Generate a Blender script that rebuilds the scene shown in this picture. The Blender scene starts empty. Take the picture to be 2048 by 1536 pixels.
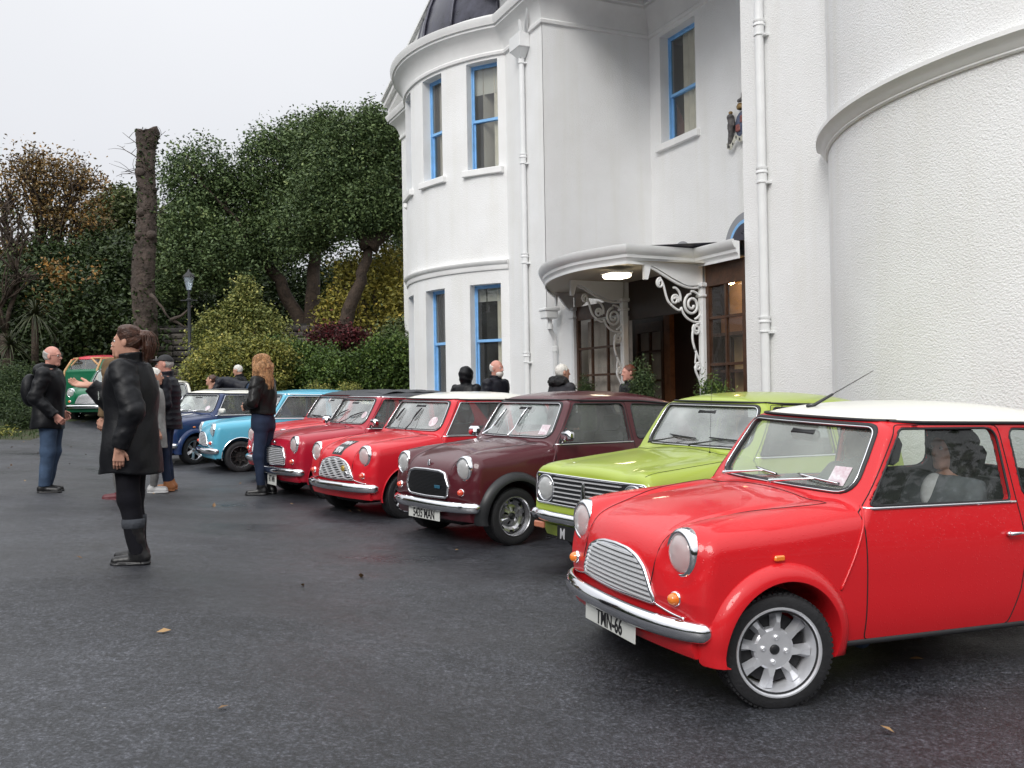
import bpy, math, random
import numpy as np
from mathutils import Matrix, Vector, Euler

C = bpy.context.scene
col = C.collection
R = math.radians
rng = np.random.default_rng(7)
random.seed(7)

# ------------------------------------------------------------------ camera, light, exposure
CAM_H = 1.37
cam_d = bpy.data.cameras.new('camera')
cam = bpy.data.objects.new('camera', cam_d)
col.objects.link(cam)
cam_d.sensor_width = 36.0
cam_d.lens = 36.0 * 1905.0 / 2048.0
cam_d.clip_start = 0.05
cam_d.clip_end = 600.0
cam.matrix_world = (Matrix.Translation((0, 0, CAM_H)) @ Matrix.Rotation(R(90 + 0.57), 4, 'X')
                    @ Matrix.Rotation(R(-0.97), 4, 'Z'))
C.camera = cam

SUN_EL, SUN_AZ = R(38), R(203)      # high, veiled sun behind the photographer's left shoulder
w = bpy.data.worlds.new('World')
C.world = w
w.use_nodes = True
nt = w.node_tree
bg = nt.nodes['Background']
sky = nt.nodes.new('ShaderNodeTexSky')
sky.sky_type = 'NISHITA'
sky.sun_disc = False
sky.sun_elevation = SUN_EL
sky.sun_rotation = SUN_AZ
sky.dust_density = 5.0
sky.air_density = 1.0
hsv = nt.nodes.new('ShaderNodeHueSaturation')
hsv.inputs['Saturation'].default_value = 0.25
nt.links.new(sky.outputs['Color'], hsv.inputs['Color'])
tc = nt.nodes.new('ShaderNodeTexCoord')
sep = nt.nodes.new('ShaderNodeSeparateXYZ')
nt.links.new(tc.outputs['Generated'], sep.inputs[0])
rmp = nt.nodes.new('ShaderNodeValToRGB')     # cloud deck: brighter towards the zenith, even in every direction
rmp.color_ramp.elements[0].position = 0.0
rmp.color_ramp.elements[0].color = (7.3, 7.5, 8.1, 1)
rmp.color_ramp.elements[1].position = 1.0
rmp.color_ramp.elements[1].color = (19.5, 19.8, 20.3, 1)
e = rmp.color_ramp.elements.new(0.22)
e.color = (8.0, 8.15, 8.6, 1)
e = rmp.color_ramp.elements.new(0.42)
e.color = (9.2, 9.35, 9.7, 1)
e = rmp.color_ramp.elements.new(0.62)
e.color = (14.5, 14.7, 15.1, 1)
nt.links.new(sep.outputs['Z'], rmp.inputs[0])
nz = nt.nodes.new('ShaderNodeTexNoise')
nz.inputs['Scale'].default_value = 2.2
nz.inputs['Detail'].default_value = 4
mr = nt.nodes.new('ShaderNodeMapRange')
mr.inputs['To Min'].default_value = 0.93
mr.inputs['To Max'].default_value = 1.07
nt.links.new(tc.outputs['Generated'], nz.inputs['Vector'])
nt.links.new(nz.outputs['Fac'], mr.inputs['Value'])
mul = nt.nodes.new('ShaderNodeMix')
mul.data_type = 'RGBA'
mul.blend_type = 'MULTIPLY'
mul.inputs[0].default_value = 1.0
nt.links.new(rmp.outputs[0], mul.inputs[6])
nt.links.new(mr.outputs[0], mul.inputs[7])
mx = nt.nodes.new('ShaderNodeMix')
mx.data_type = 'RGBA'
mx.inputs[0].default_value = 0.88
nt.links.new(hsv.outputs[0], mx.inputs[6])
nt.links.new(mul.outputs[2], mx.inputs[7])
nt.links.new(mx.outputs[2], bg.inputs['Color'])
bg.inputs['Strength'].default_value = 0.1

sl = bpy.data.lights.new('sun', 'SUN')
sl.energy = 1.5
sl.angle = R(25)
sl.color = (1.0, 0.97, 0.93)
sun = bpy.data.objects.new('sun', sl)
col.objects.link(sun)
sd = Vector((math.sin(SUN_AZ) * math.cos(SUN_EL), math.cos(SUN_AZ) * math.cos(SUN_EL), math.sin(SUN_EL)))
sun.rotation_euler = sd.to_track_quat('Z', 'Y').to_euler()
sun.location = (0, 0, 30)

C.view_settings.view_transform = 'Standard'
C.view_settings.look = 'None'
C.view_settings.gamma = 1.0
C.view_settings.exposure = 0.12
C.view_settings.use_curve_mapping = False
C.render.engine = 'CYCLES'
C.cycles.max_bounces = 8
C.cycles.transparent_max_bounces = 12
C.cycles.use_denoising = True
C.cycles.denoising_prefilter = 'ACCURATE'

# ------------------------------------------------------------------ small maths
def sst(x):
    x = np.clip(x, 0, 1)
    return x * x * (3 - 2 * x)

def G(x, y):
    """height of the ground: a gentle fall to the right, a rise where the drive climbs away behind"""
    xc = np.clip(x, -40, 14)
    yc = np.clip(y, -10, 60)
    d = (xc - 0.4) * -0.87 + (yc - 4.7) * -0.49
    g = 0.002 - 0.0216 * xc + 0.0047 * yc + 0.10 * sst((d - 0.3) / 1.3)
    g = g - 0.06 * sst((5.9 - yc) / 1.6) * sst((xc + 1.6) / 1.6) * sst((yc + 1) / 3)
    g = g + 0.9 * sst((yc - 17) / 10) * sst((-xc - 2) / 9)
    return g

def plane(x, y):
    return 0.002 - 0.0216 * x + 0.0047 * y

def at(px, py, Y):
    """point of the place at distance Y that stands at this spot of the survey photograph"""
    X = (px - 1024) / 1905.0
    V = -(py - 768) / 1905.0
    r, p = R(0.97), R(0.57)
    X, V = X * math.cos(r) + V * math.sin(r), -X * math.sin(r) + V * math.cos(r)
    d = (X, math.cos(p) - V * math.sin(p), math.sin(p) + V * math.cos(p))
    t = Y / d[1]
    return Vector((d[0] * t, Y, CAM_H + d[2] * t))

class Spl:
    """natural cubic spline, straight outside its ends"""
    def __init__(s, xs, ys):
        x = np.array(xs, float); y = np.array(ys, float); n = len(x); h = np.diff(x)
        A = np.eye(n); r = np.zeros(n)
        for i in range(1, n - 1):
            A[i, i - 1] = h[i - 1]; A[i, i] = 2 * (h[i - 1] + h[i]); A[i, i + 1] = h[i]
            r[i] = 3 * ((y[i + 1] - y[i]) / h[i] - (y[i] - y[i - 1]) / h[i - 1])
        c = np.linalg.solve(A, r)
        s.x, s.y, s.c = x, y, c
        s.b = (y[1:] - y[:-1]) / h - h * (2 * c[:-1] + c[1:]) / 3
        s.d = (c[1:] - c[:-1]) / (3 * h)
    def __call__(s, q):
        q = np.clip(q, s.x[0], s.x[-1])
        i = np.clip(np.searchsorted(s.x, q) - 1, 0, len(s.x) - 2)
        t = q - s.x[i]
        return s.y[i] + t * (s.b[i] + t * (s.c[i] + t * s.d[i]))

def smin(a, b, k):
    h = np.clip(0.5 + 0.5 * (b - a) / k, 0, 1)
    return b * (1 - h) + a * h - k * h * (1 - h)

def smax(a, b, k):
    return -smin(-a, -b, k)

def surfnets(F, org, h):
    S = F < 0
    nx, ny, nz_ = F.shape
    cs = np.zeros((nx - 1, ny - 1, nz_ - 1), np.int8)
    for i in (0, 1):
        for j in (0, 1):
            for k in (0, 1):
                cs += S[i:nx - 1 + i, j:ny - 1 + j, k:nz_ - 1 + k]
    act = (cs > 0) & (cs < 8)
    I, J, K = np.nonzero(act)
    idx = -np.ones(act.shape, np.int32)
    idx[I, J, K] = np.arange(len(I))
    acc = np.zeros((len(I), 3)); cnt = np.zeros(len(I))
    for ax in range(3):
        o1, o2 = [q for q in range(3) if q != ax]
        for u in (0, 1):
            for v in (0, 1):
                p = [I.copy(), J.copy(), K.copy()]
                p[o1] = p[o1] + u; p[o2] = p[o2] + v
                q = [p[0].copy(), p[1].copy(), p[2].copy()]
                q[ax] = q[ax] + 1
                f0 = F[p[0], p[1], p[2]]; f1 = F[q[0], q[1], q[2]]
                m = (f0 < 0) != (f1 < 0)
                t = np.where(m, f0 / np.where(m, f0 - f1, 1), 0)
                off = np.zeros((len(I), 3))
                off[:, o1] = u; off[:, o2] = v; off[:, ax] = t
                acc += off * m[:, None]; cnt += m
    V = (np.stack([I, J, K], 1) + acc / cnt[:, None]) * h + np.array(org)
    faces = []
    for ax in range(3):
        o1, o2 = [q for q in range(3) if q != ax]
        sl0 = [slice(None)] * 3; sl1 = [slice(None)] * 3
        sl0[ax] = slice(0, -1); sl1[ax] = slice(1, None)
        a_ = S[tuple(sl0)]; b_ = S[tuple(sl1)]
        P = np.array(np.nonzero(a_ != b_))
        ok = (P[o1] > 0) & (P[o2] > 0) & (P[o1] < act.shape[o1]) & (P[o2] < act.shape[o2])
        P = P[:, ok]
        s = a_[P[0], P[1], P[2]]
        def cell(u, v):
            q = [P[0].copy(), P[1].copy(), P[2].copy()]
            q[o1] = q[o1] - u; q[o2] = q[o2] - v
            return idx[q[0], q[1], q[2]]
        quad = np.stack([cell(1, 1), cell(0, 1), cell(0, 0), cell(1, 0)], 1)
        if ax == 1:
            s = ~s
        quad[~s] = quad[~s][:, ::-1]
        faces.append(quad)
    Q = np.concatenate(faces)
    Q = Q[(Q >= 0).all(1)]
    return V, Q

def polish(V, fn, h, n=2):
    """move the vertices onto the surface; returns them with the surface's own normals"""
    e = h * 0.12
    for it in range(n + 1):
        f = fn(V[:, 0], V[:, 1], V[:, 2])
        g = np.stack([fn(V[:, 0] + e, V[:, 1], V[:, 2]) - f, fn(V[:, 0], V[:, 1] + e, V[:, 2]) - f,
                      fn(V[:, 0], V[:, 1], V[:, 2] + e) - f], 1) / e
        gl = np.maximum((g * g).sum(1), 0.05)
        if it < n:
            st = -(f / gl)[:, None] * g
            ln = np.linalg.norm(st, axis=1)
            st *= np.minimum(1, 0.6 * h / np.maximum(ln, 1e-9))[:, None]
            V = V + st
    return V, g / np.maximum(np.linalg.norm(g, axis=1), 1e-6)[:, None]

def sdf_mesh(fn, lo, hi, h, polished=True):
    ax = [np.arange(lo[i], hi[i] + h, h) for i in range(3)]
    X, Y, Z = np.meshgrid(*ax, indexing='ij')
    F = fn(X, Y, Z)
    V, Q = surfnets(F, lo, h)
    if polished:
        V, N = polish(V, fn, h)
        return V, Q, N
    return V, Q, None

def rc(x, y, z, a, b, r1, r2):
    ax, ay, az = a; bx, by, bz = b
    dx, dy, dz = bx - ax, by - ay, bz - az
    l2 = dx * dx + dy * dy + dz * dz + 1e-9
    t = np.clip(((x - ax) * dx + (y - ay) * dy + (z - az) * dz) / l2, 0, 1)
    return np.sqrt((x - ax - t * dx) ** 2 + (y - ay - t * dy) ** 2 + (z - az - t * dz) ** 2) - (r1 + (r2 - r1) * t)

def ell(x, y, z, c, r):
    px, py, pz = (x - c[0]) / r[0], (y - c[1]) / r[1], (z - c[2]) / r[2]
    k0 = np.sqrt(px * px + py * py + pz * pz) + 1e-9
    k1 = np.sqrt((px / r[0]) ** 2 + (py / r[1]) ** 2 + (pz / r[2]) ** 2) + 1e-9
    return k0 * (k0 - 1) / k1

def wob(x, y, z, s, ph=0.0):
    return (np.sin(x * s + 1.3 * np.sin(z * s * .7 + ph)) + np.sin(y * s * 1.1 + 1.7 * np.sin(x * s * .6 + ph)) + np.sin(z * s * .9 + 1.5 * np.sin(y * s * .8 + ph))) / 3


# ------------------------------------------------------------------ mesh and object helpers
def mesh(name, V, F, mat=None, N=None, smooth=True):
    me = bpy.data.meshes.new(name)
    V = np.asarray(V, np.float32)
    if isinstance(F, np.ndarray):
        n, k = F.shape
        me.vertices.add(len(V)); me.vertices.foreach_set('co', V.ravel())
        me.loops.add(n * k); me.loops.foreach_set('vertex_index', F.ravel().astype(np.int32))
        me.polygons.add(n)
        me.polygons.foreach_set('loop_start', np.arange(0, n * k, k, dtype=np.int32))
        me.polygons.foreach_set('loop_total', np.full(n, k, np.int32))
        me.update(calc_edges=True)
    else:
        me.from_pydata([tuple(map(float, v)) for v in V], [], [tuple(map(int, f)) for f in F])
        me.update()
    me.polygons.foreach_set('use_smooth', np.full(len(me.polygons), smooth, bool))
    if N is not None:
        me.normals_split_custom_set_from_vertices([tuple(map(float, q)) for q in N])
    me.materials.append(mat)
    return me

def obj(name, me, parent=None, loc=None, mat=None, rot=None, label=None):
    o = bpy.data.objects.new(name, me)
    col.objects.link(o)
    if parent is not None:
        o.parent = parent
    if loc is not None:
        o.location = loc
    if rot is not None:
        o.rotation_euler = rot
    if mat is not None:
        o.material_slots[0].link = 'OBJECT'
        o.material_slots[0].material = mat
    if label:
        o['label'] = label
    return o

def tag(o, label, cat, group=None):
    o['label'] = label
    o['category'] = cat
    if group:
        o['group'] = group
    return o

def kind(o, k):
    o['kind'] = k
    return o

def empty(name, loc=(0, 0, 0), rz=0.0, mat=None):
    o = bpy.data.objects.new(name, None)
    col.objects.link(o)
    o.empty_display_size = 0.2
    if mat is not None:
        o.matrix_world = mat
    else:
        o.location = loc
        o.rotation_euler = (0, 0, rz)
    return o

class MB:
    """collects simple shapes into one mesh"""
    def __init__(s):
        s.V = []; s.F = []
    def add(s, V, F):
        n = len(s.V)
        s.V += [tuple(v) for v in V]
        s.F += [tuple(i + n for i in f) for f in F]
        return s
    def box(s, x0, x1, y0, y1, z0, z1, M=None):
        v = [Vector(q) for q in ((x0, y0, z0), (x1, y0, z0), (x1, y1, z0), (x0, y1, z0), (x0, y0, z1), (x1, y0, z1), (x1, y1, z1), (x0, y1, z1))]
        if M is not None:
            v = [M @ q for q in v]
        return s.add(v, [(0, 3, 2, 1), (4, 5, 6, 7), (0, 1, 5, 4), (1, 2, 6, 5), (2, 3, 7, 6), (3, 0, 4, 7)])
    def rbox(s, x0, x1, y0, y1, z0, z1, b=0.01, M=None):
        """box with chamfered edges"""
        c = [((x0 + x1) / 2, (x1 - x0) / 2), ((y0 + y1) / 2, (y1 - y0) / 2), ((z0 + z1) / 2, (z1 - z0) / 2)]
        b = min(b, c[0][1] * .98, c[1][1] * .98, c[2][1] * .98)
        V = []; F = []; ix = {}
        for sx in (-1, 1):
            for sy in (-1, 1):
                for sz in (-1, 1):
                    for k in range(3):
                        h = [c[0][1] - b, c[1][1] - b, c[2][1] - b]
                        h[k] += b
                        ix[(sx, sy, sz, k)] = len(V)
                        V.append(Vector((c[0][0] + sx * h[0], c[1][0] + sy * h[1], c[2][0] + sz * h[2])))
        for k in range(3):
            u, v = [q for q in range(3) if q != k]
            for sg in (-1, 1):
                r_ = []
                for a, b2 in ((-1, -1), (1, -1), (1, 1), (-1, 1)):
                    g = [0, 0, 0]; g[k] = sg; g[u] = a; g[v] = b2
                    r_.append(ix[(g[0], g[1], g[2], k)])
                F.append(tuple(r_))
            for a in (-1, 1):
                for b2 in (-1, 1):
                    g0 = [0, 0, 0]; g0[u] = a; g0[v] = b2
                    g0[k] = -1; p0 = ix[(*g0, u)]; p1 = ix[(*g0, v)]
                    g0[k] = 1; q0 = ix[(*g0, u)]; q1 = ix[(*g0, v)]
                    F.append((p0, p1, q1, q0))
        for sx in (-1, 1):
            for sy in (-1, 1):
                for sz in (-1, 1):
                    F.append(tuple(ix[(sx, sy, sz, k)] for k in range(3)))
        if M is not None:
            V = [M @ q for q in V]
        return s.add(V, F)
    def tube(s, pts, r, n=8, cap=True, closed=False):
        pts = [Vector(p) for p in pts]
        m = len(pts)
        rr = r if isinstance(r, (list, tuple, np.ndarray)) else [r] * m
        T = []
        for i in range(m):
            if closed:
                t = pts[(i + 1) % m] - pts[i - 1]
            else:
                t = pts[min(i + 1, m - 1)] - pts[max(i - 1, 0)]
            T.append(t.normalized() if t.length > 1e-9 else Vector((0, 0, 1)))
        up = Vector((0, 0, 1)) if abs(T[0].z) < 0.9 else Vector((1, 0, 0))
        U = T[0].cross(up).normalized()
        V = []; F = []
        for i in range(m):
            U = (U - T[i] * U.dot(T[i])).normalized()
            W = T[i].cross(U)
            for k in range(n):
                a = 2 * math.pi * k / n
                V.append(pts[i] + (U * math.cos(a) + W * math.sin(a)) * rr[i])
        for i in range(m if closed else m - 1):
            j = (i + 1) % m
            for k in range(n):
                l = (k + 1) % n
                F.append((i * n + k, i * n + l, j * n + l, j * n + k))
        if cap and not closed:
            F.append(tuple(range(n))[::-1]); F.append(tuple((m - 1) * n + k for k in range(n)))
        return s.add(V, F)
    def lathe(s, prof, n=32, axis='Y', M=None, arc=None):
        """profile of (radius, offset along the axis)"""
        V = []; F = []
        a0, a1 = arc or (0, 2 * math.pi)
        full = arc is None
        m = n if full else n + 1
        for r_, h in prof:
            for k in range(m):
                a = a0 + (a1 - a0) * k / n
                x, z = r_ * math.cos(a), r_ * math.sin(a)
                p = {'Y': (x, h, z), 'X': (h, x, z), 'Z': (x, z, h)}[axis]
                V.append(Vector(p) if M is None else M @ Vector(p))
        for i in range(len(prof) - 1):
            for k in range(n):
                l = (k + 1) % m if full else k + 1
                F.append((i * m + k, i * m + l, (i + 1) * m + l, (i + 1) * m + k))
        return s.add(V, F)
    def extr(s, path, prof, closed=False):
        """path: list of (point, outward, up); prof: list of (out, up) offsets, closed ring"""
        V = []; F = []; n = len(prof); m = len(path)
        for p, o, u in path:
            for a, b in prof:
                V.append(Vector(p) + Vector(o) * a + Vector(u) * b)
        for i in range(m if closed else m - 1):
            j = (i + 1) % m
            for k in range(n):
                l = (k + 1) % n
                F.append((i * n + k, j * n + k, j * n + l, i * n + l))
        if not closed:
            F.append(tuple(range(n))); F.append(tuple((m - 1) * n + k for k in range(n))[::-1])
        return s.add(V, F)
    def me(s, name, mat=None, smooth=False, angle=None):
        me = bpy.data.meshes.new(name)
        me.from_pydata([tuple(v) for v in s.V], [], s.F)
        me.update()
        me.materials.append(mat)
        if smooth:
            me.polygons.foreach_set('use_smooth', [True] * len(me.polygons))
            if angle:
                me.set_sharp_from_angle(angle=R(angle))
        return me
    def obj(s, name, mat, parent=None, smooth=False, angle=None, label=None):
        return obj(name, s.me(name, mat, smooth, angle), parent, label=label)

# ------------------------------------------------------------------ materials
def nodes(name):
    m = bpy.data.materials.new(name)
    m.use_nodes = True
    t = m.node_tree
    return m, t, t.nodes['Principled BSDF']

def pbr(name, c, rough=0.5, metal=0.0, var=0.0, vscale=8.0, bump=0.0, bscale=40.0, coat=0.0, spec=None, rvar=0.0, c2=None, bdist=0.01, detail=3, coords='Object', sheen=0):
    m, t, b = nodes(name)
    b.inputs['Base Color'].default_value = (*c, 1)
    b.inputs['Roughness'].default_value = rough
    b.inputs['Metallic'].default_value = metal
    if coat:
        b.inputs['Coat Weight'].default_value = coat
        b.inputs['Coat Roughness'].default_value = 0.03
    if spec is not None:
        b.inputs['Specular IOR Level'].default_value = spec
    if sheen:
        b.inputs['Sheen Weight'].default_value = sheen
    if var or bump or rvar:
        co = t.nodes.new('ShaderNodeTexCoord')
    if var or rvar:
        n = t.nodes.new('ShaderNodeTexNoise')
        n.inputs['Scale'].default_value = vscale
        n.inputs['Detail'].default_value = 5
        n.inputs['Roughness'].default_value = 0.62
        t.links.new(co.outputs[coords], n.inputs['Vector'])
    if var:
        k = t.nodes.new('ShaderNodeValToRGB')
        cc = c2 if c2 else tuple(max(0, q * (1 - var)) for q in c)
        c1 = c if c2 else tuple(min(1, q * (1 + var)) for q in c)
        k.color_ramp.elements[0].position = 0.32
        k.color_ramp.elements[1].position = 0.68
        k.color_ramp.elements[0].color = (*cc, 1)
        k.color_ramp.elements[1].color = (*c1, 1)
        t.links.new(n.outputs['Fac'], k.inputs[0])
        t.links.new(k.outputs[0], b.inputs['Base Color'])
    if rvar:
        k = t.nodes.new('ShaderNodeMapRange')
        k.inputs['From Min'].default_value = 0.3
        k.inputs['From Max'].default_value = 0.7
        k.inputs['To Min'].default_value = max(0, rough - rvar)
        k.inputs['To Max'].default_value = min(1, rough + rvar)
        t.links.new(n.outputs['Fac'], k.inputs['Value'])
        t.links.new(k.outputs[0], b.inputs['Roughness'])
    if bump:
        n2 = t.nodes.new('ShaderNodeTexNoise')
        n2.inputs['Scale'].default_value = bscale
        n2.inputs['Detail'].default_value = detail
        t.links.new(co.outputs[coords], n2.inputs['Vector'])
        bb = t.nodes.new('ShaderNodeBump')
        bb.inputs['Strength'].default_value = bump
        bb.inputs['Distance'].default_value = bdist
        t.links.new(n2.outputs['Fac'], bb.inputs['Height'])
        t.links.new(bb.outputs[0], b.inputs['Normal'])
    return m

def paint(name, c, rough=0.32, drops=True):
    """car paint, wet with rain beads"""
    m, t, b = nodes(name)
    b.inputs['Base Color'].default_value = (*c, 1)
    b.inputs['Roughness'].default_value = rough
    b.inputs['Coat Weight'].default_value = 0.6
    b.inputs['Specular IOR Level'].default_value = 0.2
    b.inputs['Coat Roughness'].default_value = 0.05
    co = t.nodes.new('ShaderNodeTexCoord')
    n = t.nodes.new('ShaderNodeTexNoise')
    n.inputs['Scale'].default_value = 2.5
    n.inputs['Detail'].default_value = 5
    t.links.new(co.outputs['Object'], n.inputs['Vector'])
    k = t.nodes.new('ShaderNodeMapRange')
    k.inputs['To Min'].default_value = rough - 0.08
    k.inputs['To Max'].default_value = rough + 0.12
    t.links.new(n.outputs['Fac'], k.inputs['Value'])
    t.links.new(k.outputs[0], b.inputs['Roughness'])
    if drops:
        v = t.nodes.new('ShaderNodeTexVoronoi')
        v.inputs['Scale'].default_value = 75.0
        v.inputs['Randomness'].default_value = 1.0
        t.links.new(co.outputs['Object'], v.inputs['Vector'])
        q = t.nodes.new('ShaderNodeMapRange')
        q.inputs['From Min'].default_value = 0.1
        q.inputs['From Max'].default_value = 0.32
        q.inputs['To Min'].default_value = 1.0
        q.inputs['To Max'].default_value = 0.0
        t.links.new(v.outputs['Distance'], q.inputs['Value'])
        # only some cells carry a bead
        sp = t.nodes.new('ShaderNodeSeparateColor')
        t.links.new(v.outputs['Color'], sp.inputs[0])
        g = t.nodes.new('ShaderNodeMath')
        g.operation = 'GREATER_THAN'
        g.inputs[1].default_value = 0.55
        t.links.new(sp.outputs[0], g.inputs[0])
        mm = t.nodes.new('ShaderNodeMath')
        mm.operation = 'MULTIPLY'
        t.links.new(q.outputs[0], mm.inputs[0]); t.links.new(g.outputs[0], mm.inputs[1])
        bb = t.nodes.new('ShaderNodeBump')
        bb.inputs['Strength'].default_value = 0.35
        bb.inputs['Distance'].default_value = 0.002
        t.links.new(mm.outputs[0], bb.inputs['Height'])
        t.links.new(bb.outputs[0], b.inputs['Normal'])
        t.links.new(bb.outputs[0], b.inputs['Coat Normal'])
    return m

def glass(name, tint=(0.62, 0.68, 0.68), fog=0.18, fogc=(0.75, 0.78, 0.78), refl=1.0, rough=0.02, fscale=4.0):
    """thin pane: see-through, mirror-like at glancing angles, partly misted"""
    m = bpy.data.materials.new(name)
    m.use_nodes = True
    t = m.node_tree
    t.nodes.clear()
    out = t.nodes.new('ShaderNodeOutputMaterial')
    tr = t.nodes.new('ShaderNodeBsdfTransparent')
    tr.inputs[0].default_value = (*tint, 1)
    gl = t.nodes.new('ShaderNodeBsdfGlossy')
    gl.inputs['Roughness'].default_value = rough
    gl.inputs[0].default_value = (1, 1, 1, 1)
    df = t.nodes.new('ShaderNodeBsdfDiffuse')
    df.inputs[0].default_value = (*fogc, 1)
    co = t.nodes.new('ShaderNodeTexCoord')
    n = t.nodes.new('ShaderNodeTexNoise')
    n.inputs['Scale'].default_value = fscale
    n.inputs['Detail'].default_value = 4
    t.links.new(co.outputs['Object'], n.inputs['Vector'])
    mr_ = t.nodes.new('ShaderNodeMapRange')
    mr_.inputs['From Min'].default_value = 0.3
    mr_.inputs['From Max'].default_value = 0.7
    mr_.inputs['To Min'].default_value = fog * 0.4
    mr_.inputs['To Max'].default_value = min(1, fog * 1.6)
    t.links.new(n.outputs['Fac'], mr_.inputs['Value'])
    m1 = t.nodes.new('ShaderNodeMixShader')
    t.links.new(mr_.outputs[0], m1.inputs[0]); t.links.new(tr.outputs[0], m1.inputs[1]); t.links.new(df.outputs[0], m1.inputs[2])
    fr = t.nodes.new('ShaderNodeFresnel')
    ge = t.nodes.new('ShaderNodeNewGeometry')      # the pane reflects alike from both sides
    io = t.nodes.new('ShaderNodeMapRange')
    io.inputs['To Min'].default_value = 1.52
    io.inputs['To Max'].default_value = 1 / 1.52
    t.links.new(ge.outputs['Backfacing'], io.inputs['Value'])
    t.links.new(io.outputs[0], fr.inputs[0])
    mf = t.nodes.new('ShaderNodeMath')
    mf.operation = 'MULTIPLY_ADD'
    mf.inputs[1].default_value = 1.5 * refl
    mf.inputs[2].default_value = 0.0
    mf.use_clamp = True
    t.links.new(fr.outputs[0], mf.inputs[0])
    m2 = t.nodes.new('ShaderNodeMixShader')
    t.links.new(mf.outputs[0], m2.inputs[0]); t.links.new(m1.outputs[0], m2.inputs[1]); t.links.new(gl.outputs[0], m2.inputs[2])
    t.links.new(m2.outputs[0], out.inputs[0])
    return m

M = {}
M['chrome'] = pbr('chrome', (0.82, 0.83, 0.86), 0.09, 1.0, rvar=0.05, vscale=30)
M['slat'] = pbr('bright_slat', (0.80, 0.81, 0.83), 0.28, 0.45)
M['rubber'] = pbr('rubber', (0.018, 0.018, 0.02), 0.55)
M['gap'] = pbr('shut_line', (0.006, 0.006, 0.007), 0.8)
M['tyre'] = pbr('tyre_rubber', (0.016, 0.016, 0.018), 0.62, bump=0.3, bscale=90, var=0.25, vscale=20)
M['black_plastic'] = pbr('black_plastic', (0.015, 0.016, 0.018), 0.4)
M['alloy'] = pbr('alloy', (0.74, 0.75, 0.78), 0.30, 0.55, var=0.06, vscale=14)
M['alloy_bright'] = pbr('polished_alloy', (0.78, 0.79, 0.82), 0.12, 1.0)
M['alloy_dark'] = pbr('dark_alloy', (0.05, 0.047, 0.045), 0.35, 0.6)
M['steel'] = pbr('rostyle_steel', (0.5, 0.5, 0.52), 0.22, 0.9)
M['dark_metal'] = pbr('dark_metal', (0.03, 0.03, 0.032), 0.5, 0.5)
M['amber'] = pbr('amber_lens', (0.85, 0.22, 0.02), 0.15, coat=1)
M['redlens'] = pbr('red_amber_lens', (0.7, 0.06, 0.02), 0.15, coat=1)
M['lens'] = glass('headlight_glass', (0.82, 0.85, 0.86), 0.50, (0.85, 0.87, 0.87), 0.9, 0.05, 1.5)
M['bowl'] = pbr('headlight_bowl', (0.85, 0.86, 0.88), 0.12, 1.0)
M['plate_white'] = pbr('plate_white', (0.62, 0.63, 0.6), 0.35)
M['plate_black'] = pbr('plate_black', (0.012, 0.012, 0.013), 0.35)
M['plate_silver'] = pbr('plate_silver', (0.7, 0.7, 0.72), 0.3, 0.4)
M['ink'] = pbr('plate_ink', (0.01, 0.01, 0.012), 0.5)
M['interior'] = pbr('car_interior', (0.022, 0.022, 0.025), 0.8, var=0.1, vscale=6)
M['seat_red'] = pbr('red_seat', (0.16, 0.012, 0.015), 0.6)
M['sticker'] = pbr('paper_sticker', (0.7, 0.7, 0.72), 0.6, var=0.12, vscale=30, c2=(0.5, 0.35, 0.4))
M['white_paint'] = pbr('gloss_white_paint', (0.78, 0.79, 0.79), 0.35, var=0.05, vscale=3)

# ------------------------------------------------------------------ ground
def soil(x, y):
    """where planting beds and lawn lie instead of the drive"""
    left = (y > 20.0 + .25 * np.sin(x * 1.3)) & (x < -9.9 - (y - 20) * .46)
    back = (y > 25.0) & (x > -11.2 + (y - 25) * .35)
    back |= (y > 21.8 + .2 * np.sin(x * 2)) & (x > -7.6) & (x < -1.5)
    back |= (y > 34)
    return left | back

def grid(xs, ys, zf, keep=None):
    X, Y = np.meshgrid(xs, ys, indexing='ij')
    V = np.stack([X, Y, zf(X, Y)], -1).reshape(-1, 3)
    n = len(ys)
    i, j = np.meshgrid(np.arange(len(xs) - 1), np.arange(n - 1), indexing='ij')
    i = i.ravel(); j = j.ravel()
    F = np.stack([i * n + j, (i + 1) * n + j, (i + 1) * n + j + 1, i * n + j + 1], 1)
    if keep is not None:
        c = V[F].mean(1)
        F = F[keep(c[:, 0], c[:, 1])]
    return V, F

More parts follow.
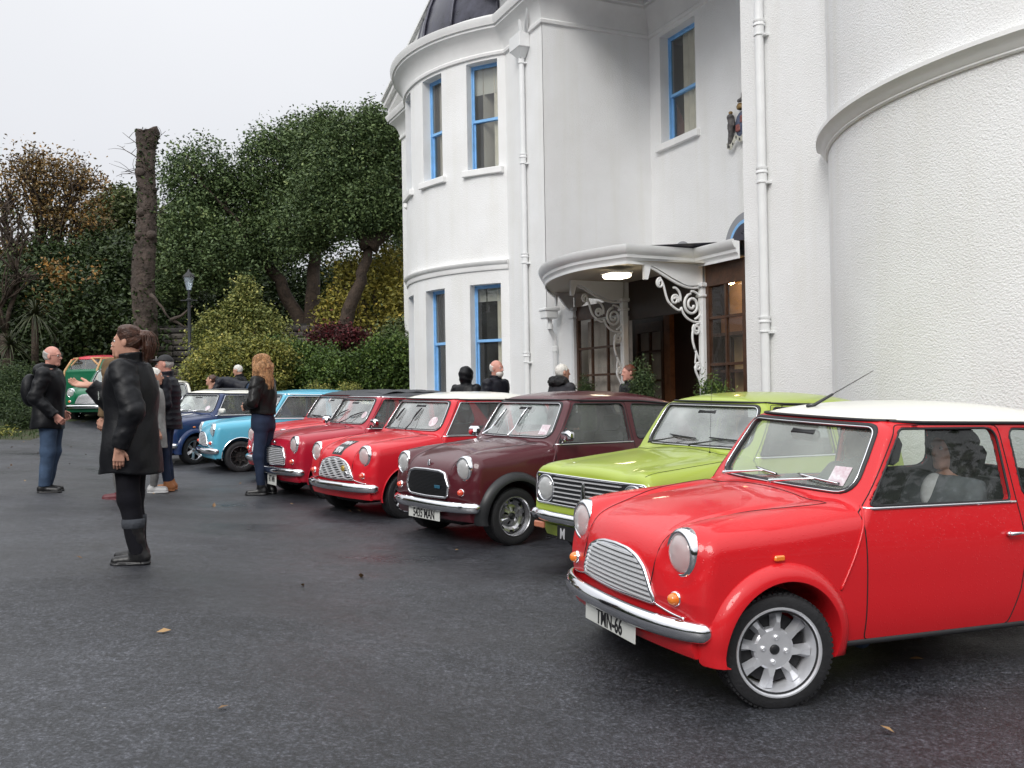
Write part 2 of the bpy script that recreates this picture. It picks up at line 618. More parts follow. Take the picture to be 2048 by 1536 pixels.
def asphalt():
    m, t, b = nodes('wet_asphalt')
    co = t.nodes.new('ShaderNodeTexCoord')
    def noise(sc, det=4, rough=.6, st=(1, 1, 1)):
        mp = t.nodes.new('ShaderNodeMapping')
        mp.inputs['Scale'].default_value = st
        n = t.nodes.new('ShaderNodeTexNoise')
        n.inputs['Scale'].default_value = sc
        n.inputs['Detail'].default_value = det
        n.inputs['Roughness'].default_value = rough
        t.links.new(co.outputs['Object'], mp.inputs[0]); t.links.new(mp.outputs[0], n.inputs['Vector'])
        return n.outputs['Fac']
    def ramp(src, pts):
        r_ = t.nodes.new('ShaderNodeValToRGB')
        for i, (p, c) in enumerate(pts):
            e_ = r_.color_ramp.elements[i] if i < 2 else r_.color_ramp.elements.new(p)
            e_.position = p
            e_.color = (*c, 1) if len(c) == 3 else c
        t.links.new(src, r_.inputs[0])
        return r_.outputs[0]
    def mixc(f, a, b_, bt='MIX'):
        q = t.nodes.new('ShaderNodeMix')
        q.data_type = 'RGBA'
        q.blend_type = bt
        if isinstance(f, float): q.inputs[0].default_value = f
        else: t.links.new(f, q.inputs[0])
        t.links.new(a, q.inputs[6]); t.links.new(b_, q.inputs[7])
        return q.outputs[2]
    wet = ramp(noise(.55, 6, .62, (1, 1.6, 1)), [(.36, (0, 0, 0)), (.66, (1, 1, 1))])      # damp patches and films of water
    fine = noise(58, 5, .8)
    mid = noise(17, 5, .7)
    stones = ramp(fine, [(.38, (.007, .0075, .009)), (.52, (.030, .032, .037)), (.66, (.125, .130, .143))])
    tone = ramp(mid, [(.34, (.45, .45, .46)), (.68, (1.5, 1.5, 1.53))])
    base = mixc(1.0, stones, tone, 'MULTIPLY')
    dry = ramp(noise(.8, 5, .6), [(.3, (.58, .58, .60)), (.7, (1.35, 1.35, 1.36))])
    base = mixc(1.0, base, dry, 'MULTIPLY')
    # scattered pale chippings
    v = t.nodes.new('ShaderNodeTexVoronoi')
    v.inputs['Scale'].default_value = 9
    t.links.new(co.outputs['Object'], v.inputs['Vector'])
    chip = ramp(v.outputs['Distance'], [(.035, (1, 1, 1)), (.05, (0, 0, 0))])
    sp_ = t.nodes.new('ShaderNodeSeparateColor'); t.links.new(v.outputs['Color'], sp_.inputs[0])
    gt = t.nodes.new('ShaderNodeMath'); gt.operation = 'GREATER_THAN'; gt.inputs[1].default_value = .80
    t.links.new(sp_.outputs[1], gt.inputs[0])
    mm = t.nodes.new('ShaderNodeMath'); mm.operation = 'MULTIPLY'
    t.links.new(chip, mm.inputs[0]); t.links.new(gt.outputs[0], mm.inputs[1])
    pale = t.nodes.new('ShaderNodeRGB'); pale.outputs[0].default_value = (.24, .23, .21, 1)
    base = mixc(mm.outputs[0], base, pale.outputs[0])
    # moss and oil
    moss = ramp(noise(1.7, 5, .6), [(.66, (0, 0, 0)), (.76, (.35, .35, .35))])
    mc = t.nodes.new('ShaderNodeRGB'); mc.outputs[0].default_value = (.022, .028, .016, 1)
    base = mixc(moss, base, mc.outputs[0])
    soak = ramp(noise(.45, 5, .6, (1, 1.6, 1)), [(.34, (.60, .61, .64)), (.64, (1.08, 1.08, 1.10))])
    base = mixc(1.0, base, soak, 'MULTIPLY')
    t.links.new(base, b.inputs['Base Color'])
    ro = t.nodes.new('ShaderNodeMapRange')
    ro.inputs['To Min'].default_value = .62
    ro.inputs['To Max'].default_value = .27
    t.links.new(wet, ro.inputs['Value'])
    t.links.new(ro.outputs[0], b.inputs['Roughness'])
    b.inputs['Specular IOR Level'].default_value = .62
    h = mixc(.35, fine, mid)
    hn = t.nodes.new('ShaderNodeMix'); hn.data_type = 'FLOAT'; hn.inputs[0].default_value = .35
    t.links.new(fine, hn.inputs[2]); t.links.new(mid, hn.inputs[3])
    bb = t.nodes.new('ShaderNodeBump')
    st = t.nodes.new('ShaderNodeMapRange')
    st.inputs['To Min'].default_value = 1.0
    st.inputs['To Max'].default_value = .45
    t.links.new(wet, st.inputs['Value']); t.links.new(st.outputs[0], bb.inputs['Strength'])
    bb.inputs['Distance'].default_value = .012
    t.links.new(hn.outputs[0], bb.inputs['Height'])
    big = t.nodes.new('ShaderNodeBump')
    big.inputs['Strength'].default_value = .10
    big.inputs['Distance'].default_value = .06
    t.links.new(noise(1.1, 3, .5, (1, 1.5, 1)), big.inputs['Height'])
    t.links.new(big.outputs[0], bb.inputs['Normal'])
    t.links.new(bb.outputs[0], b.inputs['Normal'])
    return m

xs = np.concatenate([np.arange(-60, -16, 2.0), np.arange(-16, 8, .25), np.arange(8, 41, 2.0)])
ys = np.concatenate([np.arange(-30, 0, 2.0), np.arange(0, 36, .25), np.arange(36, 41, 1.0)])
V, F = grid(xs, ys, lambda x, y: G(x, y) + .004 * np.sin(x * 1.1 + y * .7), lambda x, y: ~soil(x, y))
kind(obj('driveway', mesh('driveway', V, F, asphalt())), 'structure')
def lawn_z(x, y):
    z_ = G(x, y) - .025
    bank = 4.5 * sst((y - 30) / 18) * sst((4 - x) / 8) + .5 * sst((y - 21) / 5) * sst((-9 - x) / 6)
    return z_ + bank + 3.0 * sst((y - 60) / 80)
lawn_m = pbr('lawn', (.030, .050, .012), .9, var=.45, vscale=3, bump=.8, bscale=30, bdist=.05, c2=(.045, .035, .016))
xs = np.concatenate([np.arange(-400, -40, 20.0), np.arange(-40, 12, .4), np.arange(12, 400, 20.0)])
ys = np.concatenate([np.arange(-200, -20, 20.0), np.arange(-20, 50, .5), np.arange(50, 420, 12.0)])
V, F = grid(xs, ys, lawn_z)
kind(obj('ground', mesh('ground', V, F, lawn_m)), 'structure')

# ------------------------------------------------------------------ the white house
TH = R(24)
E1 = Vector((math.cos(TH), math.sin(TH), 0))       # into the house
E2 = Vector((-math.sin(TH), math.cos(TH), 0))      # along its front, away from the camera
K1 = Vector((.666, 17.752, 0))
HM = Matrix(((E1.x, E2.x, 0, K1.x), (E1.y, E2.y, 0, K1.y), (0, 0, 1, 0), (0, 0, 0, 1)))
house = empty('white_house', mat=HM)
tag(house, 'large white rough-rendered house with round bays and blue sash windows', 'house')

def render_mat():
    m, t, b = nodes('white_roughcast')
    co = t.nodes.new('ShaderNodeTexCoord')
    n = t.nodes.new('ShaderNodeTexNoise'); n.inputs['Scale'].default_value = 1.2; n.inputs['Detail'].default_value = 6
    t.links.new(co.outputs['Object'], n.inputs['Vector'])
    r_ = t.nodes.new('ShaderNodeValToRGB')
    r_.color_ramp.elements[0].position = .3; r_.color_ramp.elements[0].color = (.80, .80, .79, 1)
    r_.color_ramp.elements[1].position = .7; r_.color_ramp.elements[1].color = (.86, .865, .865, 1)
    t.links.new(n.outputs['Fac'], r_.inputs[0])
    mp2 = t.nodes.new('ShaderNodeMapping'); mp2.inputs['Scale'].default_value = (2.6, 2.6, .16)      # rain streaks
    t.links.new(co.outputs['Object'], mp2.inputs[0])
    ns = t.nodes.new('ShaderNodeTexNoise'); ns.inputs['Scale'].default_value = 1.4; ns.inputs['Detail'].default_value = 6
    t.links.new(mp2.outputs[0], ns.inputs['Vector'])
    rs_ = t.nodes.new('ShaderNodeValToRGB')
    rs_.color_ramp.elements[0].position = .28; rs_.color_ramp.elements[0].color = (.962, .958, .935, 1)
    rs_.color_ramp.elements[1].position = .50; rs_.color_ramp.elements[1].color = (1, 1, 1, 1)
    t.links.new(ns.outputs['Fac'], rs_.inputs[0])
    mq = t.nodes.new('ShaderNodeMix'); mq.data_type = 'RGBA'; mq.blend_type = 'MULTIPLY'; mq.inputs[0].default_value = 1.0
    t.links.new(r_.outputs[0], mq.inputs[6]); t.links.new(rs_.outputs[0], mq.inputs[7])
    t.links.new(mq.outputs[2], b.inputs['Base Color'])
    b.inputs['Roughness'].default_value = .75
    b.inputs['Specular IOR Level'].default_value = .3
    mp = t.nodes.new('ShaderNodeMapping'); mp.inputs['Scale'].default_value = (1, 1, 1.25)
    t.links.new(co.outputs['Object'], mp.inputs[0])
    n2 = t.nodes.new('ShaderNodeTexNoise'); n2.inputs['Scale'].default_value = 46; n2.inputs['Detail'].default_value = 3; n2.inputs['Roughness'].default_value = .55
    n3 = t.nodes.new('ShaderNodeTexVoronoi'); n3.inputs['Scale'].default_value = 62; n3.feature = 'SMOOTH_F1'
    t.links.new(mp.outputs[0], n2.inputs['Vector']); t.links.new(mp.outputs[0], n3.inputs['Vector'])
    a = t.nodes.new('ShaderNodeMath'); a.operation = 'MULTIPLY_ADD'; a.inputs[1].default_value = -.5
    t.links.new(n3.outputs['Distance'], a.inputs[0]); t.links.new(n2.outputs['Fac'], a.inputs[2])
    bb = t.nodes.new('ShaderNodeBump'); bb.inputs['Strength'].default_value = .6; bb.inputs['Distance'].default_value = .013
    t.links.new(a.outputs[0], bb.inputs['Height'])
    t.links.new(bb.outputs[0], b.inputs['Normal'])
    return m
M['render'] = render_mat()
M['trim'] = pbr('white_masonry_paint', (.83, .83, .82), .55, var=.05, vscale=2, bump=.12, bscale=30)
M['reveal'] = pbr('shaded_reveal_grey', (.30, .31, .33), .7)  # grey stands in for the shade of the arched reveals
M['blue'] = pbr('blue_sash_paint', (.24, .50, .84), .4, var=.1, vscale=6)
M['lead'] = pbr('lead_sheet', (.055, .055, .075), .35, .3, var=.35, vscale=5, bump=.2, bscale=10, rvar=.1)
M['wood'] = pbr('brown_stained_timber', (.062, .026, .012), .4, var=.35, vscale=12, bump=.2, bscale=40)
M['wood_dark'] = pbr('dark_timber', (.020, .010, .006), .45, var=.3, vscale=12)
M['glass_house'] = glass('window_pane', (.82, .83, .80), .06, (.4, .42, .42), 1.1, .01, 2)
M['blind'] = pbr('roller_blind', (.62, .62, .58), .9)
M['curtain'] = pbr('curtain_cloth', (.80, .76, .66), .9, var=.08, vscale=5)
M['curtain_red'] = pbr('brown_curtain', (.14, .06, .05), .9)
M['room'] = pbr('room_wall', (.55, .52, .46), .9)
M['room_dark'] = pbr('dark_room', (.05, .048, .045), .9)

ZT = 8.34       # top of the walls, underside of the cornice
BAYS = ((2.63, 4.35), (2.63, -10.23))     # centres of the two round bays (into, along)
RB = 3.73
RBS = (3.73, 3.83)

def wall_panel(mb, P0, P1, z0, z1, holes=(), t=.0):
    """flat wall between two plan points, with rectangular openings (u0, u1, z0, z1, arch)"""
    P0 = Vector((*P0, 0)); P1 = Vector((*P1, 0)); d = P1 - P0; ln_ = d.length; d.normalize()
    us = sorted({0.0, ln_} | {h[0] for h in holes} | {h[1] for h in holes})
    for a, b_ in zip(us[:-1], us[1:]):
        hs = sorted([h for h in holes if h[0] <= a + 1e-6 and h[1] >= b_ - 1e-6], key=lambda h: h[2])
        zc = z0
        for h in hs + [(0, 0, z1, z1)]:
            if h[2] > zc + 1e-6:
                q = [P0 + d * a, P0 + d * b_, P0 + d * b_, P0 + d * a]
                mb.add([q[0] + Vector((0, 0, zc)), q[1] + Vector((0, 0, zc)), q[2] + Vector((0, 0, h[2])), q[3] + Vector((0, 0, h[2]))], [(0, 1, 2, 3)])
            zc = max(zc, h[3])

def sash_window(par, Mx, w, z0, z1, zm, blind=0.0, curtain='pale', depth=.20, dark=False, lower_fix=False):
    """Mx: opening's centre line at z = 0, x outwards, y along the wall"""
    o = empty('window'); o.parent = par; o.matrix_local = Mx
    h = z1 - z0
    mb = MB()            # plastered reveals
    for sy in (-1, 1):
        mb.add([(0.004, sy * w / 2, z0), (-depth - .12, sy * w / 2, z0), (-depth - .12, sy * w / 2, z1), (0.004, sy * w / 2, z1)], [(0, 1, 2, 3)])
    mb.add([(0.004, -w / 2, z1), (-depth - .12, -w / 2, z1), (-depth - .12, w / 2, z1), (0.004, w / 2, z1)], [(0, 1, 2, 3)])
    mb.obj('reveal', M['trim'], o)
    mb = MB(); mb.rbox(-depth, .085, -w / 2 - .11, w / 2 + .11, z0 - .135, z0, .012)
    mb.obj('sill', M['trim'], o, True, 30)
    mb = MB()
    fw = .022
    for sy in (-1, 1):
        mb.box(-depth - .06, -depth + .01, sy * (w / 2) - (fw if sy > 0 else 0), sy * (w / 2) + (0 if sy > 0 else fw), z0, z1)
    mb.box(-depth - .06, -depth + .01, -w / 2 + fw, w / 2 - fw, z1 - fw, z1)
    mb.obj('frame', M['blue'], o)
    for nm, za, zb, x in (('upper_sash', zm - .02, z1 - fw, -depth - .012), ('lower_sash', z0, zm + .025, -depth - .05)):
        sw = .034
        mb = MB()
        a, b_ = -w / 2 + fw, w / 2 - fw
        mb.box(x - .035, x, a, a + sw, za, zb); mb.box(x - .035, x, b_ - sw, b_, za, zb)
        mb.box(x - .035, x, a + sw, b_ - sw, zb - (.045 if nm == 'upper_sash' else .05), zb)
        mb.box(x - .035, x, a + sw, b_ - sw, za, za + (.055 if nm == 'upper_sash' else .085))
        s_ = mb.obj(nm, M['blue'], o)
        mb = MB(); mb.add([(x - .018, a + sw, za + .04), (x - .018, b_ - sw, za + .04), (x - .018, b_ - sw, zb - .04), (x - .018, a + sw, zb - .04)], [(0, 1, 2, 3)])
        mb.obj('pane', M['glass_house'], s_)
    x = -depth - .13
    if blind:
        mb = MB(); mb.box(x, x + .008, -w / 2, w / 2, z1 - h * blind, z1)
        mb.obj('blind', M['blind'], o)
    # curtain folds
    V = []; F = []
    wd = w * (.42 if curtain != 'full' else .75)
    n = 26
    for k in range(n):
        y = w / 2 + .05 - wd * k / (n - 1) if curtain != 'right' else -w / 2 - .05 + wd * k / (n - 1)
        x_ = x - .0 + .022 * math.sin(k * 1.35) + .01 * math.sin(k * 3.1)
        V += [(x_, y, z0 - .05), (x_, y, z1)]
        if k: F.append((2 * k - 2, 2 * k, 2 * k + 1, 2 * k - 1))
    MB().add(V, F).obj('curtain', M['curtain'], o, True)
    if curtain == 'full':
        mb = MB(); mb.add([(x - .02, -w / 2, z0), (x - .02, -w / 2 + w * .42, z0), (x - .03, -w / 2, z0 + h * .42)], [(0, 1, 2)])
        mb.obj('red_curtain', M['curtain_red'], o)
    # the dim room behind
    mb = MB(); mb.box(-depth - 2.2, -depth - .30, -w / 2 - .8, w / 2 + .8, z0 - .9, z1 + .25)
    mb.F = [f[::-1] for f in mb.F if f != (1, 2, 6, 5)]
    mb.F = [f for f in mb.F if set(f) != {1, 2, 5, 6}]
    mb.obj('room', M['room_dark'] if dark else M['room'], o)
    return o

# flat walls
OB = 2.336
Zb = -.4
_walls = []
def wp(*a, **k):
    m_ = MB(); wall_panel(m_, *a, **k); _walls.append(m_.obj('wall', M['render'], house))
wp((0, 0), (0, 1.75), Zb, ZT + .8)                                  # strip beside the far bay
wp((0, 0), (0, -1.12), Zb, 2.86)                                    # pier under the canopy
wp((0, 6.95), (0, 8.72), Zb, ZT + .8)
wp((0, 8.72), (6, 8.72), Zb, ZT + .8)
wp((OB, -.02), (0, -.02), Zb, ZT + .8)                              # return into the recess
wp((0, -5.88), (OB, -5.88), Zb, ZT + .8)
wp((0, -5.88), (0, -7.60), Zb, ZT + .8)                             # strip before the near bay
wp((0, -12.86), (0, -14.8), Zb, ZT + .8)
wb_s = -1.00
wp((OB, 0), (OB, -5.88), 2.6, ZT + .8, holes=[(.40, 1.56, 6.11, 8.20), (4.32, 5.48, 6.11, 8.20), (.66, 1.39, 3.1, 3.79), (2.34, 3.54, 3.1, 3.75), (4.49, 5.22, 3.1, 3.79)])
# round bays with their openings
WIN_A = [-164.5, -141.9, -119.3]      # bearings of the bay's windows, degrees (world)
hwA = 5.72                            # half width of an opening, degrees
def bay(ci, angs, zwin):
    o_, s_ = BAYS[ci]
    RB = RBS[ci]
    cw = K1 + E1 * o_ + E2 * s_
    mb = MB()
    cuts = []
    for a in angs:
        cuts += [a - hwA, a + hwA]
    a0, a1 = -262, -62
    th = sorted(set([round(a0 + 2.0 * k, 3) for k in range(int((a1 - a0) / 2) + 1)] + cuts))
    levels = [Zb, *sum([[z0, z1] for z0, z1 in zwin], []), ZT + .8]
    def P(t, z):
        w_ = Vector((cw.x + RB * math.cos(R(t)), cw.y + RB * math.sin(R(t)), z))
        d = w_ - K1
        return (d.dot(E1), d.dot(E2), z)
    for t0, t1 in zip(th[:-1], th[1:]):
        if t1 - t0 < 1e-4: continue
        inw = any(t0 >= a - hwA - 1e-3 and t1 <= a + hwA + 1e-3 for a in angs)
        for k in range(len(levels) - 1):
            if inw and k % 2 == 1:
                continue
            mb.add([P(t0, levels[k]), P(t1, levels[k]), P(t1, levels[k + 1]), P(t0, levels[k + 1])], [(0, 1, 2, 3)])
    me = mb.me('bay_wall', M['render'], True)
    obj('bay_wall', me, house)
    return cw, P
WZ = [(1.28, 3.63), (6.00, 8.22)]
for ci, angs in ((0, WIN_A + [-187.2]), (1, [-210.0, -232.0])):
    cw, P = bay(ci, angs if ci == 0 else [], WZ)
    inv = HM.inverted()
    if ci == 0:
        for a in angs:
            for fl_, (z0, z1) in enumerate(WZ):
                w = 2 * RB * math.sin(R(hwA))
                p = Vector((cw.x + RB * math.cos(R(hwA)) * math.cos(R(a)), cw.y + RB * math.cos(R(hwA)) * math.sin(R(a)), 0))
                Mw = Matrix.Translation(p) @ Matrix.Rotation(R(a), 4, 'Z')
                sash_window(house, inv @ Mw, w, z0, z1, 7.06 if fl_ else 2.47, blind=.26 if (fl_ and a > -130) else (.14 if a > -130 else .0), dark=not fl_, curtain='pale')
# window over the porch (two, the nearer one hidden by the near wall)
for sc_ in (-.98, -4.90):
    Ml = Matrix.Translation((OB, sc_, 0)) @ Matrix.Rotation(math.pi, 4, 'Z')
    sash_window(house, Ml, 1.16, 6.11, 8.20, 7.06, curtain='full')
# mouldings: cornice, string course
def cornice_path(cw_pts):
    return cw_pts
def arc_pts(ci, RR, a0, a1, n=48):
    o_, s_ = BAYS[ci]
    cw = K1 + E1 * o_ + E2 * s_
    out = []
    for t in np.linspace(a0, a1, n):
        w_ = Vector((cw.x + RR * math.cos(R(t)), cw.y + RR * math.sin(R(t)), 0)) - K1
        out.append(Vector((w_.dot(E1), w_.dot(E2), 0)))
    return out
def mitre_path(P, zc):
    """plan polyline (wall line, outside on the left of travel) -> frames for MB.extr with mitred outward vectors"""
    out = []
    n = len(P)
    for i in range(n):
        p = P[i]
        d0 = (p - P[i - 1]).normalized() if i else (P[1] - p).normalized()
        d1 = (P[i + 1] - p).normalized() if i < n - 1 else d0
        n0 = Vector((-d0.y, d0.x, 0)); n1 = Vector((-d1.y, d1.x, 0))
        m_ = (n0 + n1)
        m_ = m_ / max(.35, m_.length_squared / 2)
        out.append((p + Vector((0, 0, zc)), m_, Vector((0, 0, 1))))
    return out
def junction(ci):
    # angle at which the bay meets the strip plane (o = 0) on the porch side
    o_, s_ = BAYS[ci]
    ds = math.sqrt(RB ** 2 - o_ ** 2)
    return ds
dsj = junction(0)
dsn = math.sqrt(RBS[1] ** 2 - 2.63 ** 2)
def local_ang(p, ci):
    o_, s_ = BAYS[ci]
    w_ = K1 + E1 * p[0] + E2 * p[1] - (K1 + E1 * o_ + E2 * s_)
    a = math.degrees(math.atan2(w_.y, w_.x))
    return a if a < 0 else a - 360
aN0 = local_ang((0, 4.35 - dsj), 0); aF0 = local_ang((0, 4.35 + dsj), 0)
aF1 = local_ang((0, -10.23 + dsn), 1); aN1 = local_ang((0, -10.23 - dsn), 1)
far_arc = arc_pts(0, RB, aF0, aN0)
near_arc = arc_pts(1, RBS[1], aF1, aN1)
V3 = lambda a, b: Vector((a, b, 0))
line = [V3(4, 8.72), V3(0, 8.72)] + far_arc + [V3(0, -.02), V3(OB, -.02), V3(OB, -5.88), V3(0, -5.88)] + near_arc + [V3(0, -14.8)]
# the travel direction runs from far to near, the outside is on its right: use negative offsets
def prof(pts):
    return [(-a, b) for a, b in pts]
cor = prof([(0, -.06), (.045, -.05), (.055, .0), (.030, .03), (.045, .10), (.085, .22), (.150, .33), (.235, .40), (.260, .42), (.262, .47), (.300, .475), (.318, .53), (.345, .60), (.345, .62), (0, .66)])
MB().extr(mitre_path(line, ZT), cor).obj('cornice', M['trim'], house, True, 40)
band = prof([(0, -.10), (.030, -.095), (.040, -.06), (.040, .0), (.070, .02), (.095, .07), (.095, .085), (0, .10)])
MB().extr(mitre_path(far_arc, 4.0), band).obj('string_course', M['trim'], house, True, 40)
band2 = prof([(0, -.065), (.022, -.065), (.034, -.052), (.034, -.038), (.046, -.028), (.062, .005), (.090, .040), (.120, .058), (.128, .062), (.128, .100), (.09, .112), (0, .125)])
MB().extr(mitre_path(near_arc, 4.03), band2).obj('string_course', M['trim'], house, True, 40)
# pediment over the far pavilion
mb = MB()
pz, px_ = 9.0, 4.35
for s0, s1, z0, z1 in ((8.95, 4.35, 9.02, 10.35), (4.35, -.25, 10.35, 9.02)):
    for (o0, o1, dz0, dz1) in ((-.30, .2, 0, .16), (-.42, .2, .16, .30), (-.50, .2, .30, .36)):
        mb.add([(o0, s0, z0 + dz0), (o0, s1, z1 + dz0), (o0, s1, z1 + dz1), (o0, s0, z0 + dz1), (o1, s0, z0 + dz0), (o1, s1, z1 + dz0), (o1, s1, z1 + dz1), (o1, s0, z0 + dz1)],
               [(0, 3, 2, 1), (4, 5, 6, 7), (0, 1, 5, 4), (3, 7, 6, 2), (0, 4, 7, 3), (1, 2, 6, 5)])
mb.obj('pediment_moulding', M['trim'], house)
mb = MB(); mb.add([(.05, 8.72, 8.9), (.05, 0, 8.9), (.05, 4.35, 10.4)], [(0, 1, 2)])
mb.obj('pediment', M['render'], house)
mb = MB()
mb.add([(-.45, 8.95, 9.39), (-.45, 4.35, 10.72), (9, 4.35, 10.72), (9, 8.95, 9.39), (-.45, -.25, 9.39), (9, -.25, 9.39)], [(0, 1, 2, 3), (1, 4, 5, 2)])
mb.obj('roof', M['lead'], house)
mb = MB(); mb.box(.1, 9, -14.8, -.3, 8.9, 9.1); mb.box(OB + .1, 9, -5.9, 0, 8.9, 9.1)
mb.obj('flat_roof', M['lead'], house)
# lead cap of the bay, ribbed
cb = BAYS[0]
mb = MB(); V = []; F = []
na, nr = 60, 14
def cap_pt(t, k):
    u = k / (nr - 1)
    rr = 3.46 * math.cos(u * math.pi / 2 * .985) ** .82
    zz = 8.99 + 3.1 * math.sin(u * math.pi / 2)
    return rr, zz
for j in range(na + 1):
    t = -200 + 160 * j / na + 24 - 24
    for k in range(nr):
        rr, zz = cap_pt(t, k)
        a = R(math.degrees(math.pi) + (j / na - .5) * 186)
        V.append((cb[0] + rr * math.cos(a), cb[1] + rr * math.sin(a), zz))
for j in range(na):
    for k in range(nr - 1):
        F.append((j * nr + k, (j + 1) * nr + k, (j + 1) * nr + k + 1, j * nr + k + 1))
cap_ = MB().add(V, F).obj('bay_roof', M['lead'], house, True)
for j in range(-4, 5):
    a = math.pi + j * R(20.5)
    pts = [(cb[0] + (cap_pt(0, k)[0] + .03) * math.cos(a), cb[1] + (cap_pt(0, k)[0] + .03) * math.sin(a), cap_pt(0, k)[1] + .01) for k in range(nr)]
    MB().tube(pts, .038, 6).obj('lead_roll', M['lead'], cap_, True)
# blind walls behind, so that the house is a body
mb = MB(); mb.box(OB + 6, OB + 6.1, -14.8, 8.72, Zb, 9.0); mb.box(0, OB + 6, -14.8, -14.75, Zb, 9.0)
mb.obj('rear_wall', M['render'], house)
# arched fanlights over the canopy
for s0, rr, zt, zsp in ((-1.025, .365, 4.155, 3.79), (-2.94, .60, 4.37, 3.77), (-4.855, .365, 4.155, 3.79)):
    f = empty('arched_window'); f.parent = house; f.matrix_local = Matrix.Translation((OB, s0, zsp)) @ Matrix.Rotation(math.pi, 4, 'Z')
    for r0, x0, x1, mt, nm in ((rr, .002, .012, M['reveal'], 'hood'), (rr * .80, -.02, .014, M['blue'], 'frame'), (rr * .70, .0, .016, M['glass_dark'] if 'glass_dark' in M else M['lead'], 'pane')):  # outer ring carries the reveal's shade as flat grey
        mb = MB(); n = 20
        pts = [(r0 * math.cos(math.pi * k / n), (zt - zsp) / rr * r0 * math.sin(math.pi * k / n)) for k in range(n + 1)]
        V = [(x1, y, z) for y, z in pts] + [(x1, 0, -.35), (x1, r0, -.35), (x1, -r0, -.35)]
        mb.add(V, [(n + 1, k, k + 1) for k in range(n)] + [(n + 1, n + 2, 0), (n + 1, n, n + 3)])
        mb.obj(nm, mt, f)

# ---- rainwater pipes
def pipe(name, s_, z0, z1, joints, label, o=-.075, r_=.055):
    p = empty('rainwater_pipe'); p.matrix_world = HM @ Matrix.Translation((o, s_, 0))
    tag(p, label, 'drainpipe', 'rainwater pipes down the house front')
    mb = MB(); mb.tube([(0, 0, z0), (0, 0, z1)], r_, 14)
    mb.obj('pipe', M['white_paint'], p, True, 50)
    for zj in joints:
        mb = MB(); mb.lathe([(r_, -.10), (r_ + .014, -.098), (r_ + .014, -.078), (r_ + .006, -.07), (r_ + .006, .02), (r_ + .020, .025), (r_ + .020, .045), (r_ + .008, .06), (r_ + .018, .075), (r_ + .018, .10), (r_, .105)], 16, 'Z', Matrix.Translation((0, 0, zj)))
        c_ = mb.obj('pipe_collar', M['white_paint'], p, True, 40)
        mb = MB(); mb.box(.0, .08, -.10, .10, zj - .115, zj - .09); mb.obj('bracket', M['white_paint'], c_)
    return p
pa = pipe('far', .76, -.2, 8.02, (7.86, 5.91, 3.98, 2.06), 'white rainwater pipe with a square hopper between the round bay and the porch recess')
mb = MB()
mb.rbox(-.15, .075, -.24, .24, .02, .30, .01, Matrix.Translation((0, 0, 8.0)))
mb.add([(-.14, -.2, 8.02), (-.14, .2, 8.02), (.075, .2, 8.02), (.075, -.2, 8.02), (-.055, -.06, 7.86), (-.055, .06, 7.86), (.055, .06, 7.86), (.055, -.06, 7.86)],
       [(0, 1, 5, 4), (1, 2, 6, 5), (2, 3, 7, 6), (3, 0, 4, 7)])
mb.obj('hopper', M['white_paint'], pa)
MB().tube([(0, 0, 8.25), (-.0, 0, 8.9)], .05, 12).obj('outlet_pipe', M['white_paint'], pa, True)
MB().tube([(0.02, -.16, 8.22), (-.05, -.45, 8.7), (-.08, -.55, 8.9)], .04, 12).obj('outlet_pipe', M['white_paint'], pa, True)
pipe('near', -6.345, -.2, 8.5, (5.91, 4.055, 2.18), 'white rainwater pipe down the wall just right of the porch')

# ---- porch and canopy
porch = empty('entrance_canopy', mat=HM.copy())
tag(porch, 'white curved entrance canopy on slim columns with scrolled iron brackets', 'canopy')
bow = []
bs_ = Spl([.45, .8, 1.3, 2.0, 2.81, 3.5, 4.09, 4.5, 4.83, 4.98], [.02, .24, .56, .98, 1.33, 1.48, 1.50, 1.42, 1.30, 1.24])
for u in np.linspace(.45, 4.98, 30):
    bow.append(V3(-float(bs_(u)), -u))
gut = bow + [V3(-.08, -4.88), V3(-.08, -5.88)]
gp = prof([(0, -.05), (.02, -.05), (.03, -.02), (.05, .0), (.055, .04), (.09, .07), (.12, .13), (.12, .165), (.09, .165), (.09, .15), (0, .14)])
MB().extr(mitre_path(gut, 3.16), gp).obj('gutter', M['white_paint'], porch, True, 35)
fas = prof([(0, -.055), (.02, -.055), (.02, -.02), (0, -.02)])
MB().extr(mitre_path(gut, 3.13), fas).obj('fascia', M['white_paint'], porch)
# roof sheet: from the gutter up to the recess wall
V = []; F = []
back_ = []
m = len(gut)
for i, p in enumerate(gut):
    t = i / (m - 1)
    q = V3(OB, -.30 - 5.58 * t)
    V += [(p.x, p.y, 3.31), (p.x * .55 + q.x * .45, p.y * .55 + q.y * .45, 3.42), (q.x, q.y, 3.50)]
    V += [(p.x, p.y, 3.12), (p.x * .3 + q.x * .7, p.y * .3 + q.y * .7, 3.10)]
for i in range(m - 1):
    for k in (0, 1):
        F.append((i * 5 + k, i * 5 + k + 1, (i + 1) * 5 + k + 1, (i + 1) * 5 + k))
MB().add(V, F).obj('roof', M['lead'], porch, True, 40)
F2 = [(i * 5 + 3, (i + 1) * 5 + 3, (i + 1) * 5 + 4, i * 5 + 4) for i in range(m - 1)]
MB().add(V, F2).obj('soffit', pbr('cream_soffit', (.55, .50, .40), .6), porch, True)
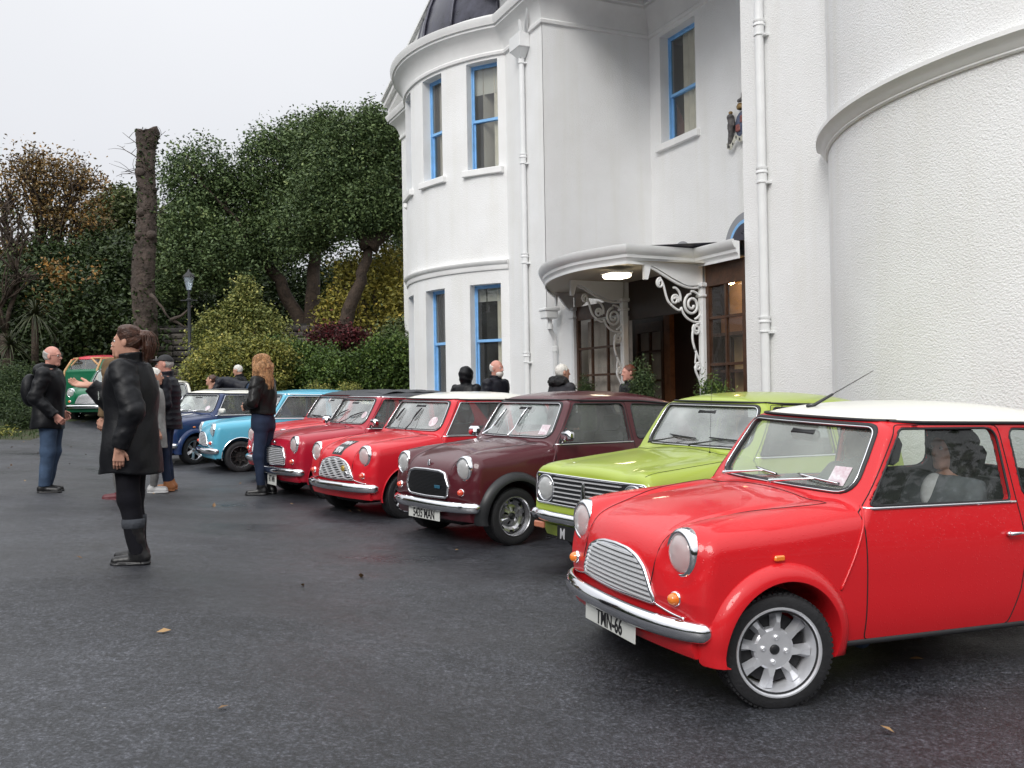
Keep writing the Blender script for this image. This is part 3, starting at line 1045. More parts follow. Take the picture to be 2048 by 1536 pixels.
# columns and brackets
def spiral(cx, cz, r0, r1, a0, a1, n=26):
    return [(cx + (r0 + (r1 - r0) * k / n) * math.cos(a0 + (a1 - a0) * k / n), 0, cz + (r0 + (r1 - r0) * k / n) * math.sin(a0 + (a1 - a0) * k / n)) for k in range(n + 1)]
def bez(p0, p1, p2, p3, n=14):
    out = []
    for k in range(n + 1):
        t = k / n
        out.append(tuple(p0[i] * (1 - t) ** 3 + 3 * p1[i] * t * (1 - t) ** 2 + 3 * p2[i] * t * t * (1 - t) + p3[i] * t ** 3 for i in range(3)))
    return out
def column(s_, bracket=True, full=True):
    c = empty('column'); c.parent = porch; c.matrix_local = Matrix.Translation((0, s_, 0))
    BX = .82 if bracket else .30
    mb = MB()
    mb.rbox(-.052, .052, -.052, .052, -.05, 2.80, .012)
    mb.rbox(-.075, .075, -.075, .075, 2.66, 2.70, .01); mb.rbox(-.085, .085, -.085, .085, 2.80, 2.86, .012)
    mb.rbox(-.075, .075, -.075, .075, -.05, .25, .015)
    mb.box(-.058, -.050, -.018, .018, .3, 2.6)
    mb.obj('shaft', M['white_paint'], c, True, 30)
    # curved board under the roof
    n = 18; V = []; F = []
    for k in range(n + 1):
        u = k / n
        x = -.02 - 1.14 * u * BX
        zlo = 2.86 + .02 * u if u > .93 else 2.845 + .235 * sst((u - .25) / .75) * 1.0 - .03 * math.sin(math.pi * min(1, u / .4)) * (u < .4)
        for y in (-.028, .028):
            V += [(x, y, zlo), (x, y, 3.12)]
    for k in range(n):
        b0 = k * 4
        F += [(b0, b0 + 1, b0 + 5, b0 + 4), (b0 + 2, b0 + 6, b0 + 7, b0 + 3), (b0, b0 + 4, b0 + 6, b0 + 2)]
    F += [(n * 4, n * 4 + 1, n * 4 + 3, n * 4 + 2)]
    mb = MB().add(V, F)
    for k in range(8):      # quarter curve on the inside of the column
        a0_, a1_ = k / 8 * math.pi / 2, (k + 1) / 8 * math.pi / 2
        z0_ = 2.86 + .26 * (1 - math.cos(a0_)); x0_ = .02 + .26 * math.sin(a0_)
        z1_ = 2.86 + .26 * (1 - math.cos(a1_)); x1_ = .02 + .26 * math.sin(a1_)
        mb.add([(x0_, -.028, z0_), (x1_, -.028, z1_), (x1_, -.028, 3.12), (x0_, -.028, 3.12), (x0_, .028, z0_), (x1_, .028, z1_), (x1_, .028, 3.12), (x0_, .028, 3.12)], [(0, 1, 2, 3), (4, 7, 6, 5), (0, 4, 5, 1)])
    mb.obj('bracket_board', M['white_paint'], c)
    if bracket:
        mb = MB(); th = .017
        T = lambda pts, r=th: mb.tube([(p[0] * .87, p[1], p[2]) for p in pts], r, 6)
        T(bez((-.06, 0, 2.80), (-.40, 0, 2.74), (-.62, 0, 2.92), (-.98, 0, 3.05)), .020)
        T(spiral(-.215, 2.555, .155, .035, R(95), R(95 + 620)), .020)
        T(spiral(-.215, 2.555, .205, .185, R(-75), R(95)), .017)
        T(bez((-.06, 0, 2.32), (-.16, 0, 2.30), (-.36, 0, 2.33), (-.42, 0, 2.52)))
        T(spiral(-.53, 2.62, .075, .022, R(-30), R(-30 + 560)))
        T(bez((-.42, 0, 2.50), (-.44, 0, 2.45), (-.52, 0, 2.48), (-.62, 0, 2.56)))
        T(bez((-.62, 0, 2.56), (-.72, 0, 2.62), (-.70, 0, 2.82), (-.80, 0, 2.90)))
        T(spiral(-.80, 2.84, .070, .020, R(80), R(80 + 520)))
        T(bez((-.43, 0, 2.60), (-.40, 0, 2.72), (-.50, 0, 2.80), (-.56, 0, 2.78)))
        T(spiral(-.135, 2.215, .075, .020, R(120), R(120 + 560)))
        T(bez((-.06, 0, 2.30), (-.20, 0, 2.30), (-.27, 0, 2.12), (-.16, 0, 1.92)))
        T(bez((-.16, 0, 1.92), (-.11, 0, 1.82), (-.08, 0, 1.78), (-.055, 0, 1.72)))
        T(spiral(-.115, 1.70, .055, .016, R(60), R(60 + 520)))
        T(bez((-.17, 0, 1.70), (-.18, 0, 1.60), (-.08, 0, 1.55), (-.06, 0, 1.40)))
        T(bez((-.17, 0, 1.74), (-.17, 0, 1.80), (-.15, 0, 1.84), (-.155, 0, 1.88)), .012)
        mb.obj('iron_bracket', M['white_paint'], c, True)
    return c
column(-1.10, False); column(-2.80); column(-4.94)
# brown glazed screens
def screen(s0, s1, o_, cols, rails, z1, nm='glazed_screen', z0=.1, top=2.86, gl='glass_porch', mat='wood'):
    e_ = empty(nm); e_.parent = porch; e_.matrix_local = Matrix.Translation((o_, 0, 0))
    mb = MB()
    lo_, hi_ = min(s0, s1), max(s0, s1)
    mb.box(-.03, .03, lo_, lo_ + .07, 0, top); mb.box(-.03, .03, hi_ - .07, hi_, 0, top); mb.box(-.031, .031, lo_ + .07, hi_ - .07, z1, top); mb.box(-.031, .031, lo_ + .07, hi_ - .07, 0, z0)
    mb.obj('frame', M[mat], e_)
    for k in range(1, cols):
        y = lo_ + (hi_ - lo_) * k / cols
        mb = MB(); mb.box(-.022, .022, y - .018, y + .018, z0, z1); mb.obj('glazing_bar', M[mat], e_)
    for z_ in rails:
        mb = MB(); mb.box(-.024, .024, lo_ + .07, hi_ - .07, z_ - .018, z_ + .018); mb.obj('glazing_bar', M[mat], e_)
    zz = [z0] + list(rails) + [z1]
    for k in range(cols):
        for za, zb in zip(zz[:-1], zz[1:]):
            y0 = lo_ + .07 if k == 0 else lo_ + (hi_ - lo_) * k / cols + .018
            y1 = hi_ - .07 if k == cols - 1 else lo_ + (hi_ - lo_) * (k + 1) / cols - .018
            mb = MB(); mb.add([(0, y0, za + .015), (0, y1, za + .015), (0, y1, zb - .015), (0, y0, zb - .015)], [(0, 1, 2, 3)]); mb.obj('pane', M[gl], e_)
    return e_
M['glass_porch'] = glass('porch_glass', (.85, .84, .82), .06, (.45, .42, .40), .35, .02, 2)
M['net'] = pbr('net_curtain', (.62, .57, .52), .9, var=.15, vscale=4)
screen(-1.15, -2.74, .04, 3, (1.02, 1.66, 2.12), 2.62)
screen(-4.99, -5.86, .04, 2, (1.02, 1.72, 2.36), 2.80, top=3.1)
# net curtain behind the first screen
V = []; F = []
for k in range(50):
    y = -1.2 - 1.5 * k / 49
    V += [(.22 + .02 * math.sin(k * 1.4), y, .1), (.22 + .02 * math.sin(k * 1.4), y, 2.6)]
    if k: F.append((2 * k - 2, 2 * k, 2 * k + 1, 2 * k - 1))
MB().add(V, F).obj('net_curtain', M['net'], porch, True)
# lobby: dark panelled front, inner door ajar, warm lit hall to its right
mb = MB()
mb.box(1.05, 1.10, -3.95, -1.1, 0, 3.1)
mb.obj('lobby_panelling', M['wood_dark'], porch)
mb = MB(); mb.box(.06, .10, -4.93, -2.86, 2.50, 3.12); mb.obj('dark_boarding', M['wood_dark'], porch)
dr = screen(-1.55, -2.42, 1.00, 2, (1.05, 1.55, 2.05), 2.38, 'inner_door', z0=.6, top=2.55, gl='glass_porch', mat='wood')
mb = MB(); mb.box(1.036, 1.042, -2.36, -1.62, .6, 2.38); mb.obj('door_blind', M['net'], porch)
mb = MB(); mb.box(.95, 1.04, -2.66, -2.48, 0, 3.0); mb.obj('lobby_post', pbr('varnished_post', (.17, .075, .035), .4, var=.3, vscale=10), porch)
mb = MB(); mb.box(1.30, 1.35, -4.75, -3.9, 0, 3.05); mb.obj('darkening_panel', M['wood_dark'], porch)  # dark panel added to darken the right part of the opening
# lit hall seen through the right screen
mb = MB()
mb.box(.86, .90, -5.86, -4.40, 0, 3.05); mb.box(.05, .86, -5.872, -5.86, 0, 3.05)
mb.obj('hall_wall', pbr('cream_hall_wall', (.55, .38, .19), .8, var=.1, vscale=3), porch)
mb = MB(); mb.box(.50, .85, -5.80, -4.45, 2.14, 2.19); mb.obj('hall_shelf', M['wood'], porch)
mb = MB(); mb.box(.55, .85, -5.10, -4.60, 2.19, 2.42); mb.obj('box_on_shelf', pbr('brown_box', (.22, .11, .05), .7), porch)
mb = MB(); mb.box(.60, .85, -5.70, -4.50, 1.62, 1.66); mb.obj('hall_shelf', M['wood'], porch)
for s_ in (-5.35, -4.95, -4.6):
    mb = MB(); mb.box(.70, .76, s_ - .02, s_ + .02, 0, 2.14); mb.obj('hall_post', M['wood'], porch)
lm = bpy.data.materials.new('lit_lamp'); lm.use_nodes = True
t_ = lm.node_tree; t_.nodes.clear(); em = t_.nodes.new('ShaderNodeEmission'); em.inputs[0].default_value = (1, .86, .62, 1); em.inputs[1].default_value = 10
ou = t_.nodes.new('ShaderNodeOutputMaterial'); t_.links.new(em.outputs[0], ou.inputs[0])
lm2 = lm.copy(); lm2.name = 'hall_bulb'; lm2.node_tree.nodes['Emission'].inputs[0].default_value = (1, .62, .28, 1); lm2.node_tree.nodes['Emission'].inputs[1].default_value = 60
cl_ = empty('ceiling_lamp', mat=HM @ Matrix.Translation((-1.02, -4.34, 3.04)))
tag(cl_, 'lit rectangular lamp under the entrance canopy', 'lamp')
mb = MB(); mb.rbox(-.16, .16, -.16, .16, -.075, -.01, .03); mb.obj('diffuser', lm, cl_, True, 50)
mb = MB(); mb.rbox(-.17, .17, -.17, .17, -.018, .02, .01); mb.obj('housing', M['white_paint'], cl_)
hb = empty('hall_lamp', mat=HM @ Matrix.Translation((.42, -5.02, 2.90)))
tag(hb, 'lit warm bulb in the hall behind the right-hand porch glazing', 'lamp')
mb = MB(); mb.lathe([(0, -.06), (.05, -.04), (.06, 0), (.05, .04), (0, .06)], 12, 'Z'); mb.obj('bulb', lm2, hb, True)
mb = MB(); mb.tube([(0, 0, .05), (0, 0, .16)], .006, 5); mb.obj('flex', M['black_plastic'], hb)
# small rainwater head and swan-necked pipe at the left end of the canopy
pp = empty('canopy_rainwater_pipe', mat=HM.copy())
tag(pp, 'short white swan-necked rainwater pipe under the left end of the canopy', 'drainpipe')
mb = MB(); mb.rbox(-.36, -.10, -.70, -.46, 2.70, 2.86, .02); mb.rbox(-.38, -.08, -.72, -.44, 2.84, 2.89, .01); mb.obj('hopper', M['white_paint'], pp, True, 30)
MB().tube([(-.22, -.58, 2.70), (-.22, -.58, 2.58), (-.20, -.56, 2.50), (-.10, -.50, 2.38), (-.08, -.48, 2.30), (-.08, -.48, -.1)], .042, 12).obj('pipe', M['white_paint'], pp, True, 50)
for zj in (2.56, 2.16):
    mb = MB(); mb.lathe([(.042, -.05), (.056, -.045), (.056, .045), (.042, .05)], 14, 'Z', Matrix.Translation((-.22, -.58, zj) if zj > 2.4 else (-.08, -.48, zj))); mb.obj('pipe_collar', M['white_paint'], pp, True, 40)

# ---- carved and painted arms over the porch
arms_o = empty('carved_coat_of_arms', mat=HM @ Matrix.Translation((OB - .02, -2.94, 5.85)) @ Matrix.Rotation(math.pi, 4, 'Z') @ Matrix.Scale(.86, 4))
tag(arms_o, 'painted carved coat of arms on the wall above the porch', 'coat of arms')
stone = pbr('weathered_carving', (.16, .15, .14), .6, var=.5, vscale=14, bump=.5, bscale=30, c2=(.05, .045, .05))
blu = pbr('heraldic_blue', (.09, .11, .18), .5, var=.4, vscale=20); rd = pbr('heraldic_red', (.24, .07, .06), .5, var=.4, vscale=20)
gd = pbr('heraldic_gold', (.25, .16, .06), .4, .3, var=.3, vscale=20); wh_ = pbr('scroll_white', (.55, .54, .46), .6, var=.3, vscale=20)
mb = MB(); n = 16; V = [(.10, 0, 0)]
for k in range(n):
    a = 2 * math.pi * k / n
    y = .20 * math.cos(a); z_ = .24 * math.sin(a) - (.05 if math.sin(a) < -.5 else 0)
    V.append((.05, y, z_)); 
for k in range(n):
    a = 2 * math.pi * k / n
    V.append((.0, .23 * math.cos(a), .27 * math.sin(a)))
mb.add(V, [(0, 1 + k, 1 + (k + 1) % n) for k in range(n)] + [(1 + k, 1 + n + k, 1 + n + (k + 1) % n, 1 + (k + 1) % n) for k in range(n)])
mb.obj('shield', blu, arms_o)
for sy, sz in ((1, 1), (-1, -1)):
    mb = MB(); mb.rbox(.07, .105, min(0, sy * .14), max(0, sy * .14), min(0, sz * .15), max(0, sz * .15), .02); mb.obj('quarter', rd, arms_o, True, 40)
for sg in (1, -1):      # supporting beasts
    def beast(x, y, z):
        y = y * sg
        f = rc(x, y, z, (.05, .30, .05), (.05, .36, -.22), .065, .05)
        f = smin(f, rc(x, y, z, (.05, .30, .05), (.06, .33, .20), .06, .075), .03)
        f = smin(f, rc(x, y, z, (.06, .25, .12), (.09, .20, .02), .03, .022), .02)
        f = smin(f, rc(x, y, z, (.05, .36, -.22), (.07, .40, -.36), .045, .03), .02)
        f = smin(f, rc(x, y, z, (.06, .33, .22), (.09, .27, .21), .045, .03), .02)
        f = smin(f, rc(x, y, z, (.03, .40, -.15), (.03, .46, .02), .016, .014), .01)
        f = smin(f, rc(x, y, z, (.03, .46, .02), (.03, .43, .10), .014, .028), .01)
        return f + wob(x, y, z, 60) * .006
    V, Q, N = sdf_mesh(beast, (-.05, -.55, -.45), (.2, .55, .35), .014)
    obj('supporter', mesh('supporter', V, Q, stone, N=N), arms_o)
    mb = MB(); mb.lathe([(.035, 0), (.045, .03), (.03, .05), (0, .06)], 10, 'Z', Matrix.Translation((.06, sg * .325, .27))); mb.obj('crown', gd, arms_o, True)
mb = MB(); mb.lathe([(.075, 0), (.09, .05), (.06, .11), (.0, .13)], 12, 'Z', Matrix.Translation((.06, 0, .28))); mb.obj('crown', gd, arms_o, True)
V, Q, N = sdf_mesh(lambda x, y, z: smin(rc(x, y, z, (.06, .05, .46), (.06, -.06, .46), .045, .035), rc(x, y, z, (.06, .05, .48), (.07, .08, .56), .03, .035), .02), (-.05, -.2, .35), (.2, .2, .68), .014)
obj('crest', mesh('crest', V, Q, stone, N=N), arms_o)
mb = MB(); V = []; F = []
for k in range(25):
    u = -1 + 2 * k / 24
    y = .44 * u; z_ = -.36 + .13 * abs(u) ** 1.4 * -1 + .10 - .05 * math.cos(u * 9)
    V += [(.075, y, z_ - .055), (.09, y, z_ + .055)]
    if k: F.append((2 * k - 2, 2 * k, 2 * k + 1, 2 * k - 1))
sc = MB().add(V, F).obj('motto_scroll', wh_, arms_o, True)
for k in (2, 5, 8, 11, 14, 17, 20):
    mb = MB(); v0 = Vector(V[2 * k]); v1 = Vector(V[2 * k + 1]); mb.rbox(.088, .094, v0.y, v0.y + .03, v0.z + .03, v1.z - .03, .002); mb.obj('motto_letter', M['ink'], sc)

# ------------------------------------------------------------------ planting
def leaf_mat(name, c1, c2, c3=None, rough=.55):
    m, t, b = nodes(name)
    a = t.nodes.new('ShaderNodeAttribute'); a.attribute_name = 'tint'
    r_ = t.nodes.new('ShaderNodeValToRGB')
    r_.color_ramp.elements[0].color = (*c1, 1); r_.color_ramp.elements[1].color = (*c2, 1)
    r_.color_ramp.elements[0].position = .15; r_.color_ramp.elements[1].position = .8
    if c3:
        e_ = r_.color_ramp.elements.new(.97); e_.color = (*c3, 1)
    t.links.new(a.outputs['Fac'], r_.inputs[0])
    t.links.new(r_.outputs[0], b.inputs['Base Color'])
    b.inputs['Roughness'].default_value = rough
    b.inputs['Specular IOR Level'].default_value = .35
    return m
LM = dict(
    ever=leaf_mat('evergreen_leaf', (.034, .062, .024), (.135, .195, .070), (.24, .29, .11)),
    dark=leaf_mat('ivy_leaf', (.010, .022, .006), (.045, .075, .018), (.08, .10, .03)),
    hedge=leaf_mat('hedge_leaf', (.022, .046, .010), (.11, .18, .032), (.25, .29, .07)),
    holly=leaf_mat('variegated_leaf', (.06, .085, .018), (.30, .29, .06), (.55, .46, .13)),
    gold=leaf_mat('golden_conifer_spray', (.08, .11, .028), (.32, .32, .09), (.48, .43, .14)),
    yellow=leaf_mat('yellow_autumn_leaf', (.17, .17, .04), (.48, .42, .09), (.60, .43, .09)),
    orange=leaf_mat('rusty_autumn_leaf', (.08, .07, .030), (.26, .15, .045), (.42, .22, .05)),
    pale=leaf_mat('olive_leaf', (.045, .065, .025), (.14, .17, .06)),
    red=leaf_mat('crimson_leaf', (.03, .012, .012), (.14, .02, .025)),
    juni=leaf_mat('juniper_spray', (.020, .042, .014), (.080, .12, .04), (.14, .16, .07)),
    straw=leaf_mat('strap_leaf', (.018, .024, .010), (.06, .07, .028)))
BARK = pbr('bark', (.050, .034, .024), .85, var=.45, vscale=5, bump=1.0, bscale=14, bdist=.04)
BARK2 = pbr('pollard_bark', (.062, .045, .036), .85, var=.4, vscale=3, bump=1.0, bscale=9, bdist=.06)

def leaves_mesh(P, size, mat, name='foliage', aspect=.55, tint=None, up=.25, rs=None):
    """one small folded leaf at each point"""
    rs = rs or rng
    n = len(P)
    d = rs.normal(size=(n, 3)); d[:, 2] *= .7; d[:, 2] -= .15
    d /= np.linalg.norm(d, axis=1)[:, None]
    nn = rs.normal(size=(n, 3)) * .8; nn[:, 2] += up + .6
    sd = np.cross(d, nn); sd /= np.maximum(np.linalg.norm(sd, axis=1), 1e-6)[:, None]
    s = size * (.6 + .8 * rs.random(n))[:, None]
    A = P - d * s * .5; B = P + d * s * .5
    w_ = sd * s * aspect * .5
    fold = np.cross(sd, d) * s * .08
    V = np.stack([A, P + w_ + fold, B, P - w_ + fold], 1).reshape(-1, 3)
    F = np.arange(4 * n).reshape(n, 4)
    me = mesh(name, V, F, mat, smooth=False)
    if tint is None:
        tint = rs.random(n)
    at_ = me.attributes.new('tint', 'FLOAT', 'POINT')
    at_.data.foreach_set('value', np.repeat(np.clip(tint, 0, 1), 4).astype(np.float32))
    return me

def cloud(lobes, nclump, per, cr, rs, shell=.45, flat=.8):
    """points in clumps through a set of ellipsoids; returns points and a tone per clump"""
    vol = np.array([l[1][0] * l[1][1] * l[1][2] for l in lobes]) ** .67
    pick = rs.choice(len(lobes), nclump, p=vol / vol.sum())
    c = np.array([l[0] for l in lobes], float)[pick]; r_ = np.array([l[1] for l in lobes], float)[pick]
    d = rs.normal(size=(nclump, 3)); d /= np.linalg.norm(d, axis=1)[:, None]
    rad = (shell + (1 - shell) * rs.random(nclump) ** .6)[:, None]
    # ragged outline
    rad = rad * (1 + .24 * np.sin(d[:, :1] * 7 + c[:, :1]) * np.sin(d[:, 2:3] * 6 + c[:, 1:2]) + .13 * rs.normal(size=(nclump, 1)))
    cc = c + d * r_ * rad
    k = rs.normal(size=(nclump, per, 3)) * cr * (.6 + .8 * rs.random((nclump, 1, 1)))
    k[:, :, 2] *= flat
    P = (cc[:, None, :] + k).reshape(-1, 3)
    ct = rs.random(nclump) * .6
    t = (np.repeat(ct, per) + .4 * rs.random(nclump * per))
    return P, t, cc

def limb(mb, p0, p1, r0, r1, bend=.12, n=7, rs=None):
    p0, p1 = Vector(p0), Vector(p1)
    d = p1 - p0; ln_ = d.length
    o = Vector(rs.normal(size=3)) * ln_ * bend
    pts = []; rr = []
    for k in range(n):
        t = k / (n - 1)
        pts.append(p0 + d * t + o * math.sin(math.pi * t) + Vector(rs.normal(size=3)) * ln_ * .012)
        rr.append(r0 + (r1 - r0) * t)
    mb.tube(pts, rr, 7)
    return pts

def tree(name, label, cat, base, lobes, mat, nclump, per, cr, leaf, trunk_r, group=None, seed=1, stems=None, twigs=14, shell=.45, fork=.35, bark=None, flat=.8):
    rs = np.random.default_rng(seed)
    b = Vector(base)
    t = empty(name, tuple(b)); tag(t, label, cat, group)
    mb = MB()
    Lb = [(Vector(c) - b, r_) for c, r_ in lobes]
    top = sum((c for c, _ in Lb), Vector()) / len(Lb)
    stems = [[Vector(q) - b for q in st] for st in stems] if stems else [[Vector((0, 0, -.3)), top * fork]]
    ends = []
    for st in stems:
        pts = []
        for i in range(len(st) - 1):
            for k in range(5):
                pts.append(st[i].lerp(st[i + 1], k / 5) + Vector(rs.normal(size=3)) * trunk_r * .12)
        pts.append(st[-1])
        m_ = len(pts)
        mb.tube(pts, [trunk_r * (1.25 if k == 0 else 1) * (1 - .5 * k / m_) for k in range(m_)], 10)
        ends.append((st[-1], trunk_r * .5))
    for c, r_ in Lb:
        e_, er = min(ends, key=lambda q: (q[0] - c).length)
        pts = limb(mb, e_, c, er * .8, er * .25, .08, 7, rs)
        for q in range(max(2, twigs // len(Lb))):
            d = Vector(rs.normal(size=3)); d.z = abs(d.z) * .8; d.normalize()
            tip = c + Vector((d.x * r_[0], d.y * r_[1], d.z * r_[2])) * .95
            limb(mb, pts[rs.integers(3, 7)], tip, er * .3, .012, .10, 6, rs)
    mb.obj('trunk', bark or BARK, t, True)
    P, tn, cc = cloud([(tuple(c), r_) for c, r_ in Lb], nclump, per, cr, rs, shell, flat)
    obj('crown', leaves_mesh(P, leaf, mat, 'crown', tint=tn, rs=rs), t)
    return t

def bush(name, label, cat, base, lobes, mat, nclump, per, cr, leaf, seed, group=None, shell=.75, stem=True, aspect=.55):
    rs = np.random.default_rng(seed)
    b = Vector(base)
    t = empty(name, tuple(b)); tag(t, label, cat, group)
    Lb = [(tuple(Vector(c) - b), r_) for c, r_ in lobes]
    P, tn, cc = cloud(Lb, nclump, per, cr, rs, shell)
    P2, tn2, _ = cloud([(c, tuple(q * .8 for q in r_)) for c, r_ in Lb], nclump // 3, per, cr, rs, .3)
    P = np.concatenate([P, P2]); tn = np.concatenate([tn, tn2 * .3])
    gz_ = -.05
    ok = P[:, 2] > gz_
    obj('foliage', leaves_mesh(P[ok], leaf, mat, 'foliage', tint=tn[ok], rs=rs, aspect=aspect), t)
    mb = MB()
    for c, r_ in Lb:
        for q in range(3):
            limb(mb, (rs.normal() * .1, rs.normal() * .1, -.1), (c[0] + rs.normal() * r_[0] * .4, c[1] + rs.normal() * r_[1] * .4, c[2] + r_[2] * .3), .035, .01, .05, 5, rs)
    mb.obj('stems', BARK, t, True)
    return t

def Lb_(pts, Y, dY=0):
    """lobes from spots of the photograph: (px, py, half width px, half height px[, depth m])"""
    out = []
    for q in pts:
        px, py, hw, hh = q[:4]
        y = Y + (q[4] if len(q) > 4 else 0)
        k = y / 1905
        out.append((tuple(at(px, py, y)), (hw * k, max(hw, hh) * k * .9, hh * k)))
    return out
def base(px, Y, dz=0.0):
    p = at(px, 760, Y)
    return (p.x, Y, float(lawn_z(np.array(p.x), np.array(Y))) + dz)

GT = 'trees beyond the drive'
# evergreen trees right of the pollard
tree('evergreen_tree', 'broad dark evergreen tree with a forked leaning trunk behind the golden conifer', 'tree', base(605, 33),
     Lb_([(400, 370, 75, 80), (380, 470, 60, 70, -1), (470, 420, 80, 85, 1), (545, 330, 75, 75), (600, 420, 85, 80), (430, 520, 90, 55, -1), (530, 480, 80, 50), (350, 560, 50, 45, -1), (600, 280, 50, 50, 1)], 33),
     LM['ever'], 3000, 28, .21, .115, .30, GT, 11, stems=[[base(605, 33, -.3), at(600, 640, 33), at(560, 560, 33), at(505, 505, 33)], [base(612, 33, -.3), at(625, 600, 33), at(628, 520, 33.3), at(640, 430, 34)]], twigs=40)
tree('evergreen_tree', 'tall dark evergreen tree with a slanting trunk beside the house', 'tree', base(668, 29.5),
     Lb_([(700, 300, 70, 70), (770, 290, 60, 70), (640, 300, 50, 60, 2), (660, 390, 75, 70), (750, 390, 80, 70), (810, 430, 50, 50), (700, 440, 80, 40), (610, 470, 60, 45, 1), (820, 330, 50, 70, 2), (740, 240, 30, 26), (650, 250, 30, 26, 1), (805, 245, 26, 26, 1)], 29.5),
     LM['ever'], 3300, 28, .20, .105, .26, GT, 12, stems=[[base(668, 29.5, -.3), at(690, 640, 29.5), at(722, 560, 29.5), at(737, 490, 29.5)], [at(737, 490, 29.5), at(800, 440, 29.5)], [at(737, 490, 29.5), at(715, 440, 29.5)]], twigs=44)
# trees at the left
tree('autumn_tree', 'thinning rust-leaved autumn tree with bare outer twigs at the left edge', 'tree', base(60, 36),
     Lb_([(100, 350, 85, 50), (160, 380, 60, 60), (150, 450, 60, 50), (60, 330, 50, 35), (30, 400, 60, 60), (20, 500, 50, 60), (110, 420, 60, 50)], 36),
     LM['orange'], 560, 16, .26, .13, .30, GT, 13, twigs=150, shell=.3)
tree('pale_green_tree', 'soft olive-green tree behind the chimney pots', 'tree', base(230, 46), Lb_([(235, 430, 60, 50), (265, 410, 35, 30), (205, 460, 50, 40), (330, 470, 50, 50), (290, 520, 60, 60)], 46),
     LM['pale'], 900, 18, .28, .20, .25, GT, 14)
tree('bare_twiggy_tree', 'nearly bare twiggy tree at the far left edge', 'tree', base(10, 30), Lb_([(10, 470, 60, 70), (-30, 420, 60, 70), (40, 560, 40, 40)], 30), LM['pale'], 60, 8, .25, .10, .20, GT, 15, twigs=90)
# autumn yellow tree
tree('yellow_leaved_tree', 'small tree with yellow autumn leaves behind the slanting trunk', 'tree', base(745, 31),
     Lb_([(740, 560, 70, 50), (795, 590, 45, 70), (690, 610, 55, 45), (760, 650, 60, 40), (655, 640, 35, 28), (780, 520, 40, 30), (700, 545, 40, 34)], 31),
     LM['yellow'], 620, 15, .20, .13, .09, GT, 16, twigs=60, shell=.25)
# ivy-clad dark mass behind
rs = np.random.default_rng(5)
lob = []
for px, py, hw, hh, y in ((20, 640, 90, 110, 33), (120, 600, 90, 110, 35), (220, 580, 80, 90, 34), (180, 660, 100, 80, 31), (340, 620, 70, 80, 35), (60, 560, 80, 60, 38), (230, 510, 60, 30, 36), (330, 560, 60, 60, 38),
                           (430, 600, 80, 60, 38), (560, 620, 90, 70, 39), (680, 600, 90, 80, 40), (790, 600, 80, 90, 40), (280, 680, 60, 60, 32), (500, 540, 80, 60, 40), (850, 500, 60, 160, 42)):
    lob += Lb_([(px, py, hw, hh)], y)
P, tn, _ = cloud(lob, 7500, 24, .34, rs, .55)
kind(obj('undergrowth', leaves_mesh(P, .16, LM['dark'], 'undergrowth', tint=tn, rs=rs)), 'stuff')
P, tn, _ = cloud(Lb_([(110, 540, 30, 20), (130, 575, 20, 25), (90, 610, 20, 12), (120, 610, 14, 12), (185, 545, 18, 12)], 30.5), 50, 14, .2, rs, .2)
tt = empty('orange_leaved_sapling', base(115, 30.5)); tag(tt, 'sapling with sprays of orange leaves before the ivy at the left', 'tree', GT)
obj('crown', leaves_mesh(P - np.array(tt.location), .14, LM['orange'], 'crown', tint=.5 + .5 * tn, rs=rs), tt)
mb = MB(); limb(mb, (0, 0, -.2), Vector(at(115, 570, 30.5)) - tt.location, .07, .02, .04, 8, rs)
for q in ((110, 540), (90, 610), (185, 545), (130, 575)): limb(mb, Vector(at(120, 640, 30.5)) - tt.location, Vector(at(*q, 30.5)) - tt.location, .03, .01, .06, 6, rs)
mb.obj('trunk', BARK, tt, True)
# the lopped trunk
pb = base(292, 27)
tk = empty('lopped_tree_trunk', pb); tag(tk, 'tall lopped bare tree trunk flaring at its sawn top', 'tree')
path = [(288, 700), (290, 640), (287, 580), (291, 500), (293, 430), (293, 380), (290, 345), (294, 300), (297, 262)]
wid = [24, 22, 21, 21, 18, 17, 17.5, 16, 22]
rs = np.random.default_rng(9)
V = []; F = []
rows = 60; nn_ = 26
zs = [at(*p, 27) for p in path]
for i in range(rows + 1):
    u = i / rows * (len(path) - 1); k = min(int(u), len(path) - 2); f = u - k; f = f * f * (3 - 2 * f)
    c = zs[k].lerp(zs[k + 1], f); w_ = (wid[k] + (wid[k + 1] - wid[k]) * f) * 27 / 1905
    c = c - Vector(pb)
    for j in range(nn_):
        a = 2 * math.pi * j / nn_
        rr = w_ * (1 + .10 * math.sin(3 * a + i * .18) + .06 * math.sin(7 * a + i * .5) + .05 * rs.normal())
        V.append((c.x + rr * math.cos(a), c.y + rr * math.sin(a), c.z + (.0 if i < rows else .10 * math.cos(2 * a + .6))))
for i in range(rows):
    for j in range(nn_):
        F.append((i * nn_ + j, i * nn_ + (j + 1) % nn_, (i + 1) * nn_ + (j + 1) % nn_, (i + 1) * nn_ + j))
V.append(tuple(zs[-1] - Vector(pb) + Vector((0, 0, -.02))))
F += [(rows * nn_ + j, rows * nn_ + (j + 1) % nn_, len(V) - 1) for j in range(nn_)]
MB().add(V, F).obj('trunk', BARK2, tk, True)
mb = MB()
for px, py in ((281, 345), (303, 470), (280, 470), (283, 425)):
    c = at(px, py, 26.8) - Vector(pb)
    mb.lathe([(.0, -.14), (.10, -.11), (.16, 0), (.10, .11), (0, .13)], 10, 'Z', Matrix.Translation(c)); 
    mb.obj('burr', BARK2, tk, True); mb = MB()
mb = MB()
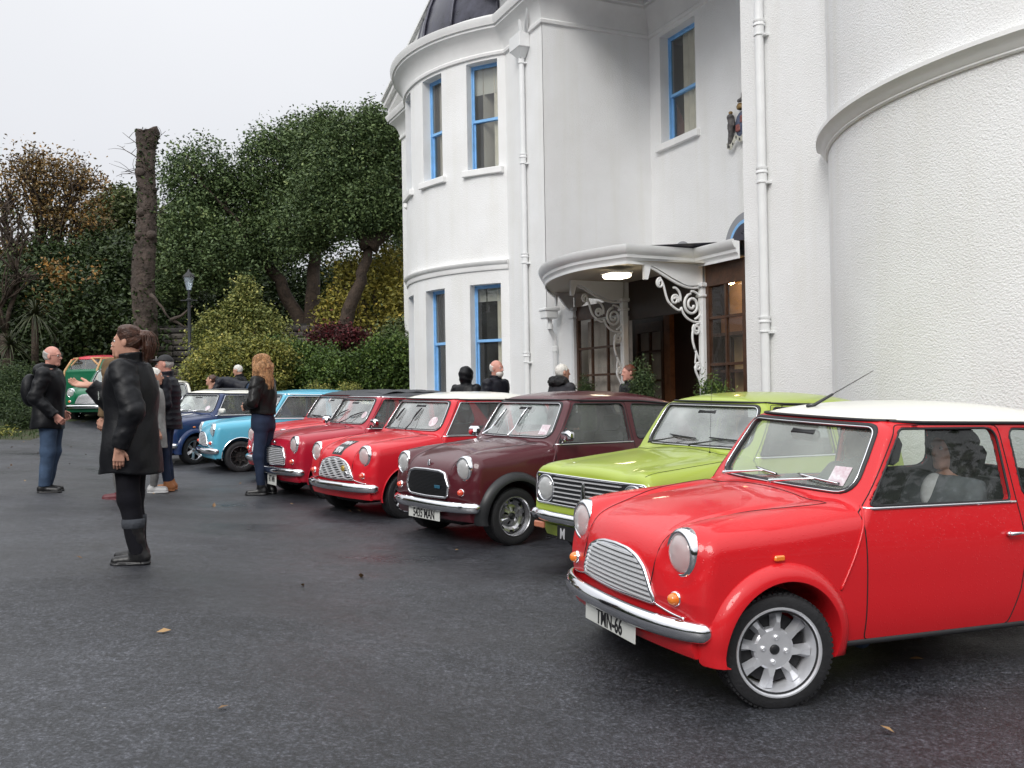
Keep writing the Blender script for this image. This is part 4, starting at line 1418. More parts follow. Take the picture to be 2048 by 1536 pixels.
for p0, p1 in (((285, 320), (235, 290)), ((285, 330), (240, 345)), ((288, 300), (245, 265)), ((284, 350), (232, 352)), ((302, 300), (330, 262)), ((300, 440), (330, 420))):
    pts = limb(mb, at(*p0, 27) - Vector(pb), at(*p1, 27) - Vector(pb), .018, .005, .06, 6, rs)
    for q in range(3): limb(mb, pts[2 + q], pts[2 + q] + Vector((rs.normal() * .35, rs.normal() * .3, .35 * rs.random())), .008, .003, .05, 4, rs)
    mb.obj('twig', BARK2, tk, True); mb = MB()
for p0, p1 in (((300, 590), (340, 640)), ((340, 640), (385, 612)), ((340, 640), (370, 655))):
    limb(mb, at(*p0, 26.6) - Vector(pb), at(*p1, 26.6) - Vector(pb), .06, .02, .06, 6, rs)
mb.obj('dead_branch', BARK2, tk, True)
P = []
for i in range(900):
    u = rs.random() ** 1.3 * (len(path) - 1.01); k = int(u)
    c = zs[k].lerp(zs[k + 1], u - k); w_ = (wid[k] + (wid[k + 1] - wid[k]) * (u - k)) * 27 / 1905 * (1.02 + .10 * rs.random())
    a = rs.random() * 2 * math.pi
    P.append((c.x + w_ * math.cos(a) - pb[0], c.y + w_ * math.sin(a) - pb[1], c.z - pb[2]))
obj('ivy', leaves_mesh(np.array(P), .11, LM['dark'], 'ivy', rs=rs), tk)
# golden conifer and shrubs
cn = [(490, 592, 18, 22), (478, 618, 34, 16), (510, 628, 36, 18), (462, 648, 46, 18), (520, 658, 50, 20), (430, 640, 26, 14), (420, 680, 40, 18), (470, 680, 60, 24), (540, 690, 46, 22), (500, 715, 90, 22), (490, 570, 8, 16), (398, 660, 14, 10)]
bush('golden_conifer', 'tall cone-shaped golden-green evergreen behind the clipped bushes', 'shrub', base(488, 27), Lb_(cn, 27), LM['gold'], 1300, 24, .13, .085, 21, shell=.45)
bush('variegated_holly', 'rounded yellow-speckled holly bush behind the bending man', 'shrub', base(480, 24), Lb_([(470, 745, 85, 62), (540, 740, 50, 50), (420, 770, 42, 36), (505, 710, 45, 30)], 24), LM['holly'], 1500, 22, .11, .075, 22, shell=.85)
bush('clipped_hedge', 'low rounded dark green hedge in front of the leaning trunks', 'hedge', base(600, 25), Lb_([(560, 720, 55, 34), (615, 722, 55, 30), (600, 760, 70, 40)], 25), LM['hedge'], 1300, 22, .12, .075, 23, 'clipped green hedges', shell=.85)
bush('clipped_hedge', 'dark green hedge dipping low before the slanting trunk', 'hedge', base(680, 24.4), Lb_([(660, 752, 60, 36), (700, 745, 50, 34)], 24.4), LM['hedge'], 1000, 22, .11, .075, 24, 'clipped green hedges', shell=.85)
bush('clipped_hedge', 'tall square-shouldered green hedge against the white round bay', 'hedge', base(775, 24.0), Lb_([(760, 735, 48, 50), (800, 730, 50, 54), (840, 740, 50, 50, 1)], 24), LM['hedge'], 1400, 22, .11, .075, 25, 'clipped green hedges', shell=.85)
bush('crimson_shrub', 'dark crimson-leaved shrub between the two leaning trunks', 'shrub', base(670, 28.5), Lb_([(670, 680, 50, 26), (720, 690, 30, 24)], 28.5), LM['red'], 420, 16, .16, .09, 26, shell=.5)
bush('laurel_shrub', 'pale-tipped evergreen shrub above the tall hedge by the house', 'shrub', base(805, 26), Lb_([(805, 670, 30, 22), (780, 678, 24, 14)], 26), LM['pale'], 200, 16, .14, .10, 27, shell=.5)
for i, (px, Y, hw) in enumerate(((632, 18.6, 17), (697, 17.6, 12))):
    z0 = float(G(at(px, 770, Y).x, Y))
    bush('box_ball', ('larger' if i == 0 else 'smaller') + ' clipped yellow-green box ball showing over the car roofs', 'topiary', (at(px, 770, Y).x, Y, z0), [(tuple(at(px, 792, Y)), (hw * 1.5 * Y / 1905, hw * 1.5 * Y / 1905, 22 * Y / 1905))], LM['holly'], 260, 14, .05, .035, 28 + i, 'clipped box balls behind the cars', shell=.9)
# beds at the left: spreading junipers, strap-leaved palm
for i, (px, py, hw, hh, Y, lab, mt) in enumerate(((30, 770, 50, 34, 24, 'rounded olive-green shrub at the top of the left bed', 'juni'), (20, 830, 62, 46, 22.5, 'broad blue-green juniper spreading over the left bed', 'juni'),
                                               (60, 858, 34, 26, 21.6, 'low dark ground-hugging shrub at the corner of the drive', 'dark'), (-40, 800, 60, 60, 23, 'green shrub at the very left edge of the bed', 'juni'),
                                               (4, 880, 14, 10, 20.6, 'tiny yellow-leaved plant at the edge of the drive', 'holly'))):
    bush('bed_shrub', lab, 'shrub', base(px, Y), Lb_([(px, py, hw, hh), (px + hw * .5, py + hh * .4, hw * .6, hh * .6)], Y), LM[mt], 420 if hw > 20 else 60, 20, .13, .09, 40 + i, 'shrubs in the left-hand bed', shell=.8, aspect=.25)
def strap_plant(px, py, Y, n, ln_, lab, seed):
    rs = np.random.default_rng(seed)
    b = base(px, Y); c = at(px, py, Y)
    t = empty('strap_leaved_palm', b); tag(t, lab, 'palm')
    mb = MB(); mb.tube([(0, 0, -.1), Vector(c) - Vector(b)], [.12, .09], 8); mb.obj('trunk', BARK, t, True)
    V = []; F = []
    for k in range(n):
        a = rs.random() * 2 * math.pi; el_ = R(75) * (rs.random() * 1.5 - .35)
        d = Vector((math.cos(a) * math.cos(el_), math.sin(a) * math.cos(el_), math.sin(el_)))
        s_ = d.cross(Vector((0, 0, 1))).normalized() * .022
        p = Vector(c) - Vector(b); i0 = len(V)
        for q in range(5):
            u = q / 4
            V += [p + d * ln_ * u + Vector((0, 0, -.5 * ln_ * u * u)) + s_ * (1 - u * .9), p + d * ln_ * u + Vector((0, 0, -.5 * ln_ * u * u)) - s_ * (1 - u * .9)]
        F += [(i0 + 2 * q, i0 + 2 * q + 1, i0 + 2 * q + 3, i0 + 2 * q + 2) for q in range(4)]
    me = MB().add(V, F).me('crown', LM['straw'])
    at_ = me.attributes.new('tint', 'FLOAT', 'POINT'); at_.data.foreach_set('value', rs.random(len(V)).astype(np.float32))
    obj('crown', me, t)
strap_plant(70, 630, 28, 150, 1.1, 'shaggy strap-leaved palm in the dark left background', 51)
strap_plant(20, 690, 27, 120, .9, 'smaller strap-leaved palm below the shaggy one at the left edge', 52)
# grass and fallen leaves on the beds
rs = np.random.default_rng(77)
n = 26000
gx = np.concatenate([rs.uniform(-22, -9.5, n // 2), rs.uniform(-12, 0, n // 2)]); gy = np.concatenate([rs.uniform(20, 30, n // 2), rs.uniform(22, 34, n // 2)])
ok = soil(gx, gy); gx, gy = gx[ok], gy[ok]
gz = lawn_z(gx, gy)
h_ = .05 + .07 * rs.random(len(gx)); a = rs.random(len(gx)) * 6.28
V = np.stack([np.stack([gx - .012 * np.cos(a), gy - .012 * np.sin(a), gz - .01], 1), np.stack([gx + .012 * np.cos(a), gy + .012 * np.sin(a), gz - .01], 1), np.stack([gx + .03 * rs.normal(size=len(gx)), gy + .03 * rs.normal(size=len(gx)), gz + h_], 1)], 1).reshape(-1, 3)
kind(obj('grass', mesh('grass', V, np.arange(len(V)).reshape(-1, 3), pbr('grass_blade', (.035, .065, .014), .7, var=.4, vscale=.8), smooth=False)), 'stuff')
n = 420
gx = rs.uniform(-13, 2.5, n); gy = rs.uniform(3.2, 22, n); d = rs.random(n)
keep = (rs.random(n) < .35) | (gy > 17) | (gx < -8)
gx, gy = gx[keep], gy[keep]
P = np.stack([gx, gy, G(gx, gy) + .014], 1)
lv = leaves_mesh(P, .055, leaf_mat('fallen_leaf', (.10, .05, .02), (.35, .22, .10), (.55, .45, .30)), 'fallen_leaves', rs=rs, up=4)
kind(obj('fallen_leaves', lv), 'stuff')
# garden wall behind the shrubs
gw = empty('garden_wall', base(470, 31.5)); tag(gw, 'dim grey rubble stone wall behind the golden conifer', 'wall')
rs = np.random.default_rng(31)
stm = [pbr('rubble_stone', c, .9, bump=.8, bscale=20) for c in ((.09, .08, .075), (.13, .115, .10), (.06, .055, .052))]
mb = MB(); mb.box(-3.2, 4.2, .12, .4, -.5, 2.6); mb.obj('mortar', pbr('dark_mortar', (.03, .028, .026), .95), gw)
meshes = []
for k in range(6):
    mb = MB(); w_ = .20 + .05 * k; mb.rbox(-w_, w_, -.06, .10, -.085, .085, .03); meshes.append([mb.me('stone', m_, True, 50) for m_ in stm])
z = -.1; r_i = 0
while z < 2.5:
    x = -3.2 + rs.random() * .3
    while x < 4.1:
        k = rs.integers(0, 6); w_ = .20 + .05 * k
        o = obj('stone', meshes[k][rs.integers(0, 3)], gw, loc=(x + w_, .10 + rs.normal() * .012, z))
        o.scale = (1, 1, .9 + .2 * rs.random())
        x += 2 * w_ + .03
    z += .195
# lamp post
lx = at(380, 740, 24.5)
lp = empty('lamp_post', (lx.x, 24.5, float(lawn_z(np.array(lx.x), np.array(24.5)))))
tag(lp, 'dark iron lamp post with a small lantern left of the holly bush', 'lamp post')
k_ = at(380, 545, 24.5).z - lp.location.z
mb = MB(); mb.lathe([(.13, 0), (.13, .1), (.10, .14), (.10, .55), (.13, .58), (.13, .64), (.07, .70), (.055, 1.2), (.075, 1.22), (.075, 1.28), (.045, 1.34), (.040, k_ - .75), (.07, k_ - .73), (.07, k_ - .69), (.035, k_ - .66), (.03, k_ - .45)], 14, 'Z')
mb.obj('post', pbr('black_iron', (.012, .014, .018), .45), lp, True, 40)
MB().tube([(-.22, 0, k_ - .72), (.22, 0, k_ - .72)], .014, 6).obj('ladder_bar', M['dark_metal'], lp)
mb = MB(); mb.lathe([(.06, k_ - .45), (.14, k_ - .12)], 6, 'Z'); mb.obj('lantern_glass', glass('lantern_glass', (.7, .75, .8), .4, (.6, .7, .8)), lp)
mb = MB(); mb.lathe([(.17, k_ - .12), (.13, k_ - .06), (.04, k_ + .02), (.02, k_ + .08), (0, k_ + .09)], 6, 'Z'); mb.obj('lantern_cap', M['dark_metal'], lp)
# house with chimney pots far behind
hx = at(190, 480, 58)
fh = empty('distant_house', (hx.x, 58, 0)); tag(fh, 'distant house whose stack of orange chimney pots rises over the trees', 'house')
k = 58 / 1905
mb = MB(); mb.box(-1.4, 1.5, -.3, .5, 3, hx.z + .35); mb.obj('chimney_stack', pbr('sooty_render', (.10, .095, .085), .9, var=.3, vscale=2), fh)
mb = MB(); mb.box(-1.5, 1.6, -.4, .6, hx.z + .35, hx.z + .45); mb.obj('stack_cap', pbr('cap_stone', (.16, .15, .13), .9), fh)
cp = pbr('terracotta', (.42, .10, .05), .8, var=.2, vscale=5)
for i, px in enumerate((156, 172, 190, 203, 217)):
    q = at(px, 460, 58)
    mb = MB(); mb.lathe([(.22, 0), (.19, .08), (.17, .45), (.20, .50), (.20, .58), (.13, .58)], 12, 'Z', Matrix.Translation((q.x - hx.x, .1, hx.z + .45))); mb.obj('chimney_pot', cp, fh, True, 40)
mb = MB(); mb.add([(-5, -.5, hx.z - 2.2), (6, -.5, hx.z - 2.2), (6, 2.5, hx.z - .2), (-5, 2.5, hx.z - .2)], [(0, 1, 2, 3)]); mb.obj('roof', pbr('slate', (.05, .05, .055), .7, var=.3, vscale=3), fh)
mb = MB(); mb.box(-5, 6, -.3, 4, 0, hx.z - 2.2); mb.obj('wall', M['trim'], fh)
mb = MB(); mb.box(1.5, 2.0, -.5, .2, hx.z - .6, hx.z + .1); mb.obj('white_gable', M['white_paint'], fh)
# potted conifer and little shrubs in front of the porch
def pot(px, py, Y, hw, hh, lab, sd, mt='juni'):
    c = at(px, py, Y); z0 = float(G(c.x, Y)) + .02
    t = bush('potted_conifer', lab, 'potted plant', (c.x, Y, z0), [((c.x, Y, (c.z + z0 + .4) / 2), (hw * Y / 1905, hw * Y / 1905, (c.z - z0 - .4) / 2 + .1)), ((c.x, Y, c.z - .12), (hw * .6 * Y / 1905, hw * .6 * Y / 1905, .16))], LM[mt], 500, 16, .06, .05, sd, 'potted plants by the porch', shell=.6, aspect=.3)
    mb = MB(); mb.lathe([(.0, 0), (.17, 0), (.22, .36), (.25, .38), (.25, .42), (.20, .42), (.19, .36), (0, .36)], 20, 'Z'); mb.obj('pot', pbr('glazed_pot', (.05, .04, .04), .4), t, True, 40)
pot(1283, 755, 13.0, 20, 26, 'dark feathery conifer in a pot in front of the entrance', 61)
pot(1172, 778, 15.9, 12, 14, 'small feathery conifer in a pot by the left porch glazing', 62)
pot(1425, 780, 12.3, 30, 12, 'broad clipped shrub in a pot behind the lime green car', 63, 'hedge')

# unseen trees added behind and beside the camera to darken paint and window reflections
rs = np.random.default_rng(99)
lob = []
for k in range(26):
    a = R(118 + 268 * k / 25)
    d = 21 + 5 * rs.random()
    if math.cos(a) > .55 and math.sin(a) > -.45: d = 30
    h = 3.0 + 1.4 * rs.random()
    lob.append(((-2 + d * math.cos(a), 1 + d * math.sin(a), h * .9), (4.2, 4.2, h)))
lob = [l for l in lob if not (l[0][1] > 3 and l[0][0] > -16)]
P, tn, _ = cloud(lob, 6500, 12, .8, rs, .55)
P = P[(P[:, 2] > .1) & ~((P[:, 1] > -1) & (np.abs(P[:, 0]) < .80 * P[:, 1] + 2.5))]
kind(obj('unseen_tree_belt', leaves_mesh(P, .5, LM['dark'], 'unseen_tree_belt', rs=rs)), 'stuff')

# ------------------------------------------------------------------ the small cars: body shell as one solved surface
S_zc = Spl([-.1, .03, .055, .09, .14, .22, .35, .6, .85, 1.05, 1.3], [.50, .585, .625, .675, .722, .768, .815, .862, .890, .905, .910])
S_zw = Spl([-.1, .06, .11, .17, .26, .45, .75, 1.05, 1.3], [.60, .665, .725, .772, .800, .826, .855, .880, .885])
S_zcC = Spl([-.2, -.1, -.06, -.02, .05, .2, .5, .8, 1.05, 1.3], [.60, .705, .745, .775, .800, .822, .855, .884, .905, .910])
S_zwC = Spl([-.2, -.1, -.06, -.02, .05, .2, .5, .8, 1.05, 1.3], [.58, .690, .728, .757, .782, .800, .828, .855, .878, .885])
S_w = Spl([.1, .18, .30, .50, .70, .85, 1.0, 1.25, 1.4], [.645, .665, .692, .702, .690, .657, .618, .550, .505])
S_tap = Spl([-.2, 0, .3, .7, 1.0, 2.3, 2.7, 3.1], [.075, .055, .020, 0, 0, 0, .018, .065])
S_roof = Spl([1.0, 1.24, 1.45, 1.85, 2.3, 2.7, 3.0], [1.20, 1.288, 1.325, 1.347, 1.338, 1.283, 1.19])

def screen_a(ab, z):
    return 1.000 + (z - .89) * .66 + .20 * ab * ab

def rear_a(z):
    return 3.03 - .06 * np.maximum(z - .6, 0) - .72 * np.maximum(z - .88, 0) - .10 * np.maximum(.45 - z, 0)

def outer(a, b, z, kd='mini'):
    ab = np.abs(b)
    if kd == 'mini':
        zc = S_zc(a); zw = S_zw(a)
        fr = .070 + .16 * ab * ab + .22 * np.maximum(.46 - z, 0) + .10 * np.maximum(z - .58, 0) \
            + .060 * np.exp(-((ab - .52) ** 2 + (z - .69) ** 2) / .016)
        bot = .215
    else:
        zc = S_zcC(a); zw = S_zwC(a)
        fr = -.055 + .06 * ab * ab + .16 * np.maximum(.42 - z, 0) + .9 * np.maximum(.36 - z, 0)
        bot = .215
    t = sst((ab - .28) / .17)
    top = (zc - .022 * (ab / .35) ** 2) * (1 - t) + (zw - 1.5 * np.maximum(ab - .47, 0) ** 2) * t
    if kd == 'mini':
        top = top - .015 * np.exp(-((ab - (.355 + .06 * a)) / .032) ** 2) * (1 - sst((a - .55) / .45))
    w_ = S_w(z) - S_tap(a)
    k1 = .055
    low = smax(z - top, ab - w_, k1)
    low = smax(low, fr - a, .075 if kd == 'mini' else .035)
    low = smax(low, a - rear_a(z), .07)
    low = smax(low, bot - z, .02)
    if kd == 'mini':
        r_ = np.sqrt((ab - .50) ** 2 + (z - .667 - .02 * (a - .15)) ** 2) - (.106 + .06 * np.clip(a - .15, 0, .3))
        pod = smax(r_, .156 - a, .008)
        pod = np.maximum(pod, a - .55)
        low = smin(low, pod, .05)
    cab = smax(ab - w_, z - (S_roof(a) - .070 * (ab / .55) ** 2.6), .045)
    cab = smax(cab, screen_a(ab, z) - a, .035)
    cab = smax(cab, a - rear_a(z), .06)
    cab = np.maximum(cab, .5 - z)
    return smin(low, cab, .0005 + .02 * sst((z - .80) / .07))

def poly_sd(px, py, P):
    """signed distance to a closed polygon, negative inside"""
    P = np.array(P, float); n = len(P)
    px, py = np.broadcast_arrays(px, py)
    d = np.full(px.shape, 1e9); ins = np.zeros(px.shape, bool)
    for i in range(n):
        ax_, ay_ = P[i]; bx, by = P[(i + 1) % n]
        ex, ey = bx - ax_, by - ay_
        t = np.clip(((px - ax_) * ex + (py - ay_) * ey) / (ex * ex + ey * ey), 0, 1)
        d = np.minimum(d, (px - ax_ - t * ex) ** 2 + (py - ay_ - t * ey) ** 2)
        c = ((ay_ > py) != (by > py)) & (px < (bx - ax_) * (py - ay_) / (by - ay_ + 1e-12) + ax_)
        ins ^= c
    d = np.sqrt(d)
    return np.where(ins, -d, d)

def rounded(P, r, n=6):
    """round the corners of a polygon; returns a dense outline"""
    P = [Vector(p) for p in P]; out = []
    m = len(P)
    rr = r if isinstance(r, (list, tuple)) else [r] * m
    for i in range(m):
        p0, p, p1 = P[i - 1], P[i], P[(i + 1) % m]
        u = (p0 - p); v = (p1 - p)
        lu, lv = u.length, v.length
        u.normalize(); v.normalize()
        ang = u.angle(v)
        d = min(rr[i] / math.tan(ang / 2), lu * .48, lv * .48)
        q0, q1 = p + u * d, p + v * d
        for k in range(n + 1):
            t = k / n
            out.append(tuple(q0 * (1 - t) ** 2 + p * 2 * t * (1 - t) + q1 * t * t))
    return out

def dense(P, step):
    out = []
    m = len(P)
    for i in range(m):
        p, q = P[i], P[(i + 1) % m]
        d = math.dist(p, q)
        n = max(1, int(round(d / step)))
        for k in range(n):
            t = k / n
            out.append(tuple(p[j] + (q[j] - p[j]) * t for j in range(len(p))))
    return out

W_SCREEN = rounded([(-.540, .917), (.540, .917), (.478, 1.226), (-.478, 1.226)], [.085, .085, .06, .06])
W_DOOR = rounded([(1.088, .868), (1.992, .862), (1.978, 1.226), (1.352, 1.226)], [.01, .03, .07, .05])
W_QUARTER = rounded([(2.085, .880), (2.735, .900), (2.640, 1.205), (2.070, 1.222)], [.05, .09, .09, .05])
W_REAR = rounded([(-.44, .93), (.44, .93), (.42, 1.20), (-.42, 1.20)], .06)

FA, RA = .555, 2.590      # axles

def shell(a, b, z, kd='mini'):
    f = outer(a, b, z, kd)
    ab = np.abs(b)
    # cabin space
    wi = S_w(z) - S_tap(a) - .040
    inn = np.maximum(ab - wi, z - (S_roof(a) - .070 * (ab / .55) ** 2.6) + .032)
    inn = np.maximum(inn, np.maximum(screen_a(ab, z) + .045, 1.03) - a)
    inn = np.maximum(inn, a - rear_a(z) + .055)
    inn = np.maximum(inn, .30 - z)
    f = np.maximum(f, -inn)
    # window openings
    f = np.maximum(f, -np.maximum(np.maximum(poly_sd(a, z, W_DOOR), .3 - ab), .86 - z))
    f = np.maximum(f, -np.maximum(poly_sd(a, z, W_QUARTER), .3 - ab))
    f = np.maximum(f, -np.maximum(poly_sd(b, z, W_SCREEN), np.maximum(a - 1.5, .9 - a)))
    f = np.maximum(f, -np.maximum(poly_sd(b, z, W_REAR), 2.5 - a))
    # wheel housings
    for xa, zz, rr in ((FA, .262, .300), (RA, .262, .285)):
        wh = np.maximum(np.sqrt((a - xa) ** 2 + (z - zz) ** 2) - rr, .43 - ab)
        f = np.maximum(f, -wh)
    return f

def bis(fn, lo, hi, n=26):
    """crossing between lo (outside) and hi (inside), vectorised"""
    lo = np.array(lo, float); hi = np.array(hi, float)
    for _ in range(n):
        m = (lo + hi) / 2
        o = fn(m) > 0
        lo = np.where(o, m, lo); hi = np.where(o, hi, m)
    return (lo + hi) / 2

_TAB = {}
def _table(key, fn, us, vs):
    if key not in _TAB:
        U, Vv = np.meshgrid(us, vs, indexing='ij')
        _TAB[key] = (us[0], us[1] - us[0], vs[0], vs[1] - vs[0], fn(U, Vv))
    return _TAB[key]

def _lookup(T, u, v):
    u0, du, v0, dv, T_ = T
    x = np.clip((u - u0) / du, 0, T_.shape[0] - 1.001); y = np.clip((v - v0) / dv, 0, T_.shape[1] - 1.001)
    i = x.astype(int); j = y.astype(int); fx = x - i; fy = y - j
    return (T_[i, j] * (1 - fx) + T_[i + 1, j] * fx) * (1 - fy) + (T_[i, j + 1] * (1 - fx) + T_[i + 1, j + 1] * fx) * fy

def side_b(a, z, kd='mini'):
    a, z = np.broadcast_arrays(np.asarray(a, float), np.asarray(z, float))
    T = _table('s' + kd, lambda p, q: side_b0(p, q, kd), np.arange(.02, 3.05, .01), np.arange(.20, 1.30, .01))
    return _lookup(T, a, z)

def front_a(b, z, kd='mini'):
    b, z = np.broadcast_arrays(np.abs(np.asarray(b, float)), np.asarray(z, float))
    T = _table('f' + kd, lambda p, q: front_a0(p, q, kd), np.arange(0, .70, .01), np.arange(.22, .76, .006))
    return _lookup(T, b, z)

def side_b0(a, z, kd='mini'):
    a, z = np.broadcast_arrays(np.asarray(a, float), np.asarray(z, float))
    return bis(lambda b: outer(a, b, z, kd), np.full(a.shape, 1.0), np.full(a.shape, .2))

def front_a0(b, z, kd='mini'):
    b, z = np.broadcast_arrays(np.asarray(b, float), np.asarray(z, float))
    return bis(lambda a: outer(a, b, z, kd), np.full(b.shape, -.3), np.full(b.shape, .9))

def top_z(a, b, kd='mini'):
    a, b = np.broadcast_arrays(np.asarray(a, float), np.asarray(b, float))
    return bis(lambda z: outer(a, b, z, kd), np.full(a.shape, 1.6), np.full(a.shape, .5))

def L(a, b, z):
    """car coordinates (from the nose, to the left, up) -> object coordinates"""
    return Vector((FA - a, b, z))

def normal_at(a, b, z, kd='mini'):
    e = .002
    f = lambda *q: float(outer(np.array(q[0]), np.array(q[1]), np.array(q[2]), kd))
    n = Vector((-(f(a + e, b, z) - f(a - e, b, z)), f(a, b + e, z) - f(a, b - e, z), f(a, b, z + e) - f(a, b, z - e)))
    return n.normalized()

def on_body(pts3, kd, lift=0.0):
    out = []
    for a, b, z in pts3:
        p = L(a, b, z)
        if lift:
            p = p + normal_at(a, b, z, kd) * lift
        out.append(p)
    return out

def gutter_z(a):
    return np.interp(a, [1.1, 1.27, 1.5, 2.2, 2.6, 2.8, 3.0], [1.262, 1.262, 1.256, 1.250, 1.222, 1.195, 1.17])

DOOR_OUT = [(1.032, .245), (1.032, .835), (1.058, .860), (1.332, 1.244), (2.000, 1.244), (2.030, .865), (2.06, .62), (2.02, .42), (1.95, .245)]

CAR = {}
def build_shells():
    for kd in ('mini', 'clubman'):
        h = .0125
        lo = (-.16 if kd == 'clubman' else -.02, -.75, .15); hi = (3.12, .75, 1.40)
        ax = [np.arange(lo[i], hi[i] + h, h) for i in range(3)]
        nb = len(ax[1])
        half = (nb + 1) // 2
        bb = (np.arange(nb) - (nb - 1) / 2) * h
        X, Y, Z = np.meshgrid(ax[0], bb[:half], ax[2], indexing='ij', sparse=True)
        F = shell(X, Y, Z, kd)
        F = np.broadcast_to(F, (len(ax[0]), half, len(ax[2])))
        F = np.concatenate([F, F[:, ::-1][:, (nb % 2):]], 1)
        V, Q = surfnets(F, (ax[0][0], bb[0], ax[2][0]), h)
        V, N = polish(V, lambda a, b, z: shell(a, b, z, kd), h, 2)
        c = V[Q].mean(1)
        a, b, z = c[:, 0], np.abs(c[:, 1]), c[:, 2]
        outside = outer(a, b, z, kd) > -.012
        lab = np.zeros(len(Q), int)                       # 0 body
        lab[outside & (z > gutter_z(a))] = 1              # roof panel
        dr = poly_sd(a, z, DOOR_OUT) < 0
        d = dr & (b > .45) & (outer(a, b, z, kd) > -.05)
        lab[d & (c[:, 1] > 0)] = 2
        lab[d & (c[:, 1] < 0)] = 3
        if kd == 'mini':
            edge = .345 + .17 * sst((a - .1) / .85)
            bn = outside & (b < edge) & (a < .94) & (z > .628)
        else:
            bn = outside & (b < .56 + .02 * a) & (a < .94) & (z > .742)
        lab[bn] = 4
        lab[~outside & (lab == 0) & (inner_face(c))] = 5  # inside trim
        CAR[kd] = {}
        for i, nm in enumerate(('body', 'roof', 'door', 'door_r', 'bonnet', 'cabin_trim')):
            q = Q[lab == i]
            u, inv = np.unique(q, return_inverse=True)
            v = V[u]; nn = N[u]
            v = np.stack([FA - v[:, 0], v[:, 1], v[:, 2]], 1)
            nn = np.stack([-nn[:, 0], nn[:, 1], nn[:, 2]], 1)
            f = inv.reshape(q.shape)[:, ::-1]
            CAR[kd][nm] = mesh(kd + '_' + nm, v, f, None, N=nn)

def inner_face(c):
    a, b, z = c[:, 0], np.abs(c[:, 1]), c[:, 2]
    return (a > 1.0) & (a < 3.0) & (z > .28) & (b < .66)

def fill_outline(name, P2, to3, rings=7):
    """closed outline filled by rings drawn in towards its centre, laid on a curved surface"""
    P = np.array(P2); c = P.mean(0); n = len(P)
    V = []; F = []
    for r in range(rings):
        s = 1 - r / rings
        for p in P:
            V.append(to3(c + (p - c) * s))
    V.append(to3(c))
    for r in range(rings - 1):
        for i in range(n):
            j = (i + 1) % n
            F.append((r * n + i, r * n + j, (r + 1) * n + j, (r + 1) * n + i))
    for i in range(n):
        F.append(((rings - 1) * n + i, (rings - 1) * n + (i + 1) % n, rings * n))
    return V, F

def screen_pt(b, z, kd, inset=.010):
    a = float(front_a(b, z, kd)) if False else 1.000 + (z - .89) * .66 + .20 * b * b + .012
    return L(a + inset, b, z)

def tube_on(P3, r, n=6, closed=True):
    mb = MB()
    mb.tube(P3, r, n, closed=closed)
    return mb

